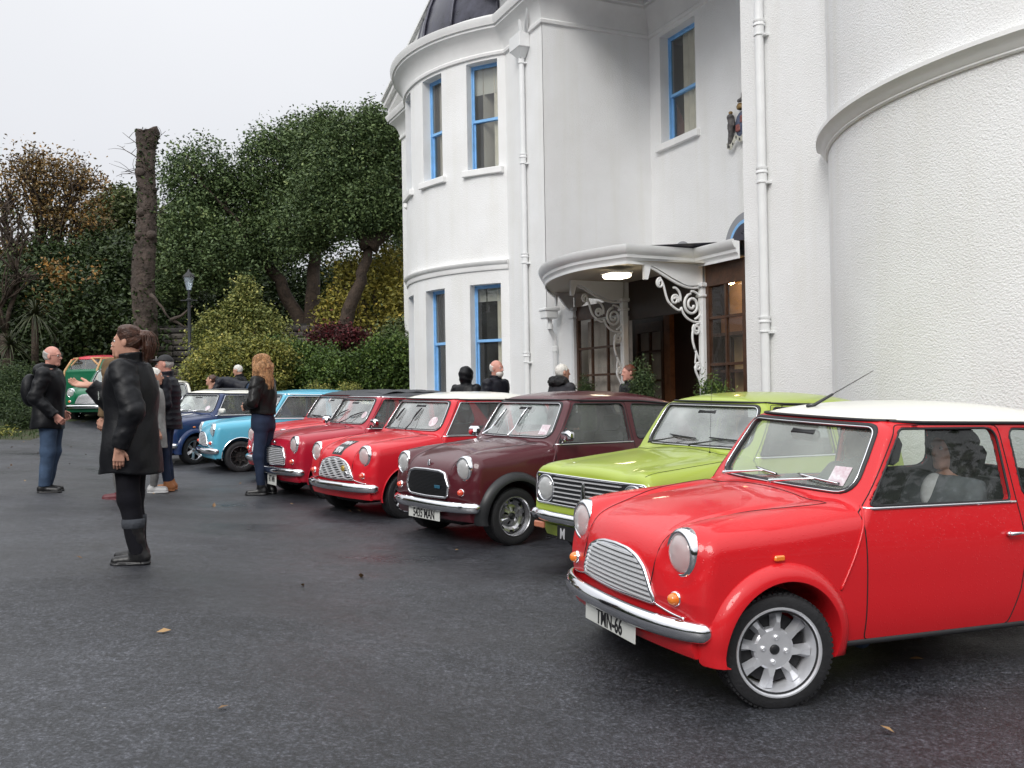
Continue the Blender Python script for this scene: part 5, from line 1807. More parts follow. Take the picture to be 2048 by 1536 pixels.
def build_details():
    D = CAR['det'] = {}
    # windscreen pane and its seals
    V, F = fill_outline('w', dense(W_SCREEN, .03), lambda p: screen_pt(p[0], p[1], 'mini', .008))
    D['windscreen'] = mesh('windscreen', V, F)
    V, F = fill_outline('w', dense(W_REAR, .04), lambda p: L(float(rear_a(np.array(p[1]))) - .02, p[0], p[1]))
    D['rear_window'] = mesh('rear_window', V, F)
    sc = dense(W_SCREEN, .025)
    P = [screen_pt(b * 1.014, z + (.006 if z > 1.07 else -.006), 'mini', -.004) for b, z in sc]
    D['seal'] = tube_on(P, .018, 8).me('screen_seal', None, True)
    P = [screen_pt(b * 1.010, z + (.004 if z > 1.07 else -.004), 'mini', -.0205) for b, z in sc]
    D['seal_chrome'] = tube_on(P, .0042, 6).me('seal_strip', None, True)
    # side windows
    for nm, W in (('door', W_DOOR), ('quarter', W_QUARTER)):
        for sd, sg in (('', 1), ('_r', -1)):
            def to3(p, sg=sg):
                a_, z_ = float(p[0]), float(p[1])
                return L(a_, sg * (float(S_w(z_)) - float(S_tap(a_)) - .016), z_)
            V, F = fill_outline(nm, dense(W, .03), to3, 5)
            if sg < 0:
                F = [f[::-1] for f in F]
            D[nm + '_glass' + sd] = mesh(nm + '_glass', V, F)
            q = np.array(dense(W, .03))
            bb = side_b(q[:, 0], q[:, 1])
            P = [L(x[0], sg * (b_ - .002), x[1]) for x, b_ in zip(q, bb)]
            D[nm + '_seal' + sd] = tube_on(P, .0065, 6).me(nm + '_seal', None, True)
            P = [L(x[0], sg * (b_ + .002), x[1]) for x, b_ in zip(q, bb)]
            D[nm + '_bright' + sd] = tube_on(P, .006, 6).me(nm + '_strip', None, True)
    # roof gutter all round: outline of the cabin at gutter height
    for wch in ('gut',):
        pts = []
        for sgn in (1,):
            for b_ in np.linspace(-.50, .50, 41):
                a_ = float(bis(lambda q: outer(q, np.full(q.shape, b_), np.interp(q, [1.1, 1.27], [1.262, 1.262])), np.array([1.0]), np.array([1.6]))[0])
                pts.append((a_, b_, 1.262))
            for a_ in np.linspace(1.33, 2.75, 50):
                z_ = float(gutter_z(a_)); pts.append((a_, float(side_b(a_, z_)), z_))
        front = pts[:41]; side = pts[41:]
        left = [L(a_, b_ + .008, z_) for a_, b_, z_ in side]
        right = [L(a_, -b_ - .008, z_) for a_, b_, z_ in side]
        fr = [L(a_ - .008, b_, z_) for a_, b_, z_ in front]
        P = right[::-1] + fr + left
        D['gutter'] = tube_on(P, .0085, 8, closed=False).me('gutter', None, True)
    # waist strip below the door glass, sill strip
    for sd, sg in (('', 1), ('_r', -1)):
        q = np.linspace(1.058, 2.02, 24)
        bb = side_b(q, .856)
        mb = MB()
        mb.extr([(L(a_, sg * b_, .856), Vector((0, sg, 0)), Vector((0, 0, 1))) for a_, b_ in zip(q, bb)],
                [(-.004, -.008), (.007, -.006), (.009, 0), (.007, .006), (-.004, .008)])
        D['waist' + sd] = mb.me('waist_strip', None, True)
        q = np.linspace(.885, 2.30, 30)
        bb = side_b(q, .232)
        mb = MB()
        mb.extr([(L(a_, sg * b_, .236), Vector((0, sg, 0)), Vector((0, 0, 1))) for a_, b_ in zip(q, bb)],
                [(-.004, -.014), (.010, -.012), (.012, 0), (.010, .012), (-.004, .014)])
        D['sill' + sd] = mb.me('sill_strip', None, True)
    # shut lines and seams, half sunk in the surface
    for kd in ('mini', 'clubman'):
        for sd, sg in (('', 1), ('_r', -1)):
            q = np.array(dense(rounded(DOOR_OUT, [.03, .004, .02, .05, .05, .03, .02, .02, .04], 3), .025))
            bb = side_b(q[:, 0], q[:, 1], kd)
            P = [L(x[0], sg * b_, x[1]) for x, b_ in zip(q, bb)]
            D['doorgap' + sd] = tube_on(P, .0034, 5).me('shut_line', None, True)
            # welded body seam from the screen corner down to the arch
            t = np.linspace(0, 1, 22)
            qa = 1.060 - .185 * t ** 1.15; qz = .868 - .372 * t
            bb = side_b(qa, qz, kd)
            P = [L(x, sg * (b_ + .002), z_) for x, z_, b_ in zip(qa, qz, bb)]
            D['seam' + sd] = tube_on(P, .0065, 6, closed=False).me('body_seam', None, True)
        if kd == 'mini':
            aa = np.concatenate([np.linspace(.075, .94, 40), ])
            ed = .345 + .17 * sst((aa - .1) / .85)
            pl = [(a_, b_) for a_, b_ in zip(aa, ed)]
        else:
            aa = np.linspace(.0, .94, 34)
            pl = [(a_, .56 + .02 * a_) for a_ in aa]
        back = [(.94 + .02 * (1 - (b_ / pl[-1][1]) ** 2) * 0, b_) for b_ in np.linspace(pl[-1][1], -pl[-1][1], 30)]
        path = pl + back + [(a_, -b_) for a_, b_ in pl[::-1]]
        pa = np.array(path)
        zz = top_z(pa[:, 0], pa[:, 1], kd)
        P = [L(a_, b_, z_ + .0005) for (a_, b_), z_ in zip(path, zz)]
        D['bonnetgap_' + kd] = tube_on(P, .0024, 5, closed=False).me('shut_line', None, True)
    # arch lips: wide moulded flare and thin bright trim
    for ax_, nm, (t0, t1) in ((FA, 'f', (-22, 205)), (RA, 'r', (-8, 205))):
        for sd, sg in (('', 1), ('_r', -1)):
            for st in ('flare', 'lip'):
                mb = MB(); path = []; V = []; F = []
                n = 44
                prof = ([(.378, -.004), (.376, .008), (.350, .034), (.322, .046), (.303, .046), (.298, .036), (.298, -.06)] if st == 'flare'
                        else [(.306, -.004), (.306, .008), (.300, .012), (.296, .006), (.296, -.05)])
                for i in range(n + 1):
                    th = R(t0 + (t1 - t0) * i / n)
                    for r_, o_ in prof:
                        a_ = ax_ + r_ * math.cos(math.pi - th) * -1
                        a_ = ax_ - r_ * math.cos(th) * -1
                        z_ = max(.262 + r_ * math.sin(th), .19)
                        fade = 1.0
                        if st == 'flare' and th < 0:
                            fade = max(0.35, 1 + th / R(40))
                        base = float(side_b(a_, max(z_, .24), 'mini'))
                        if a_ < .16:
                            base = min(base, .665)
                        V.append(L(a_, sg * (base + o_ * fade), z_))
                m_ = len(prof)
                for i in range(n):
                    for k in range(m_ - 1):
                        F.append((i * m_ + k, i * m_ + k + 1, (i + 1) * m_ + k + 1, (i + 1) * m_ + k))
                if sg < 0:
                    F = [f[::-1] for f in F]
                D[st + nm + sd] = mb.add(V, F).me('wheel_arch_' + st, None, True, 50)
    # front bumper (half-round chromed blade with curled-back ends)
    def blade(nm, ctrl, zc, hh, dd):
        sp_a = Spl([c[0] for c in ctrl], [c[1] for c in ctrl])
        bmax = ctrl[-1][0]
        bs = np.concatenate([-np.linspace(bmax, 0, 30)[:-1], np.linspace(0, bmax, 30)])
        mb = MB(); path = []
        V = []; F = []; prof = [(math.cos(t_), math.sin(t_)) for t_ in np.linspace(-math.pi * .5, math.pi * .5, 11)]
        prof += [(-.12, .9), (-.12, -.9)]
        n = len(prof)
        for b_ in bs:
            a_ = float(sp_a(abs(b_))); e_ = 1e-3
            sl = (float(sp_a(min(abs(b_) + e_, bmax))) - float(sp_a(max(abs(b_) - e_, 0)))) / (2 * e_) * (1 if b_ >= 0 else -1)
            nrm = Vector((1, sl, 0)).normalized()
            q = min(1.0, (bmax - abs(b_)) / .045)
            sc_ = .45 + .55 * math.sqrt(max(0, 1 - (1 - q) ** 2))
            p = L(a_, b_, zc)
            for cx, cz in prof:
                V.append(p + nrm * (cx * dd * sc_) + Vector((0, 0, cz * hh * sc_)))
        for i in range(len(bs) - 1):
            for k in range(n):
                F.append((i * n + k, i * n + (k + 1) % n, (i + 1) * n + (k + 1) % n, (i + 1) * n + k))
        F.append(tuple(range(n))[::-1]); F.append(tuple((len(bs) - 1) * n + k for k in range(n)))
        D[nm] = mb.add(V, F).me('bumper', None, True, 60)
    blade('bumper', [(0, .030), (.2, .036), (.4, .062), (.52, .098), (.60, .142), (.668, .205)], .340, .048, .042)
    blade('bumper_club', [(0, -.105), (.3, -.095), (.5, -.070), (.60, -.045), (.645, .0), (.665, .09)], .385, .042, .040)
    # headlamp: bowl, lens, ring
    mb = MB(); mb.lathe([(.0, -.055), (.03, -.052), (.06, -.036), (.082, -.008), (.088, .006)], 32, 'X')
    D['bowl'] = mb.me('lamp_bowl', None, True)
    mb = MB(); mb.lathe([(.0889, .006), (.080, .020), (.06, .033), (.035, .041), (.0, .045)], 32, 'X')
    D['lens'] = mb.me('lamp_lens', None, True)
    mb = MB(); mb.lathe([(.117, -.035), (.1165, -.010), (.112, .006), (.103, .016), (.094, .018), (.0895, .012), (.086, .002)], 40, 'X')
    D['ring'] = mb.me('lamp_ring', None, True)
    mb = MB(); mb.lathe([(.034, -.02), (.034, .004), (.030, .007)], 20, 'X')
    D['ind_ring'] = mb.me('indicator_ring', None, True)
    mb = MB(); mb.lathe([(.030, .004), (.028, .016), (.022, .030), (.012, .038), (.0, .040)], 20, 'X')
    D['ind'] = mb.me('indicator_lens', None, True)
    mb = MB(); mb.rbox(-.028, .028, 0, .016, -.013, .013, .006)
    D['repeater'] = mb.me('side_repeater', None, True, 40)
    # grilles
    G1 = [(0, .632), (.12, .627), (.215, .606), (.275, .570), (.315, .505), (.350, .440), (.352, .415), (.0, .405)]
    G2 = [(0, .640), (.20, .636), (.285, .618), (.345, .500), (.325, .430), (.290, .408), (.0, .402)]
    def full(Gp):
        return [(b_, z_) for b_, z_ in Gp[:-1]] + [Gp[-1]] + [(-b_, z_) for b_, z_ in Gp[1:-1]][::-1]
    for nm, Gp, rad, rc in (('curved', G1, [.3, .3, .2, .08, .1, .02, .02, 1] + [.02, .02, .1, .08, .2, .3], .0125),
                            ('hex', G2, [.3, .1, .03, .04, .03, .03, 1] + [.03, .03, .04, .03, .1], .015)):
        fp = full(Gp)
        ol = rounded(fp, rad[:len(fp)], 3)
        dn = np.array(dense(ol, .025))
        fa = front_a(dn[:, 0], dn[:, 1])
        P = [L(a_ - .004, q[0], q[1]) for q, a_ in zip(dn, fa)]
        D['surround_' + nm] = tube_on(P, rc, 8).me('grille_surround', None, True)
        def to3(p):
            return L(float(front_a(float(p[0]), float(p[1]))) - .0015, float(p[0]), float(p[1]))
        V, F = fill_outline('g', dn, to3, 6)
        D['back_' + nm] = mesh('grille_backing', V, F)
        arr = np.array(ol)
        zs = np.linspace(.428, .612, 9 if nm == 'curved' else 9)
        sl = []
        for z_ in zs:
            xs = []
            for i in range(len(arr)):
                p, q = arr[i], arr[(i + 1) % len(arr)]
                if (p[1] - z_) * (q[1] - z_) < 0:
                    xs.append(abs(p[0] + (q[0] - p[0]) * (z_ - p[1]) / (q[1] - p[1])))
            bm = max(xs) if xs else .2
            sl.append((z_, bm))
        D['slats_' + nm] = sl
        for wavy in (0, 1):
            D[f'slatm_{nm}_{wavy}'] = []
            for j, (z_, bm) in enumerate(sl):
                mb = MB(); path = []
                for b_ in np.linspace(-bm + .004, bm - .004, 27):
                    zq = z_ + (.007 * math.sin(b_ * 42 + j) if wavy else 0)
                    a_ = float(front_a(b_, zq))
                    path.append((L(a_ - .004, b_, zq), Vector((1, 0, 0)), Vector((0, 0, 1))))
                mb.extr(path, [(-.002, -.0072), (.010, -.0080), (.014, -.002), (.012, .0045), (-.002, .0066)])
                D[f'slatm_{nm}_{wavy}'].append(mb.me('grille_slat', None, True, 45))
    mb = MB()
    for z_ in np.linspace(.425, .622, 17):
        bm = float(np.interp(z_, [.40, .43, .50, .615, .64], [.28, .32, .338, .28, .2]))
        path = [(L(float(front_a(b_, z_)) - .003, b_, z_), Vector((1, 0, 0)), Vector((0, 0, 1))) for b_ in np.linspace(-bm, bm, 15)]
        mb.extr(path, [(-.002, -.003), (.006, -.003), (.006, .003), (-.002, .003)])
    D['fine_slats'] = mb.me('fine_slats', None, False)
    # clubman grille box
    ol = rounded([(-.60, .475), (.60, .475), (.612, .700), (-.612, .700)], .035, 4)
    dn = np.array(dense(ol, .03))
    fa = front_a(dn[:, 0], dn[:, 1], 'clubman')
    D['surround_club'] = tube_on([L(a_ - .004, q[0], q[1]) for q, a_ in zip(dn, fa)], .009, 8).me('grille_surround', None, True)
    V, F = fill_outline('g', dn, lambda p: L(float(front_a(float(p[0]), float(p[1]), 'clubman')) - .002, float(p[0]), float(p[1])), 6)
    D['back_club'] = mesh('grille_backing', V, F)
    D['slats_club'] = []
    for z_ in np.linspace(.505, .672, 6):
        mb = MB()
        path = [(L(float(front_a(b_, z_, 'clubman')) - .004, b_, z_), Vector((1, 0, 0)), Vector((0, 0, 1))) for b_ in np.linspace(-.375, .375, 15)]
        mb.extr(path, [(-.002, -.004), (.014, -.004), (.014, .004), (-.002, .004)])
        D['slats_club'].append(mb.me('grille_slat', None, False))
    # wheels, axis along y, outer face at +y
    tp = [(.170, -.075), (.190, -.082), (.222, -.084), (.238, -.078), (.246, -.066), (.2485, -.040), (.249, 0), (.2485, .040), (.246, .066), (.238, .078), (.222, .084), (.190, .082), (.170, .075)]
    mb = MB(); mb.lathe(tp, 56, 'Y')
    nt_ = 64
    for k in range(nt_):                                                     # tread blocks at the shoulders
        th = 2 * math.pi * k / nt_
        Mx = Matrix.Rotation(th, 4, 'Y') @ Matrix.Translation((.2465, 0, 0))
        for y0, y1 in ((-.070, -.045), (-.034, -.006), (.006, .034), (.045, .070)):
            mb.box(-.004, .0045, y0, y1, -.0075, .0075, Mx)
    D['tyre'] = mb.me('tyre', None, True, 35)
    mb = MB(); mb.lathe([(.176, .076), (.174, .083), (.168, .083), (.165, .078), (.160, .070), (.158, .010), (.150, -.004), (.150, -.06), (.176, -.07)], 56, 'Y')
    D['rim'] = mb.me('rim', None, True, 40)
    def minilite(nm, ns=8):
        mb = MB()
        mb.lathe([(.0, .030), (.030, .030), (.074, .027), (.082, .019), (.084, .0), (.082, -.02)], 40, 'Y')
        for k in range(ns):
            Mx = Matrix.Rotation(2 * math.pi * (k + .5) / ns, 4, 'Y')
            V = [(.060, .024, -.020), (.060, .024, .020), (.060, -.01, .013), (.060, -.01, -.013),
                 (.108, .036, -.007), (.108, .036, .007), (.108, -.006, .022), (.108, -.006, -.022),
                 (.155, .018, -.014), (.155, .018, .014), (.157, -.012, .031), (.157, -.012, -.031)]
            F = []
            for s_ in (0, 4):
                for i in range(4):
                    j = (i + 1) % 4
                    F.append((s_ + i, s_ + j, s_ + 4 + j, s_ + 4 + i))
            mb.add([Mx @ Vector(v) for v in V], F)
        for k in range(4):
            th = 2 * math.pi * (k + .25) / 4
            Mx = Matrix.Translation((.048 * math.cos(th), .028, .048 * math.sin(th)))
            mb.lathe([(.0105, 0), (.0105, .008), (.006, .012), (0, .012)], 8, 'Y', Mx)
        D[nm] = mb.me('spokes', None, True, 30)
    minilite('minilite')
    # rostyle: dished disc with cut-outs
    mb = MB()
    n = 48
    pr = [(.030, .034), (.045, .030), (.075, .010), (.100, .006), (.122, .020), (.140, .026), (.152, .010)]
    V = []; F = []
    for r_, y_ in pr:
        for k in range(n):
            th = 2 * math.pi * k / n
            ph = (k % 12)
            dy = (.010 if ph in (0, 11) else 0) * (1 if .06 < r_ < .13 else 0)
            V.append((r_ * math.cos(th), y_ + dy, r_ * math.sin(th)))
    for i in range(len(pr) - 1):
        for k in range(n):
            if i == 4 and k % 6 in (2, 3):
                continue
            if i == 1 and k % 12 in (5, 6):
                continue
            F.append((i * n + k, i * n + (k + 1) % n, (i + 1) * n + (k + 1) % n, (i + 1) * n + k))
    mb.add(V, F)
    D['rostyle'] = mb.me('wheel_disc', None, True, 30)
    mb = MB()
    mb.lathe([(.0, .024), (.05, .022), (.062, .012), (.064, -.01)], 30, 'Y')
    for k in range(12):
        Mx = Matrix.Rotation(2 * math.pi * k / 12, 4, 'Y')
        mb.rbox(.055, .158, -.004, .018, -.010, .010, .004, Mx)
    D['twelve'] = mb.me('spokes', None, True, 30)
    mb = MB()
    mb.lathe([(.0, .044), (.03, .042), (.045, .03), (.05, .0)], 30, 'Y')
    for k in range(6):
        Mx = Matrix.Rotation(2 * math.pi * k / 6, 4, 'Y')
        V = [(.03, .040, -.024), (.03, .040, .024), (.158, .052, .030), (.158, .052, -.030), (.03, .0, -.02), (.03, .0, .02), (.158, .01, .026), (.158, .01, -.026)]
        mb.add([Mx @ Vector(v) for v in V], [(0, 1, 2, 3), (4, 7, 6, 5), (0, 4, 5, 1), (1, 5, 6, 2), (2, 6, 7, 3), (3, 7, 4, 0)])
    D['sixspoke'] = mb.me('spokes', None, True, 30)
    mb = MB(); mb.lathe([(.149, -.012), (.0, -.012)], 32, 'Y')
    D['wheel_back'] = mb.me('brake_drum', None, False)
    mb = MB(); mb.lathe([(.022, .028), (.022, .034), (.017, .038), (0, .039)], 20, 'Y')
    D['hub_cap'] = mb.me('hub_cap', None, True)
    # seat, wheel, mirror
    mb = MB()
    mb.rbox(-.26, .22, -.21, .21, .0, .14, .05)
    Mx = Matrix.Translation((-.24, 0, .10)) @ Matrix.Rotation(R(-14), 4, 'Y')
    mb.rbox(-.06, .05, -.21, .21, 0, .52, .045, Mx)
    mb.rbox(-.045, .035, -.12, .12, .53, .70, .035, Mx)
    D['seat'] = mb.me('seat', None, True, 50)
    mb = MB()
    Mx = Matrix.Rotation(R(-55), 4, 'Y')
    ring = [Mx @ Vector((0, .18 * math.cos(t_), .18 * math.sin(t_))) for t_ in np.linspace(0, 2 * math.pi, 32, endpoint=False)]
    mb.tube(ring, .011, 8, closed=True)
    for t_ in (0, 2.2, 4.1):
        mb.tube([Mx @ Vector((0, 0, 0)), Mx @ Vector((0, .18 * math.cos(t_), .18 * math.sin(t_)))], .008, 6)
    D['steering'] = mb.me('steering_wheel', None, True)
    mb = MB()
    mb.rbox(-.02, .03, -.11, .11, -.032, .032, .02)
    D['rear_mirror'] = mb.me('rear_view_mirror', None, True, 50)
    mb = MB()
    Mx = Matrix.Rotation(R(4), 4, 'Y')
    mb.rbox(-.035, .055, .055, .185, -.012, .082, .024)
    mb.tube([(0, -.015, -.035), (0.01, .03, -.03), (.02, .09, -.008)], [.014, .012, .014], 8)
    D['door_mirror'] = mb.me('door_mirror', None, True, 50)
    mb = MB()
    mb.tube([(0, 0, 0), (0, .022, .004)], .012, 8)
    mb.tube([(0.01, .026, .004), (-.05, .030, .006), (-.115, .026, .004)], [.010, .0085, .006], 8)
    D['handle'] = mb.me('handle', None, True)

def wiper_mesh(b0, tip, bright, lift=.016):
    """arm from the scuttle to the middle of its blade; tip = (b, z) of the blade's two ends"""
    (b1, z1), (b2, z2) = tip
    mb = MB()
    p0 = L(.955, b0, .915)
    S = lambda b, z, l: screen_pt(b, z, 'mini', -l)
    mid = ((b1 + b2) / 2, (z1 + z2) / 2)
    k = S(b0 + (mid[0] - b0) * .3, .925 + (mid[1] - .925) * .35, .045)
    mb.tube([p0, p0 + Vector((0, 0, .012)), k, S(*mid, .03)], [.011, .010, .006, .0045], 8)
    bl = [S(b1 + (b2 - b1) * t, z1 + (z2 - z1) * t, .016 + .010 * math.sin(math.pi * t)) for t in np.linspace(0, 1, 9)]
    mb.tube(bl, [.003] + [.006] * 7 + [.003], 6)
    mb2 = MB()
    bl = [S(b1 + (b2 - b1) * t, z1 + (z2 - z1) * t, .009) for t in np.linspace(0, 1, 9)]
    mb2.tube(bl, .005, 5)
    return mb, mb2

FONT_CACHE = {}
def text_mesh(body, size, bold=.0, xs=1.0, ext=.0015):
    key = (body, size, bold, xs)
    if key in FONT_CACHE:
        return FONT_CACHE[key]
    cu = bpy.data.curves.new('lettering', 'FONT')
    cu.body = body
    cu.size = size
    cu.align_x = 'CENTER'
    cu.align_y = 'CENTER'
    cu.offset = bold
    cu.extrude = ext
    cu.resolution_u = 3
    cu.space_line = .95
    o = bpy.data.objects.new('t', cu)
    col.objects.link(o)
    dg = bpy.context.evaluated_depsgraph_get()
    me = bpy.data.meshes.new_from_object(o.evaluated_get(dg))
    bpy.data.objects.remove(o)
    co = np.zeros(len(me.vertices) * 3); me.vertices.foreach_get('co', co)
    co = co.reshape(-1, 3); co[:, 0] *= xs
    co[:, :2] -= (co[:, :2].max(0) + co[:, :2].min(0)) / 2
    me.vertices.foreach_set('co', co.ravel()); me.update()
    me.materials.clear(); me.materials.append(None)
    me.name = 'lettering'
    FONT_CACHE[key] = me
    return me

TEXT_ROT = Matrix(((0, 0, 1, 0), (1, 0, 0, 0), (0, 1, 0, 0), (0, 0, 0, 1)))   # text plane -> faces +x, reads left to right seen from the front

def plate(par, cfg, a, zc, wd, ht, txt, bg_, fg, size, xs=.62, lines=None, face=None, b=0.0, tilt=0, tb=0.0):
    mb = MB(); mb.rbox(-.003, .003, -wd / 2, wd / 2, -ht / 2, ht / 2, .002)
    p = mb.obj('number_plate', bg_, par)
    p.location = L(a, b, zc)
    p.rotation_euler = (0, R(tilt), 0)
    if txt:
        t = obj('lettering', text_mesh(txt, size, .0022 * size / .1, xs), p, mat=fg)
        t.matrix_local = Matrix.Translation((.0035, tb, -.006)) @ TEXT_ROT
    return p

def car_pose(x, y, psi, dz=0.0, roll=0.0, pitch=0.0):
    N = Vector((.0216, -.0047, 1)).normalized()
    H = Vector((math.cos(R(psi)), math.sin(R(psi)), 0))
    H = (H - N * H.dot(N)).normalized()
    Lf = N.cross(H)
    N2 = (N * math.cos(R(roll)) + Lf * math.sin(R(roll))).normalized()
    Lf = N2.cross(H)
    H = H * math.cos(R(pitch)) + N2 * math.sin(R(pitch))
    N2 = H.cross(Lf)
    m = Matrix((H, Lf, N2)).transposed().to_4x4()
    m.translation = Vector((x, y, float(plane(x, y)) + dz))
    return m

def make_car(cfg):
    kd = cfg.get('kind', 'mini')
    D = CAR['det']; S = CAR[kd]
    root = empty('parked_car', mat=car_pose(*cfg['pose']))
    tag(root, cfg['label'], 'car', 'small classic cars parked in a row')
    pm = cfg['paint']; roof = cfg.get('roof', pm)
    body = obj('body', S['body'], root, mat=pm)
    obj('cabin_trim', S['cabin_trim'], root, mat=M['interior'])
    obj('bonnet', S['bonnet'], root, mat=pm)
    obj('roof', S['roof'], root, mat=roof)
    for nm, sd in (('door', ''), ('door_r', '_r')):
        d = obj('door', S[nm], root, mat=pm)
        g = obj('window', D['door_glass' + sd], d, mat=cfg.get('side_glass', M['glass_side']))
        obj('window_seal', D['door_seal' + sd], d, mat=M['rubber'])
        obj('waist_strip', D['waist' + sd], d, mat=M['chrome'])
        obj('shut_line', D['doorgap' + sd], d, mat=M['gap'])
        hd = obj('handle', D['handle'], d, mat=cfg.get('handle', M['chrome']))
        sg = 1 if sd == '' else -1
        hd.location = L(1.93, sg * .694, .70)
        hd.scale = (1, sg, 1)
        q = obj('quarter_window', D['quarter_glass' + sd], root, mat=cfg.get('side_glass', M['glass_side']))
        obj('window_seal', D['quarter_seal' + sd], q, mat=M['rubber'])
        if cfg.get('bright_windows'):
            o = obj('window_strip', D['door_bright' + sd], d, mat=M['chrome'])
            obj('window_strip', D['quarter_bright' + sd], q, mat=M['chrome'])
        obj('body_seam', D['seam' + sd], body, mat=pm)
        if cfg.get('sill', True):
            obj('sill_strip', D['sill' + sd], body, mat=M['rubber'])
        a = cfg.get('arch', 'lip')
        am = cfg.get('arch_mat', pm)
        obj('wheel_arch', D[('flare' if a == 'flare' else 'lip') + 'f' + sd], body, mat=am)
        obj('wheel_arch', D[('flare' if a == 'flare' else 'lip') + 'r' + sd], body, mat=am)
    gu = obj('gutter', D['gutter'], root, mat=cfg.get('gutter', M['rubber']))
    ws = obj('windscreen', D['windscreen'], root, mat=cfg.get('screen', M['glass_screen']))
    obj('screen_seal', D['seal'], ws, mat=M['rubber'])
    if cfg.get('screen_chrome', True):
        obj('screen_strip', D['seal_chrome'], ws, mat=M['chrome'])
    obj('rear_window', D['rear_window'], root, mat=M['glass_side'])
    obj('shut_line', D['bonnetgap_' + kd], root, mat=M['gap'])
    # front
    if kd == 'mini':
        gn = cfg.get('grille', 'curved')
        gr = obj('grille', D['back_' + gn], root, mat=M['black_plastic'])
        obj('grille_surround', D['surround_' + gn], gr, mat=M['chrome'])
        if cfg.get('slats', True):
            for me in D[f"slatm_{gn}_{1 if cfg.get('wavy') else 0}"]:
                obj('slat', me, gr, mat=M['slat'])
        else:
            f = obj('fine_slats', D['fine_slats'], gr, mat=M['black_plastic'])
        hl = (.148, .495, .669); ia = (.150, .505, .468)
        bm = obj('bumper', D['bumper'], root, mat=M['chrome'])
    else:
        gr = obj('grille', D['back_club'], root, mat=M['black_plastic'])
        obj('grille_surround', D['surround_club'], gr, mat=M['chrome'])
        for me in D['slats_club']:
            obj('slat', me, gr, mat=M['slat'])
        mb = MB(); mb.add([L(-.085, -.030, .535), L(-.085, .030, .535), L(-.078, .012, .665), L(-.078, -.012, .665), L(-.100, -.012, .54), L(-.100, .012, .54), L(-.095, 0, .66)],
                          [(0, 1, 5, 4), (1, 2, 6, 5), (2, 3, 6), (3, 0, 4, 6), (4, 5, 6)])
        mb.obj('badge', M['chrome'], gr)
        hl = (-.035, .485, .588); ia = None
        obj('bumper', D['bumper_club'], root, mat=M['chrome'])
        for sg in (-1, 1):
            mb = MB(); mb.rbox(FA + .075, FA + .103, sg * .50 - .06, sg * .50 + .06, .285, .335, .008)
            mb.obj('indicator', M['amber_dull'], root)
    for sg in (1, -1):
        h = obj('headlight', D['bowl'], root, mat=M['bowl'])
        h.location = L(hl[0], sg * hl[1], hl[2])
        obj('lens', D['lens'], h, mat=M['lens'])
        obj('ring', D['ring'], h, mat=M['chrome'])
        if ia:
            i_ = obj('indicator', D['ind'], root, mat=cfg.get('ind', M['amber']))
            a_ = float(front_a(ia[1], ia[2]))
            i_.location = L(a_ - .002, sg * ia[1], ia[2])
            i_.rotation_euler = (0, 0, sg * R(16))
            obj('ring', D['ind_ring'], i_, mat=M['chrome'])
        if cfg.get('repeater'):
            r_ = obj('side_repeater', D['repeater'], root, mat=M['amber'])
            r_.location = L(.53, sg * float(side_b(.53, .665)), .662)
            r_.scale = (1, sg, 1)
        # chrome whisker beside the grille
        if kd == 'mini' and cfg.get('whiskers', True):
            q = np.linspace(0, 1, 12)
            bq = .352 + .20 * q; zq = .415 - .028 * np.sin(q * 1.5)
            aq = front_a(bq, zq)
            tube_on([L(a_ - .004, sg * b_, z_) for a_, b_, z_ in zip(aq, bq, zq)], .006, 6, closed=False).obj('whisker', M['chrome'], gr, True)
    # front valance under the bumper
    mb = MB()
    path = []
    for b_ in np.linspace(-.60, .60, 25):
        a_ = .095 + .16 * b_ * b_ + (0 if kd == 'mini' else -.10)
        path.append((L(a_, b_, .27), Vector((1, 0, 0)), Vector((0, 0, 1))))
    mb.extr(path, [(.012, .03), (.012, -.01), (-.01, -.055), (-.03, -.055), (-.03, .03)])
    mb.obj('valance', pm, root, True, 50)
    # wheels
    wk = cfg.get('wheel', 'minilite')
    rim_m, sp_m = cfg.get('wheel_mats', (M['alloy'], M['alloy']))
    for ax_ in (FA, RA):
        for sg in (1, -1):
            wh = empty('wheel')
            wh.parent = root
            tr = cfg.get('track', .612)
            ws_ = cfg.get('wheel_scale', 1.0)
            wh.location = L(ax_, sg * (tr if ax_ == FA else tr - .02), .2495 * ws_ + cfg.get('wheel_drop', 0))
            st = R(cfg.get('steer', 0)) if ax_ == FA else 0
            wh.rotation_euler = (0, R(cfg.get('spin', 11) + 20 * ax_), st + (0 if sg > 0 else math.pi))
            obj('tyre', D['tyre'], wh, mat=M['tyre'])
            wh.scale = (ws_, 1, ws_)
            rs = cfg.get('rim_scale', 1.0)
            obj('rim', D['rim'], wh, mat=rim_m).scale = (rs, 1.05 if rs > 1 else 1, rs)
            obj('wheel_disc', D[wk], wh, mat=sp_m).scale = (rs, 1, rs)
            obj('brake_drum', D['wheel_back'], wh, mat=M['dark_metal'])
            obj('hub_cap', D['hub_cap'], wh, mat=M['black_plastic'] if wk != 'sixspoke' else M['chrome'])
    # underside: sump, subframes, exhaust
    mb = MB(); mb.rbox(FA - .95, FA - .25, -.3, .3, .15, .24, .03); mb.rbox(-.30, .25, -.40, .40, .17, .5, .05)
    mb.rbox(FA - 2.9, FA - .6, -.55, .55, .215, .30, .03)
    mb.obj('underbody', M['dark_metal'], root)
    # cabin
    for sg in (1, -1):
        s = obj('seat', D['seat'], root, mat=cfg.get('seat', M['interior']))
        s.location = L(1.68, sg * .30, .34)
    s = obj('steering_wheel', D['steering'], root, mat=M['black_plastic'])
    s.location = L(1.30, -.30, .80)
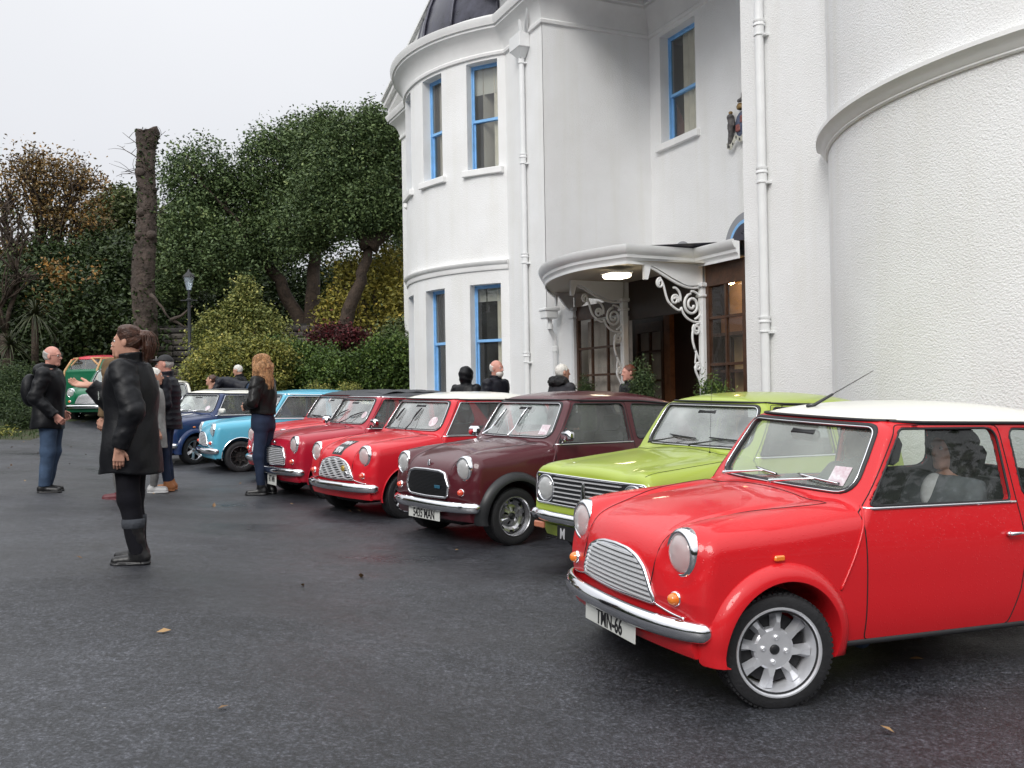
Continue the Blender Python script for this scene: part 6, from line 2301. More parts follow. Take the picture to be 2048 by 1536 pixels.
    mb = MB(); mb.rbox(FA - 1.28, FA - 1.10, -.58, .58, .62, .86, .03)
    mb.obj('dashboard', M['interior'], root, True, 50)
    s = obj('rear_view_mirror', D['rear_mirror'], root, mat=M['black_plastic'])
    s.location = L(1.235, 0, 1.165)
    # rear bench
    mb = MB(); mb.rbox(FA - 2.65, FA - 2.25, -.55, .55, .40, .55, .04); mb.rbox(FA - 2.78, FA - 2.62, -.55, .55, .45, .88, .04)
    mb.obj('rear_bench', cfg.get('seat', M['interior']), root, True, 50)
    # wipers
    for b0, tip in cfg.get('wipers', [(.02, ((.08, .955), (.40, .945))), (-.42, ((-.36, .955), (-.02, .95)))]):
        m1, m2 = wiper_mesh(b0, tip, True)
        wp = m1.obj('wiper', M['chrome'] if cfg.get('wiper_bright', True) else M['black_plastic'], root, True)
        m2.obj('blade', M['rubber'], wp, True)
    if cfg.get('mirror'):
        for sg in (1, -1):
            m_ = obj('door_mirror', D['door_mirror'], root, mat=cfg['mirror'])
            m_.location = L(1.13, sg * (float(side_b(1.13, .90)) - .028), .905)
            m_.scale = (1, sg, 1)
    st = cfg.get('sticker')
    if st:
        for b_, z_, r_, sq in st:
            mb = MB(); n = 20; V = [screen_pt(b_, z_, 'mini', .004)]
            for k in range(n):
                th = 2 * math.pi * (k + .5) / n
                c_, s_ = math.cos(th), math.sin(th)
                if sq:
                    mx_ = max(abs(c_), abs(s_)); c_, s_ = c_ / mx_ * .9, s_ / mx_ * .9
                V.append(screen_pt(b_ + r_ * c_, z_ + r_ * s_ * .86, 'mini', .004))
            mb.add(V, [(0, k + 1, (k + 1) % n + 1) for k in range(n)])
            mb.obj('sticker', M['sticker'], ws)
    for a0, b0, tip in cfg.get('aerial', []):
        z0 = float(top_z(a0, b0, kd))
        mb = MB()
        p0 = L(a0, b0, z0 - .003); p1 = p0 + Vector(tip)
        dr = Vector(tip)
        if cfg.get('aerial_fat'):
            mb.rbox(p0.x - .03, p0.x + .02, p0.y - .014, p0.y + .014, p0.z, p0.z + .018, .006)
            mb.tube([p0 + dr * .0, p0 + dr * .04, p0 + dr * .36, p0 + dr * .38, p1], [.011, .010, .0075, .003, .0018], 8)
            mb.obj('aerial', M['black_plastic'], root, True, 50)
        else:
            mb.tube([p0, p0 + dr * .02, p1], [.012, .0016, .0009], 6)
            mb.obj('aerial', M['dark_metal'], root, True)
    return root

# glass of the cars
M['glass_screen'] = glass('windscreen_glass', (.70, .76, .75), .34, (.62, .67, .66), 1.3, .03, 2.2)
M['glass_side'] = glass('side_glass', (.66, .71, .70), .10, (.5, .53, .53), .8, .02, 3.0)
M['glass_clear'] = glass('clear_glass', (.86, .89, .88), .035, (.5, .56, .52), .55, .02, 3.0)
M['glass_near'] = glass('near_windscreen', (.78, .84, .82), .22, (.60, .68, .60), 1.2, .02, 2.0)
M['amber_dull'] = pbr('amber_dull', (.45, .17, .10), .3)

P_RED = paint('signal_red', (.62, .014, .020))
P_RED2 = paint('cherry_red', (.60, .014, .026))
P_DRED = paint('deep_red', (.40, .010, .030))
P_MAR = paint('maroon', (.075, .012, .018), .28)
P_GRN = paint('lime_green', (.34, .43, .060))
P_WHT = paint('old_english_white', (.80, .79, .72), .3)
P_LBL = paint('light_blue', (.10, .42, .58))
P_DBL = paint('dark_blue', (.012, .030, .10), .28)
P_BLKR = pbr('black_fabric_roof', (.035, .038, .045), .55, bump=.4, bscale=60)

build_shells()
build_details()

def front_plate(root, kd, txt, wd=.52, ht=.108, size=.108, xs=.72, a=.050, z=.253, dark=False, tilt=0, b=0.0, tb=0.0):
    plate(root, None, a, z, wd, ht, txt, M['plate_black'] if dark else M['plate_white'], M['plate_silver'] if dark else M['ink'], size, xs, b=b, tilt=tilt, tb=tb)

# 1 the near red car
red = make_car(dict(
    pose=(0.925, 4.947, 202.1, -0.032, 1.28, 0.13), paint=P_RED, roof=P_WHT, arch='flare', repeater=True, steer=-13, track=.622, whiskers=True,
    label='bright red classic car with a white roof nearest the camera', wheel='minilite', wheel_scale=1.06, wheel_drop=-.027, rim_scale=1.1, side_glass=M['glass_clear'], screen=M['glass_near'],
    sticker=[(.405, .985, .058, True)], aerial=[(1.33, -.09, (-.26, .20, .21))], aerial_fat=True, spin=5,
    wipers=[(.055, ((.16, .972), (.44, .952))), (-.36, ((-.20, .972), (.0, .955)))]))
front_plate(red, 'mini', 'TMN-66')
# 2 the lime green square-nosed car
green = make_car(dict(
    pose=(1.000, 7.300, 215.8, 0.015, 0.4, 0.3), kind='clubman', paint=P_GRN, arch='lip', gutter=M['rubber'],
    label='lime green square-nosed classic car behind the near red one', wiper_bright=False,
    wipers=[(.055, ((.16, .985), (.47, .972))), (-.40, ((-.28, .99), (.03, .972)))], aerial=[(.92, .30, (-.02, .0, .80))]))
front_plate(green, 'clubman', 'M', b=0, a=-.115, z=.285, dark=True, wd=.50, tb=-.185)
# 3 maroon
mar = make_car(dict(
    pose=(-0.413, 8.885, 217.2, 0.001, -0.30, -0.16), paint=P_MAR, grille='hex', slats=False, arch='flare', arch_mat=M['black_plastic'], whiskers=False,
    label='maroon classic car with a black grille and chrome door mirror', wheel='rostyle', wheel_mats=(M['steel'], M['steel']), mirror=M['chrome'],
    sticker=[(.41, .985, .058, True)], ind=M['redlens'], wipers=[(.055, ((.02, 1.02), (.06, 1.19))), (-.36, ((-.36, 1.0), (-.30, 1.17)))]))
front_plate(mar, 'mini', '5435 MAN', xs=.74)
mb = MB(); mb.rbox(-.010, .012, -.014, .014, -.028, .03, .006)
o = mb.obj('bonnet_badge', M['chrome'], mar, True); o.location = L(.105, 0, .70)
mb = MB(); mb.rbox(0, .004, -.045, .045, -.014, .014, .002)
o = mb.obj('grille_badge', pbr('blue_badge', (.02, .10, .16), .4), mar); o.location = L(float(front_a(.2, .50)) - .014, .20, .50)
# 4 red with white roof and bonnet number
r2 = make_car(dict(
    pose=(-1.576, 10.606, 220.5, -0.014, 0, -0.1), paint=P_RED2, roof=P_WHT, wavy=True, arch='lip', sill=False, bright_windows=True,
    label='red classic car with a white roof and a number painted on its bonnet', wheel='twelve', wheel_mats=(M['alloy_bright'], M['alloy']),
    sticker=[(.36, 1.01, .062, False)], seat=M['seat_red'], ind=M['redlens'], wiper_bright=False,
    wipers=[(.055, ((.0, 1.03), (.06, 1.16))), (-.36, ((-.37, 1.02), (-.31, 1.15)))]))
# number sign following the nose of the bonnet
mb = MB(); n = 12; V = []
for i in range(n + 1):
    a_ = .085 + .235 * i / n
    for b_ in np.linspace(-.10, .10, 7):
        V.append(L(a_, b_, float(top_z(a_, b_)) + .002))
mb.add(V, [(i * 7 + k, i * 7 + k + 1, (i + 1) * 7 + k + 1, (i + 1) * 7 + k) for i in range(n) for k in range(6)])
sg_ = mb.obj('bonnet_number_panel', M['plate_black'], r2, True)
for txt, a_ in (('FMN', .245), ('970', .130)):
    me = text_mesh(txt, .105, .005, .8)
    nn = normal_at(a_, 0, float(top_z(a_, 0)))
    z_ = nn; x_ = Vector((0, 1, 0)); y_ = z_.cross(x_)
    t = obj('lettering', me, sg_, mat=M['plate_silver'])
    mt = Matrix((x_, y_, z_)).transposed().to_4x4(); mt.translation = L(a_, 0, float(top_z(a_, 0)) + .006)
    t.matrix_local = mt
mb = MB(); mb.lathe([(.030, .0), (.030, .012), (.024, .016), (0, .017)], 16, 'X')
o = mb.obj('badge', pbr('enamel_badge', (.5, .35, .08), .3, .5), r2, True); o.location = L(float(front_a(.20, .53)) - .012, .20, .53)
o = mb.obj('badge', M['alloy_bright'], r2, True); o.location = L(float(front_a(.25, .48)) - .012, .255, .475)
# 5 deep red with folding roof
r3 = make_car(dict(
    pose=(-2.657, 12.389, 215.1, -0.01, -0.18, -0.1), paint=P_DRED, roof=P_BLKR, grille='hex', arch='lip', whiskers=False, gutter=M['chrome'],
    label='deep red classic car with a black folding fabric roof', mirror=M['chrome'], ind=M['redlens'], wiper_bright=False,
    sticker=[(.40, 1.03, .05, False)], wipers=[(.055, ((.10, 1.00), (.38, 1.07))), (-.36, ((-.32, 1.02), (-.06, 1.09)))],
    aerial=[(.92, .30, (0, 0, .55))]))
front_plate(r3, 'mini', '477 MN', wd=.30, ht=.17, size=.11, xs=.55, z=.235)
mb = MB()
V = []; F = []
for i, a_ in enumerate(np.linspace(1.42, 2.5, 23)):
    for k, b_ in enumerate(np.linspace(-.40, .40, 9)):
        hump = .028 * math.sin(math.pi * min(1, (a_ - 1.42) / .35)) if a_ < 1.77 else .012 + .006 * math.sin(a_ * 30)
        V.append(L(a_, b_, float(top_z(a_, b_)) + max(.004, hump)))
mb.add(V, [(i * 9 + k, i * 9 + k + 1, (i + 1) * 9 + k + 1, (i + 1) * 9 + k) for i in range(22) for k in range(8)])
mb.obj('folding_roof', P_BLKR, r3, True)
mb = MB(); mb.lathe([(.022, 0), (.018, .01), (0, .014)], 14, 'X')
mb.rbox(.0, .008, -.055, .055, -.008, .008, .003)
o = mb.obj('winged_badge', M['chrome'], r3, True); o.location = L(.082, 0, .69)
# 6 red car half hidden by the blonde woman
r4 = make_car(dict(
    pose=(-3.311, 14.230, 219.9, 0, 0, 0), paint=P_RED2, roof=P_BLKR, arch='lip', mirror=None, ind=M['redlens'], wiper_bright=False,
    label='red classic car with a dark roof partly hidden behind the blonde woman', aerial=[(1.45, .1, (-.25, .42, .18))],
    sticker=[(-.05, 1.19, .03, False)]))
# 7 light blue
lb = make_car(dict(
    pose=(-4.738, 16.053, 208.1, 0, 0, 0), paint=P_LBL, arch='lip', arch_mat=M['alloy_bright'], bright_windows=True, wheel='minilite', wheel_mats=(M['steel'], M['alloy_dark']),
    label='light blue classic car between the dark blue and red cars', gutter=M['chrome'], ind=M['redlens']))
# 8 dark blue with white roof
db = make_car(dict(
    pose=(-6.253, 17.340, 237.8, 0, 0, 0), paint=P_DBL, roof=P_WHT, arch='flare', bright_windows=True, wheel='sixspoke', wheel_mats=(M['alloy_bright'], M['alloy_bright']),
    label='dark blue classic car with a white roof and white door mirrors', mirror=P_WHT, repeater=True, sticker=[(.36, .99, .05, False)]))
for sg in (-1, 1):
    V = []
    for a_ in np.linspace(.12, .9, 24):
        for b_ in (.17, .23):
            V.append(L(a_, sg * b_, float(top_z(a_, sg * b_)) + .002))
    MB().add(V, [(2 * i, 2 * i + 1, 2 * i + 3, 2 * i + 2) for i in range(23)]).obj('bonnet_stripe', P_WHT, db, True)
mb = MB(); V = []
for a_ in np.linspace(1.5, 2.3, 17):
    for b_ in np.linspace(-.36, .36, 7):
        V.append(L(a_, b_, float(top_z(a_, b_)) + .012))
mb.add(V, [(i * 7 + k, i * 7 + k + 1, (i + 1) * 7 + k + 1, (i + 1) * 7 + k) for i in range(16) for k in range(6)])
mb.obj('sunroof', P_BLKR, db, True)

# ------------------------------------------------------------------ the vehicles farther up the drive
def flat_pose(x, y, psi, z=None):
    m = Matrix.Rotation(R(psi), 4, 'Z')
    m.translation = Vector((x, y, float(G(x, y)) if z is None else z))
    return m
def far_car(x, y, psi, **k):
    c = make_car(dict(pose=(0, 0, 0), **k))
    c.matrix_world = flat_pose(x, y, psi)
    return c
P_GRN2 = paint('mid_green', (.008, .13, .06)); P_TEAL = paint('sea_green', (.02, .20, .15)); P_PINK = paint('faded_red', (.55, .05, .07))
WOODF = pbr('ash_frame', (.52, .30, .14), .5, var=.2, vscale=8)
gc = far_car(-9.95, 23.0, 262, paint=P_GRN2, roof=P_TEAL, label='green classic car with a sea-green roof facing down the drive behind the tan-coated person', wheel_mats=(M['alloy_bright'], M['alloy_bright']), mirror=None, arch='lip', gutter=M['chrome'])
rc_ = far_car(-11.6, 29.6, 75, paint=P_GRN2, roof=P_PINK, label='red-roofed timber-framed estate car just behind the green car', gutter=WOODF)
rc_.scale = (1.05, 1.05, 1.05)
for sg in (1, -1):
    for a_ in (1.08, 2.04, 2.85):
        mb = MB(); z0, z1 = .42, 1.24
        y0 = float(side_b(a_, .6)); y1 = float(side_b(a_, 1.2))
        mb.tube([L(a_, sg * (y0 + .008), z0), L(a_, sg * (float(side_b(a_, .86)) + .008), .86), L(a_, sg * (y1 + .008), z1)], .028, 6)
        mb.obj('timber_frame', WOODF, rc_, True)
    for z_ in (.44, .84, 1.235):
        mb = MB(); mb.tube([L(a_, sg * (float(side_b(a_, z_)) + .008), z_) for a_ in np.linspace(1.08, 2.85, 12)], .026, 6); mb.obj('timber_rail', WOODF, rc_, True)
    mb = MB(); mb.tube([L(float(rear_a(np.array(z_))) + .004, sg * (.56 - .12 * (z_ - .5)), z_) for z_ in (.45, .65, .9, 1.05, 1.2)], .034, 6); mb.obj('timber_frame', WOODF, rc_, True)
wc = far_car(-7.72, 21.0, 288, paint=P_WHT, roof=P_WHT, label='white-roofed classic car mostly hidden behind the man in the cap')

# ------------------------------------------------------------------ people
SKIN = pbr('skin', (.52, .28, .20), .5, var=.12, vscale=14, spec=.4)
SKIN_PINK = pbr('ruddy_skin', (.56, .27, .21), .5, var=.15, vscale=14)
def cloth(name, c, rough=.6, var=.25, bump=.25, sheen=0.0, bscale=35):
    return pbr(name, c, rough, var=var, vscale=7, bump=bump, bscale=bscale, sheen=sheen, spec=.28)
H_BROWN = pbr('brown_hair', (.060, .022, .011), .42, var=.5, vscale=30, bump=.6, bscale=70)
H_DARK = pbr('dark_curly_hair', (.014, .010, .009), .6, var=.5, spec=.25, vscale=30, bump=.8, bscale=60)
H_GREY = pbr('grey_hair', (.36, .35, .33), .6, var=.3, vscale=30, bump=.6, bscale=70)
H_WHITE = pbr('white_hair', (.62, .60, .56), .6, var=.2, vscale=30, bump=.6, bscale=70)
H_BLOND = pbr('blonde_hair', (.42, .22, .10), .5, var=.5, vscale=30, bump=1.0, bscale=90, bdist=.02)
EYE = pbr('eye_white', (.6, .58, .55), .2)
IRIS = pbr('iris', (.03, .02, .015), .2)
BLACK_COAT = cloth('black_rain_jacket', (.0045, .005, .007), .5)
NAVY = cloth('navy_quilted_jacket', (.007, .008, .014), .5)
JEANS = cloth('blue_jeans', (.045, .075, .13), .8)
DJEANS = cloth('dark_jeans', (.016, .026, .055), .8)
LEGG = cloth('black_leggings', (.0028, .0028, .006), .85)
LEATHER = cloth('black_leather', (.007, .0065, .0065), .38, bump=.5, bscale=25)
BOOT = pbr('black_boot', (.007, .007, .008), .38, bump=.3, bscale=25)
TANB = pbr('tan_boot', (.36, .14, .05), .6)
TANC = cloth('tan_wool_coat', (.13, .085, .045), .85)
GREYT = cloth('grey_trousers', (.12, .12, .12), .85)

def person(label, pos, hd, H=1.75, arms=None, legs=None, lean=0.0, bulk=(1, 1), coat=None, hem=.80, trousers=JEANS, shoes=BOOT, shoe='shoe',
           hair=None, style='short', skin=SKIN, head_yaw=0.0, head_pitch=0.0, hres=.0085, hands=True, group=None, extra=(), collar=True, seated=False, z=None, coat_name='coat', coatf=None, quick=False):
    s = H / 1.75
    root_loc = (pos[0], pos[1], float(G(*pos)) if z is None else z)
    # joints, metres for a figure of 1.75 m, facing +x
    J = dict(pel=(0, 0, .94), chest=(.0, 0, 1.28), neck=(-.015, 0, 1.46), head=(.015, 0, 1.628))
    for sg, n in ((1, 'L'), (-1, 'R')):
        J['sh' + n] = (-.01, sg * .175 * bulk[1], 1.40); J['el' + n] = (-.05, sg * .24 * bulk[1], 1.12); J['wr' + n] = (.03, sg * .25 * bulk[1], .88)
        J['hip' + n] = (0, sg * .09, .90); J['kn' + n] = (.02, sg * .10, .49); J['an' + n] = (-.03, sg * .105, .085)
        J['toe' + n] = None
    for k_, v_ in (arms or {}).items():
        if k_ in J: J[k_] = v_
    for k_, v_ in (legs or {}).items(): J[k_] = v_
    cl, sl_ = math.cos(lean), math.sin(lean)
    def ln(p):
        x, y, z_ = p[0], p[1], p[2] - .94
        return (x * cl + z_ * sl_, y, -x * sl_ + z_ * cl + .94)
    if lean:
        for k_ in ('chest', 'neck', 'head', 'shL', 'shR'):
            J[k_] = ln(J[k_])
        for k_ in ('elL', 'elR', 'wrL', 'wrR'):
            if k_ not in (arms or {}):
                J[k_] = ln(J[k_])
    # torso frame
    def tf(x, y, z_):
        q = z_ - .94
        return x * cl - q * sl_, y, x * sl_ + q * cl + .94
    hc = J['head']
    cy, sy = math.cos(head_yaw), math.sin(head_yaw)
    cp, sp_ = math.cos(head_pitch + lean * .35), math.sin(head_pitch + lean * .35)
    def hf(x, y, z_):
        x = x - hc[0]; y = y - hc[1]; z_ = z_ - hc[2]
        x, y = x * cy + y * sy, -x * sy + y * cy
        return x * cp - z_ * sp_, y, x * sp_ + z_ * cp
    def hinv(p):
        x, y, z_ = p
        x, z_ = x * cp + z_ * sp_, -x * sp_ + z_ * cp
        x, y = x * cy - y * sy, x * sy + y * cy
        return (x + hc[0], y + hc[1], z_ + hc[2])
    def head(x, y, z_):
        x, y, z_ = hf(x, y, z_)
        f = ell(x, y, z_, (-.012, 0, .022), (.098, .077, .098))
        f = smin(f, ell(x, y, z_, (.030, 0, -.042), (.060, .056, .074)), .03)
        f = smin(f, rc(x, y, z_, (.066, -.012, -.098), (.066, .012, -.098), .018, .018), .025)
        f = smin(f, rc(x, y, z_, (.078, -.028, .026), (.078, .028, .026), .012, .012), .015)
        f = smax(f, -(np.sqrt((x - .104) ** 2 + (np.abs(y) - .031) ** 2 + (z_ - .006) ** 2) - .018), .012)
        f = smin(f, rc(x, y, z_, (.084, 0, .014), (.104, 0, -.026), .008, .0125), .010)
        f = smin(f, rc(x, np.abs(y), z_, (.090, .0, -.030), (.090, .012, -.031), .007, .006), .006)
        f = smin(f, rc(x, np.abs(y), z_, (.086, .0, -.056), (.078, .020, -.058), .008, .005), .006)
        f = smin(f, rc(x, np.abs(y), z_, (.084, .0, -.068), (.078, .016, -.067), .008, .005), .006)
        f = smin(f, ell(x, np.abs(y), z_, (-.004, .079, -.004), (.019, .009, .031)), .006)
        f = smin(f, rc(x, y, z_, (-.02, 0, -.06), (-.045, 0, -.20), .056, .060), .03)
        return f
    def arms_f(x, y, z_, d=0.0):
        f = np.full(np.broadcast(x, y, z_).shape, 9.0)
        for n in 'LR':
            f = np.minimum(f, smin(rc(x, y, z_, J['sh' + n], J['el' + n], .050 + d, .042 + d), rc(x, y, z_, J['el' + n], J['wr' + n], .040 + d, .028 + d), .03))
        return f
    SX = Spl([.7, .86, .94, 1.08, 1.28, 1.40, 1.50], np.array([.115, .120, .115, .105, .120, .095, .055]) * bulk[0])
    SY = Spl([.7, .86, .94, 1.08, 1.28, 1.40, 1.50], np.array([.16, .175, .170, .145, .170, .175, .075]) * bulk[1])
    def torso(x, y, z_, d=0.0):
        x, y, z_ = tf(x, y, z_)
        rx, ry = SX(z_) + d, SY(z_) + d
        f = (np.sqrt((x / rx) ** 2 + (y / ry) ** 2) - 1) * np.minimum(rx, ry)
        return f, z_
    def body(x, y, z_):
        f, tz = torso(x, y, z_)
        f = smax(smax(f, tz - 1.49, .05), .84 - tz, .05)
        f = smin(f, arms_f(x, y, z_), .03)
        for n in 'LR':
            f = smin(f, rc(x, y, z_, J['hip' + n], J['kn' + n], .078, .052), .03)
            f = smin(f, rc(x, y, z_, J['kn' + n], J['an' + n], .050, .034), .02)
        f = smin(f, rc(x, y, z_, J['neck'], (J['head'][0] - .03, J['head'][1], J['head'][2] - .08), .055, .055), .03)
        return f
    root = empty('person', root_loc, R(hd))
    tag(root, label, 'person', group)
    def add(name, fn, lo, hi, h, mat, par):
        V, Q, N = sdf_mesh(fn, lo, hi, h)
        if len(V) == 0:
            return None
        return obj(name, mesh(name, V * s, Q[:, ::-1] if FLIP else Q, mat, N=N), par)
    pts = np.array([v for v in J.values() if v is not None])
    lo = pts.min(0) - .22; hi = pts.max(0) + .22
    # skin: one continuous mesh, finer at the face and hands
    parts = [sdf_mesh(body, lo, hi, .024)]
    hl = np.array(hc) - .17; hh = np.array(hc) + .17
    parts.append(sdf_mesh(head, hl + [0, 0, -.04], hh, hres))
    if hands:
        for n, sg in (('L', 1), ('R', -1)):
            w_ = Vector(J['wr' + n]); e_ = Vector(J['el' + n])
            d = (w_ - e_).normalized()
            hd_ = (arms or {}).get('dir' + n)
            if hd_: d = Vector(hd_).normalized()
            up = Vector((arms or {}).get('palm' + n, (0, -sg, 0)))     # direction the palm faces
            up = (up - d * up.dot(d)).normalized()
            sd = d.cross(up) * 1.0                                      # across the knuckles
            P0 = w_
            segs = [(P0 - d * .03, P0 + d * .02, .026, .026)]
            palm = (P0 + d * .05)
            curl = (arms or {}).get('curl', .5)
            fing = []
            for i, (o, ln_) in enumerate(((-.029, .066), (-.010, .076), (.010, .071), (.028, .056))):
                k0 = P0 + d * .088 + sd * o
                segs.append((P0 + d * .01 + sd * o * .6, k0, .015, .0115))
                a1 = curl * (.6 + .12 * i)
                d1 = (d * math.cos(a1) + up * math.sin(a1)).normalized()
                k1 = k0 + d1 * ln_ * .48
                a2 = a1 + curl * 1.1
                d2 = (d * math.cos(a2) + up * math.sin(a2)).normalized()
                k2 = k1 + d2 * ln_ * .52
                fing += [(k0, k1, .0098, .0088), (k1, k2, .0088, .0072)]
            th = (arms or {}).get('thumb', -1) * sd
            t0 = P0 + d * .022 + th * .022
            t1 = P0 + d * .055 + th * .050 + up * .012
            t2 = t1 + (d * .8 + th * .25 + up * .3).normalized() * .034
            fing += [(t0, t1, .014, .0115), (t1, t2, .0105, .0085)]
            def hand(x, y, z_):
                f = None
                for a_, b_, r1, r2 in segs:
                    q = rc(x, y, z_, a_, b_, r1, r2)
                    f = q if f is None else smin(f, q, .012)
                for a_, b_, r1, r2 in fing:
                    f = smin(f, rc(x, y, z_, a_, b_, r1, r2), .003)
                return f
            c_ = np.array(P0 + d * .08)
            parts.append(sdf_mesh(hand, c_ - .125, c_ + .125, .0052 if hres < .008 else .0075))
    V = []; Q = []; N = []; o_ = 0
    for v, q, n_ in parts:
        V.append(v * s); Q.append((q[:, ::-1] if FLIP else q) + o_); N.append(n_); o_ += len(v)
    obj('body', mesh('body', np.concatenate(V), np.concatenate(Q), skin, N=np.concatenate(N)), root)
    if hres < .012:
        for sg in (1, -1):
            mb = MB()
            p = Vector(hinv((.0800, sg * .031, .006))) * s
            mb.lathe([(0, -.011), (.007, -.008), (.0105, 0), (.007, .008), (0, .011)], 12, 'Z', Matrix.Translation(p))
            ey = mb.obj('eye', EYE, root, True)
            mb = MB(); p = Vector(hinv((.0895, sg * .031, .006))) * s
            mb.lathe([(0, -.005), (.004, -.002), (.004, .002), (0, .005)], 10, 'Z', Matrix.Translation(p))
            mb.obj('iris', IRIS, ey, True)
    ch = .012 if hres < .008 else .017
    if coat is not None:
        cf = coatf or {}
        def coat_fn(x, y, z_):
            f, tz = torso(x, y, z_, .032)
            q = cf.get('flare', .35)
            f = f - q * .12 * np.clip(1.05 - tz, 0, .5)
            w_ = wob(x, y, z_, 17, 1.0) * .013 + wob(x, y + z_ * .4, z_ * .6, 44, 2.0) * .005
            if cf.get('quilt'):
                w_ = w_ * .4 + .006 * np.abs(np.sin(tz * 44))
            f = smax(f, tz - 1.475, .05)
            f = f + w_
            for n in 'LR':     # sleeves, ended at the wrists
                a_ = smin(rc(x, y, z_, J['sh' + n], J['el' + n], .084 + cf.get('sleeve', 0), .070 + cf.get('sleeve', 0)), rc(x, y, z_, J['el' + n], J['wr' + n], .068 + cf.get('sleeve', 0), .050 + cf.get('sleeve', 0)), .03)
                a_ = a_ + wob(x * 1.0 + z_ * .6, y, z_ * 1.5, 34, 3.0) * .008 + wob(x, y, z_ * 1.4, 70, 1.0) * .003
                w0, e0 = Vector(J['wr' + n]), Vector(J['el' + n])
                d = (w0 - e0).normalized()
                pl = (x - w0.x) * d.x + (y - w0.y) * d.y + (z_ - w0.z) * d.z
                dist = np.sqrt((x - w0.x) ** 2 + (y - w0.y) ** 2 + (z_ - w0.z) ** 2)
                a_ = np.where(dist < .13, smax(a_, pl + .0, .008), a_)
                f = smin(f, a_, .022)
            f = smax(f, hem - tz + .012 * np.sin(x * 14 + 1), .014)
            if collar:
                hx, hy, hz = tf(x, y, z_)
                g = np.sqrt((hx + .012) ** 2 + hy ** 2 * .9) - (.080 + .10 * np.clip(hz - 1.45, 0, .2) - .20 * np.clip(1.44 - hz, 0, .1) * -1)
                g = smax(smax(g, hz - cf.get('collar', 1.535) + .10 * (hx), .012), 1.38 - hz, .03)
                g = smax(g, -(np.sqrt((hx + .012) ** 2 + hy ** 2 * .9) - .064), .01)
                f = smin(f, g, .02)
            if cf.get('hood_down'):
                f = smin(f, ell(*tf(x, y, z_), (-.12, 0, 1.45), (.075, .13, .085)), .04)
            if cf.get('hood_up'):
                hx, hy, hz = hf(x, y, z_)
                g = smax(ell(hx, hy, hz, (-.02, 0, .01), (.135, .115, .145)), -ell(hx, hy, hz, (.10, 0, -.01), (.09, .078, .10)), .02) + .004 * np.sin(hz * 60 + hx * 30)
                f = smin(f, smax(g, hx - .085, .02), .05)
            return f
        add(coat_name, coat_fn, lo, hi, ch, coat, root)
    if trousers is not None:
        def tr_fn(x, y, z_):
            f, tz = torso(x, y, z_, .008)
            f = smax(smax(f, tz - 1.06, .02), .80 - tz, .05)
            low = .13 if shoe != 'tall' else .30
            for n in 'LR':
                wd_ = (arms or {}).get('leg_w', .0)
                k = smin(rc(x, y, z_, J['hip' + n], J['kn' + n], .092 + wd_, .066 + wd_), rc(x, y, z_, J['kn' + n], J['an' + n], .064 + wd_, .050 + wd_), .03)
                f = smin(f, k, .035)
            f = f + wob(x, y, z_, 26, .5) * .006
            return smax(f, .075 - z_, .01)
        lo2 = lo.copy(); hi2 = hi.copy(); hi2[2] = 1.12
        add('trousers', tr_fn, lo2, hi2, ch, trousers, root)
    if shoes is not None:
        for n, sg in (('L', 1), ('R', -1)):
            a_ = Vector(J['an' + n])
            ft = Vector((arms or {}).get('foot' + n, (1, sg * .18, 0))).normalized()
            def sh_fn(x, y, z_):
                heel = a_ + ft * -.035; toe = a_ + ft * .155
                f = rc(x, y, z_, (heel.x, heel.y, .045), (toe.x, toe.y, .030), .044, .038)
                f = smin(f, rc(x, y, z_, (a_.x, a_.y, .10), (heel.x, heel.y, .05), .046, .044), .03)
                if shoe == 'tall':
                    kn = Vector(J['kn' + n]); t_ = a_ + (kn - a_) * .58
                    f = smin(f, rc(x, y, z_, tuple(a_), tuple(t_), .056, .076), .03) + wob(x, y, z_, 38) * .005
                    f = smax(f, (z_ - t_.z), .01)
                elif shoe == 'ankle':
                    kn = Vector(J['kn' + n]); t_ = a_ + (kn - a_) * .18
                    f = smin(f, rc(x, y, z_, tuple(a_), tuple(t_), .046, .05), .03)
                # sole
                g = smax(rc(x, y, z_, (heel.x, heel.y, .012), (toe.x, toe.y, .012), .050, .046), z_ - .020, .004)
                f = smin(f, g, .004)
                return smax(f, .001 - z_, .004)
            l_ = np.array([a_.x - .17, a_.y - .12, -.02]); h_ = np.array([a_.x + .27, a_.y + .12, .48 if shoe == 'tall' else .26])
            o = add('boot' if shoe != 'shoe' else 'shoe', sh_fn, l_, h_, .011, shoes, root)
            if shoe == 'tall' and (arms or {}).get('cuff'):
                kn = Vector(J['kn' + n]); t_ = a_ + (kn - a_) * .55
                mb = MB(); mb.lathe([(.074, -.035), (.079, -.03), (.081, 0), (.080, .03), (.072, .034)], 20, 'Z', Matrix.Translation(t_))
                for v_i, v in enumerate(mb.V):
                    mb.V[v_i] = tuple(Vector(v) * s)
                mb.obj('knitted_cuff', cloth('grey_knit_cuff', (.05, .055, .065), .9, bump=.8), o, True)
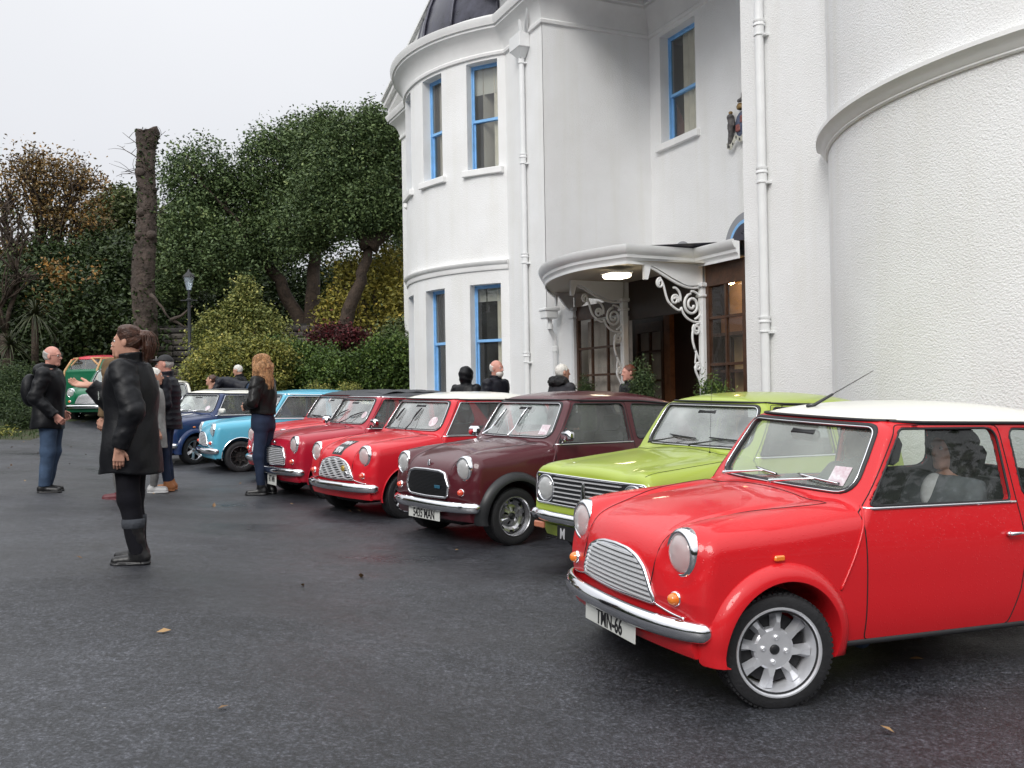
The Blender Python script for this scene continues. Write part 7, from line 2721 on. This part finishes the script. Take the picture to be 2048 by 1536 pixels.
    if hair is not None:
        def hair_fn(x, y, z_):
            X, Y, Z = hf(x, y, z_)
            g = ell(X, Y, Z, (-.016, 0, .024), (.102, .083, .102)) + wob(X, Y, Z, 95, .4) * .0035
            if style in ('short', 'ponytail', 'long', 'curly'):
                cut = X * .80 + (-Z) * .60 - .018 + np.maximum(0, -.03 - Z) * .9
                g = smax(g, cut, .012)
                g = smax(g, -(Z + (.055 if style == 'short' else .075)), .012)
                ear = ell(X, np.abs(Y), Z, (.002, .085, -.006), (.024, .03, .036))
                if style != 'long' and style != 'curly':
                    g = smax(g, -ear, .008)
            if style == 'ponytail':
                g = smin(g, rc(X, Y, Z, (-.095, 0, .065), (-.128, 0, .055), .026, .034), .02)
                g = smin(g, rc(X, Y, Z, (-.134, 0, .050), (-.150, 0, -.040), .034, .030) + wob(X, Y, Z, 80) * .005, .02)
                g = smin(g, rc(X, Y, Z, (-.150, 0, -.03), (-.140, 0, -.120), .028, .009) + wob(X, Y, Z, 80) * .005, .02)
                g = smin(g, ell(X, Y, Z, (.010, 0, .100), (.06, .055, .03)), .02)
            if style == 'long':
                k = ell(X, Y, Z, (-.040, 0, -.02), (.095, .115, .12))
                k = smin(k, rc(X, Y, Z, (-.065, -.04, -.06), (-.085, -.06, -.24), .075, .035), .04)
                k = smin(k, rc(X, Y, Z, (-.065, .04, -.06), (-.080, .06, -.26), .075, .030), .04)
                k = smin(k, rc(X, np.abs(Y), Z, (.01, .078, .02), (.0, .085, -.17), .035, .025), .03) + wob(X, Y, Z * .5, 75) * .013
                g = smin(g, smax(k, X - .065, .02), .02)
            if style == 'curly':
                k = ell(X, Y, Z, (-.035, 0, .01), (.130, .135, .135))
                k = smin(k, rc(X, Y, Z, (-.05, 0, -.06), (-.07, 0, -.22), .115, .085), .05) + wob(X, Y, Z, 75) * .016 + wob(X, Y, Z, 140, 2) * .007
                g = smin(g, smax(k, X * .9 - Z * .25 - .050, .02), .02)
            if style == 'fringe':      # bald on top
                g = smax(g, Z - .035 - .5 * np.maximum(0, -X - .02), .012)
                g = smax(g, X * .9 - .015, .01)
                g = smax(g, -(Z + .065), .012)
                g = smax(g, -ell(X, np.abs(Y), Z, (.002, .085, -.006), (.024, .03, .036)), .008)
            return g
        lo3 = np.array(hc) - [.24, .18, .34 if style in ('long', 'curly') else .24]; hi3 = np.array(hc) + .18
        add('hair', hair_fn, lo3, hi3, max(hres, .0085), hair, root)
    for ex in extra:
        ex(root, J, s, hinv, add, hf, tf, lo, hi)
    return root

FLIP = False
def _flip_test():
    V, Q, N = sdf_mesh(lambda x, y, z: np.sqrt(x * x + y * y + z * z) - .3, (-.5, -.5, -.5), (.5, .5, .5), .1)
    p = V[Q[0]]
    n = np.cross(p[1] - p[0], p[2] - p[0])
    return float(np.dot(n, p.mean(0))) < 0
FLIP = _flip_test()

def glasses(root, J, s, hinv, add, hf, tf, lo, hi):
    mb = MB()
    for sg in (1, -1):
        c = [hinv((.101, sg * .033 + .020 * math.cos(t_), .004 + .015 * math.sin(t_))) for t_ in np.linspace(0, 2 * math.pi, 16, endpoint=False)]
        mb.tube([Vector(p) * s for p in c], .0018, 5, closed=True)
        mb.tube([Vector(hinv((.099, sg * .054, .008))) * s, Vector(hinv((.0, sg * .083, .010))) * s], .0016, 5)
    mb.tube([Vector(hinv((.103, -.013, .008))) * s, Vector(hinv((.103, .013, .008))) * s], .0018, 5)
    mb.obj('spectacles', M['dark_metal'], root, True)

def combed(root, J, s, hinv, add, hf, tf, lo, hi):
    # strands drawn back from the hairline to the band of the ponytail, and down its tail
    rs = np.random.default_rng(3)
    mb = MB(); tie = Vector((-.110, 0, .060))
    c = Vector((-.016, 0, .024)); rad = Vector((.1045, .0855, .1045))
    for k in range(150):
        u = rs.uniform(-1, 1)
        if k % 3:
            a = u * 1.25
            st = Vector((.070 - .045 * abs(u), .080 * math.sin(a), .085 - .075 * u * u))
        else:
            st = Vector((-.02 - .04 * rs.random(), .085 * (1 if u > 0 else -1), -.055 + .03 * rs.random()))
        pts = []
        for q in range(9):
            t = q / 8
            p = st.lerp(tie, t) - c
            n = Vector((p.x / rad.x, p.y / rad.y, p.z / rad.z)); l_ = max(n.length, 1e-4)
            p = c + p / l_ * (1.012 + .006 * rs.random()) if t < .95 else tie
            pts.append(Vector(hinv(p)) * s)
        mb.tube(pts, [.0012] + [.0022] * 7 + [.002], 4, cap=False)
    for k in range(70):
        o = Vector((rs.normal() * .016, rs.normal() * .018, 0))
        pts = [Vector(hinv(Vector(q) + o * w)) * s for q, w in (((-.112, 0, .062), .4), ((-.135, 0, .078), 1), ((-.158, 0, .045), 1.3), ((-.168, 0, -.02), 1.5), ((-.162, 0, -.08), 1.3), ((-.150, 0, -.135 - .02 * rs.random()), .9))]
        mb.tube(pts, [.002, .0025, .0025, .0025, .002, .0008], 4, cap=False)
    o = mb.obj('hair_strands', H_BROWN, root, True); o['kind'] = 'stuff'
    mb = MB(); mb.lathe([(.020, -.010), (.026, 0), (.020, .010)], 14, 'X', Matrix.Translation(Vector(hinv(tie)) * s)); mb.obj('hair_band', M['black_plastic'], root, True)

def wavy(root, J, s, hinv, add, hf, tf, lo, hi):
    rs = np.random.default_rng(4)
    mb = MB()
    for k in range(260):
        a = rs.uniform(-2.7, 2.7) + math.pi
        dx, dy = math.cos(a), math.sin(a)
        ln_ = .30 + .10 * rs.random()
        ph, am = rs.random() * 6, .006 + .006 * rs.random()
        pts = []
        for q in range(12):
            t = q / 11
            r_ = .105 * math.sin(min(1, t * 2.6) * math.pi / 2) + .022 * t
            z_ = .128 - .10 * min(1, t * 2.6) ** 2 - max(0, t - .3) * ln_ * 1.35
            w_ = am * math.sin(ph + t * 16)
            pts.append(Vector(hinv((-.018 + dx * r_ * 1.02 + w_ * dy, dy * (r_ * .95) + w_ * dx, z_))) * s)
        if dx > .25 and abs(dy) < .8: continue
        mb.tube(pts, [.0015] + [.0036] * 9 + [.003, .001], 4, cap=False)
    o = mb.obj('hair_strands', H_BLOND, root, True); o['kind'] = 'stuff'

def chest_logo(sg, x, y, z, c=(.7, .75, .7)):
    def f(root, J, s, hinv, add, hf, tf, lo, hi):
        mb = MB()
        Mx = Matrix.Translation(Vector((x, y, z)) * s) @ Matrix.Rotation(sg, 4, 'Z')
        for k, (a_, b_, c_, d_) in enumerate(((-.035, -.02, .012, .03), (-.02, -.03, .03, -.018), (-.03, -.005, .035, .008), (.0, .008, .03, .03))):
            mb.box(0, .003, a_, c_, b_, d_, Mx)
        mb.obj('jacket_badge', pbr('badge_thread', c, .7), root)
    return f

def cap(root, J, s, hinv, add, hf, tf, lo, hi):
    def f(x, y, z):
        X, Y, Z = hf(x, y, z)
        g = smax(ell(X, Y, Z, (-.012, 0, .030), (.108, .090, .100)), .045 - Z + X * .12, .006)
        b = smax(ell(X, Y, Z, (.130, 0, .048), (.100, .080, .022)), .10 * .5 - X, .004)
        return smin(g, b, .008)
    hc = np.array(J['head'])
    o = add('cap', f, hc - .18, hc + .26, .009, pbr('black_cap', (.012, .012, .014), .7), root)
    mb = MB()
    a = [Vector(hinv((.115 + .083 * math.cos(t_), .074 * math.sin(t_), .052))) * s for t_ in np.linspace(-1.3, 1.3, 14)]
    mb.tube(a, .0045, 5)
    mb.rbox(-.004, .006, -.030, .030, -.018, .022, .003, Matrix.Translation(Vector(hinv((.094, 0, .085))) * s))
    mb.obj('cap_trim', M['plate_white'], o, True)

def backpack(root, J, s, hinv, add, hf, tf, lo, hi):
    def f(x, y, z):
        return ell(x, y, z, (-.20, 0, 1.22), (.10, .15, .20)) + wob(x, y, z, 30) * .006
    add('backpack', f, (-.36, -.22, .95), (-.04, .22, 1.50), .017, BLACK_COAT, root)

def phone(root, J, s, hinv, add, hf, tf, lo, hi):
    w_ = (Vector(J['wrL']) + Vector(J['wrR'])) / 2 + Vector((.10, 0, .03))
    mb = MB(); mb.rbox(-.02, .02, -.05, .05, -.03, .035, .006, Matrix.Translation(w_ * s))
    mb.obj('camera_in_hands', M['black_plastic'], root)

# 1 the woman in the foreground
w1 = person('woman with a brown ponytail in a black jacket and tall boots holding one hand out', (-2.77, 6.91), 180, 1.715,
            arms=dict(shL=(-.02, .185, 1.41), elL=(-.125, .27, 1.12), wrL=(-.030, .285, .86), shR=(0, -.18, 1.40), elR=(.25, -.22, 1.20), wrR=(.37, -.17, 1.315), dirL=(.05, 0, -1), palmL=(.35, -1, 0),
                      dirR=(1, .05, .10), palmR=(0, .45, 1), curl=.42, footL=(1, .12, 0), footR=(1, -.1, 0), cuff=True, leg_w=.012, thumb=1),
            legs=dict(anL=(-.085, .10, .085), knL=(-.02, .10, .48), anR=(-.005, -.10, .085), knR=(.03, -.10, .49)),
            bulk=(1.38, 1.14), coat=BLACK_COAT, hem=.665, trousers=LEGG, shoes=BOOT, shoe='tall', hair=H_BROWN, style='ponytail', hres=.0052,
            coatf=dict(flare=.55, sleeve=.012, collar=1.545), head_pitch=-.02, extra=(chest_logo(.25, .19, .09, 1.235), combed))
# 2 man on the left
person('balding grey-haired man in a dark hooded jacket and blue jeans at the lawn edge', (-5.60, 11.5), 8, 1.76,
       arms=dict(elL=(-.03, .26, 1.14), wrL=(.10, .22, .96), elR=(-.06, -.27, 1.13), wrR=(.15, -.24, .92), curl=.6, footL=(1, .05, 0), footR=(1, -.05, 0), leg_w=.018),
       legs=dict(anL=(-.06, .09, .085), anR=(-.02, -.11, .085), hipL=(.03, .09, .90), hipR=(.03, -.09, .90)), lean=.06,
       bulk=(1.25, 1.15), coat=BLACK_COAT, hem=.76, trousers=JEANS, hair=H_GREY, style='fringe', skin=SKIN_PINK, coatf=dict(flare=.2, hood_down=True, sleeve=.01), extra=(glasses, backpack), head_yaw=-.2)
# 3 man with a cap
person('smiling man in a black cap, navy quilted jacket and tan boots', (-4.58, 12.6), 190, 1.79,
       arms=dict(elL=(-.04, .26, 1.12), wrL=(.08, .25, .92), elR=(-.02, -.26, 1.12), wrR=(.10, -.24, .92)), bulk=(1.35, 1.2), coat=NAVY, hem=.80, trousers=DJEANS, shoes=TANB, shoe='ankle',
       hair=H_GREY, style='fringe', skin=SKIN_PINK, coatf=dict(quilt=True, collar=1.54), extra=(cap, chest_logo(.2, .185, .09, 1.30)), head_yaw=.1)
# 4 white-haired short person
person('white-haired person in a pale scarf half hidden behind the ponytailed woman', (-4.60, 12.25), 20, 1.60, coat=cloth('pale_grey_coat', (.30, .31, .30), .8), hem=.62, trousers=GREYT, shoes=pbr('pale_shoe', (.4, .4, .4), .5),
       hair=H_WHITE, style='short', coatf=dict(collar=1.58))
# 5 person in a tan coat
person('brown-haired person in a tan coat and red shoes behind the ponytailed woman', (-4.50, 11.0), 170, 1.90, coat=TANC, hem=.56, trousers=GREYT, shoes=pbr('red_trainer', (.10, .014, .02), .5), hair=H_BROWN, style='short',
       bulk=(1.2, 1.2), coatf=dict(flare=.3, sleeve=.01))
# 6 blonde woman
person('woman with long wavy blonde hair in a short black leather jacket', (-3.21, 12.25), 168, 1.80,
       arms=dict(elL=(.00, .26, 1.15), wrL=(.16, .14, 1.10), elR=(.02, -.25, 1.15), wrR=(.18, -.10, 1.12), curl=.5, footL=(1, .3, 0), footR=(1, -.1, 0)),
       legs=dict(anL=(.00, .07, .12), anR=(-.05, -.08, .12), hipL=(-.03, .08, .9), hipR=(-.03, -.08, .9)),
       bulk=(1.1, .98), coat=LEATHER, hem=1.00, trousers=DJEANS, shoe='ankle', hair=H_BLOND, style='long', coatf=dict(flare=.0), head_yaw=-.5, head_pitch=.1, extra=(wavy,))
# 7 grey-haired man with a camera
person('grey-haired man in black raising a small camera behind the dark blue car', (-5.95, 21.0), 175, 1.75,
       arms=dict(elL=(.12, .22, 1.14), wrL=(.34, .05, 1.22), elR=(.10, -.22, 1.12), wrR=(.34, -.05, 1.20)), coat=BLACK_COAT, hair=H_WHITE, hres=.012, lean=.12, extra=(phone,), head_pitch=.15, bulk=(1.1, 1.1))
# 8 bending man
person('brown-haired man in dark clothes bending low behind the dark blue car', (-5.75, 20.4), 182, 1.78, lean=1.30,
       arms=dict(elL=(.55, .22, .86), wrL=(.70, .20, .70), elR=(.50, -.22, .84), wrR=(.66, -.20, .68)), coat=NAVY, hem=.86, hair=H_BROWN, hres=.012, z=float(G(-5.9, 20.9)) + .28, head_pitch=-.7)
# 9-12 people behind the cars near the house
person('person with a black hood up beside the lowest window', (-.72, 15.0), 60, 1.70, coat=BLACK_COAT, hair=None, coatf=dict(hood_up=True), hres=.012, bulk=(1.1, 1.1))
person('bald man with a white beard in a navy jacket by the window', (-.23, 14.0), -35, 1.79, coat=NAVY, hair=H_WHITE, style='fringe', skin=SKIN_PINK, bulk=(1.15, 1.1), hres=.010,
       extra=(lambda root, J, s, hinv, add, hf, tf, lo, hi: add('beard', lambda x, y, z: (lambda X, Y, Z: smax(ell(X, Y, Z, (.045, 0, -.075), (.055, .062, .055)), Z + .045 - .3 * np.maximum(0, .05 - X), .01))(*hf(x, y, z)),
              np.array(J['head']) - .16, np.array(J['head']) + .12, .010, H_WHITE, root),))
def fur(root, J, s, hinv, add, hf, tf, lo, hi):
    add('fur_hood', lambda x, y, z: ell(*tf(x, y, z), (-.06, 0, 1.50), (.13, .19, .085)) + wob(x, y, z, 70) * .018, (-.30, -.30, 1.32), (.2, .3, 1.68), .013, pbr('black_fur', (.008, .008, .009), .8, bump=1, bscale=60), root)
person('white-haired person in a dark coat with a thick black fur hood', (.70, 13.3), 30, 1.72, coat=cloth('dark_grey_coat', (.03, .03, .035), .7), hair=H_WHITE, style='short', extra=(fur,), hres=.012, bulk=(1.2, 1.15), head_yaw=-.2)
person('reddish-haired person in black by the porch behind the potted conifer', (1.66, 13.45), 200, 1.72, coat=BLACK_COAT, hair=pbr('auburn_hair', (.12, .035, .02), .5, bump=.6, bscale=60), style='short', skin=SKIN_PINK, hres=.012)
# 13-14 people in the near red car (seated)
def in_car(car, a, b, label, **k):
    p = person(label, (0, 0), 0, 1.66, z=0, quick=True, **k)
    mw = car.matrix_world.copy()
    p.matrix_world = mw @ Matrix.Translation(L(a, b, 0)) @ Matrix.Translation((0, 0, -.44))
    return p
sit = dict(hipL=(.0, .09, .92), knL=(.42, .10, .98), anL=(.62, .10, .62), hipR=(.0, -.09, .92), knR=(.42, -.10, .98), anR=(.62, -.10, .62))
in_car(red, 1.86, .31, 'dark curly-haired woman sitting in the front of the near red car', legs=sit, arms=dict(elL=(.02, .24, 1.14), wrL=(.26, .16, 1.04), elR=(.02, -.24, 1.14), wrR=(.26, -.16, 1.04)),
       coat=cloth('grey_cardigan', (.12, .13, .14), .8), hair=H_DARK, style='curly', hem=.86, head_yaw=.02, head_pitch=.06, hres=.0075, collar=False, lean=-.12, shoes=None,
       extra=(lambda root, J, s, hinv, add, hf, tf, lo, hi: add('white_shirt', lambda x, y, z: smax(ell(*tf(x, y, z), (.085, 0, 1.37), (.075, .055, .11)), 1.22 - z, .02), (-.2, -.2, 1.1), (.3, .2, 1.6), .014, cloth('white_shirt', (.6, .6, .6), .8), root),))
in_car(red, 1.80, -.30, 'dark-clothed driver at the wheel of the near red car', legs=sit, arms=dict(elL=(.22, .20, 1.10), wrL=(.44, .12, 1.16), elR=(.22, -.22, 1.10), wrR=(.44, -.12, 1.16)),
       coat=cloth('dark_jacket', (.03, .03, .035), .7), hair=H_DARK, style='short', hem=.86, hres=.012, lean=-.12, shoes=None)
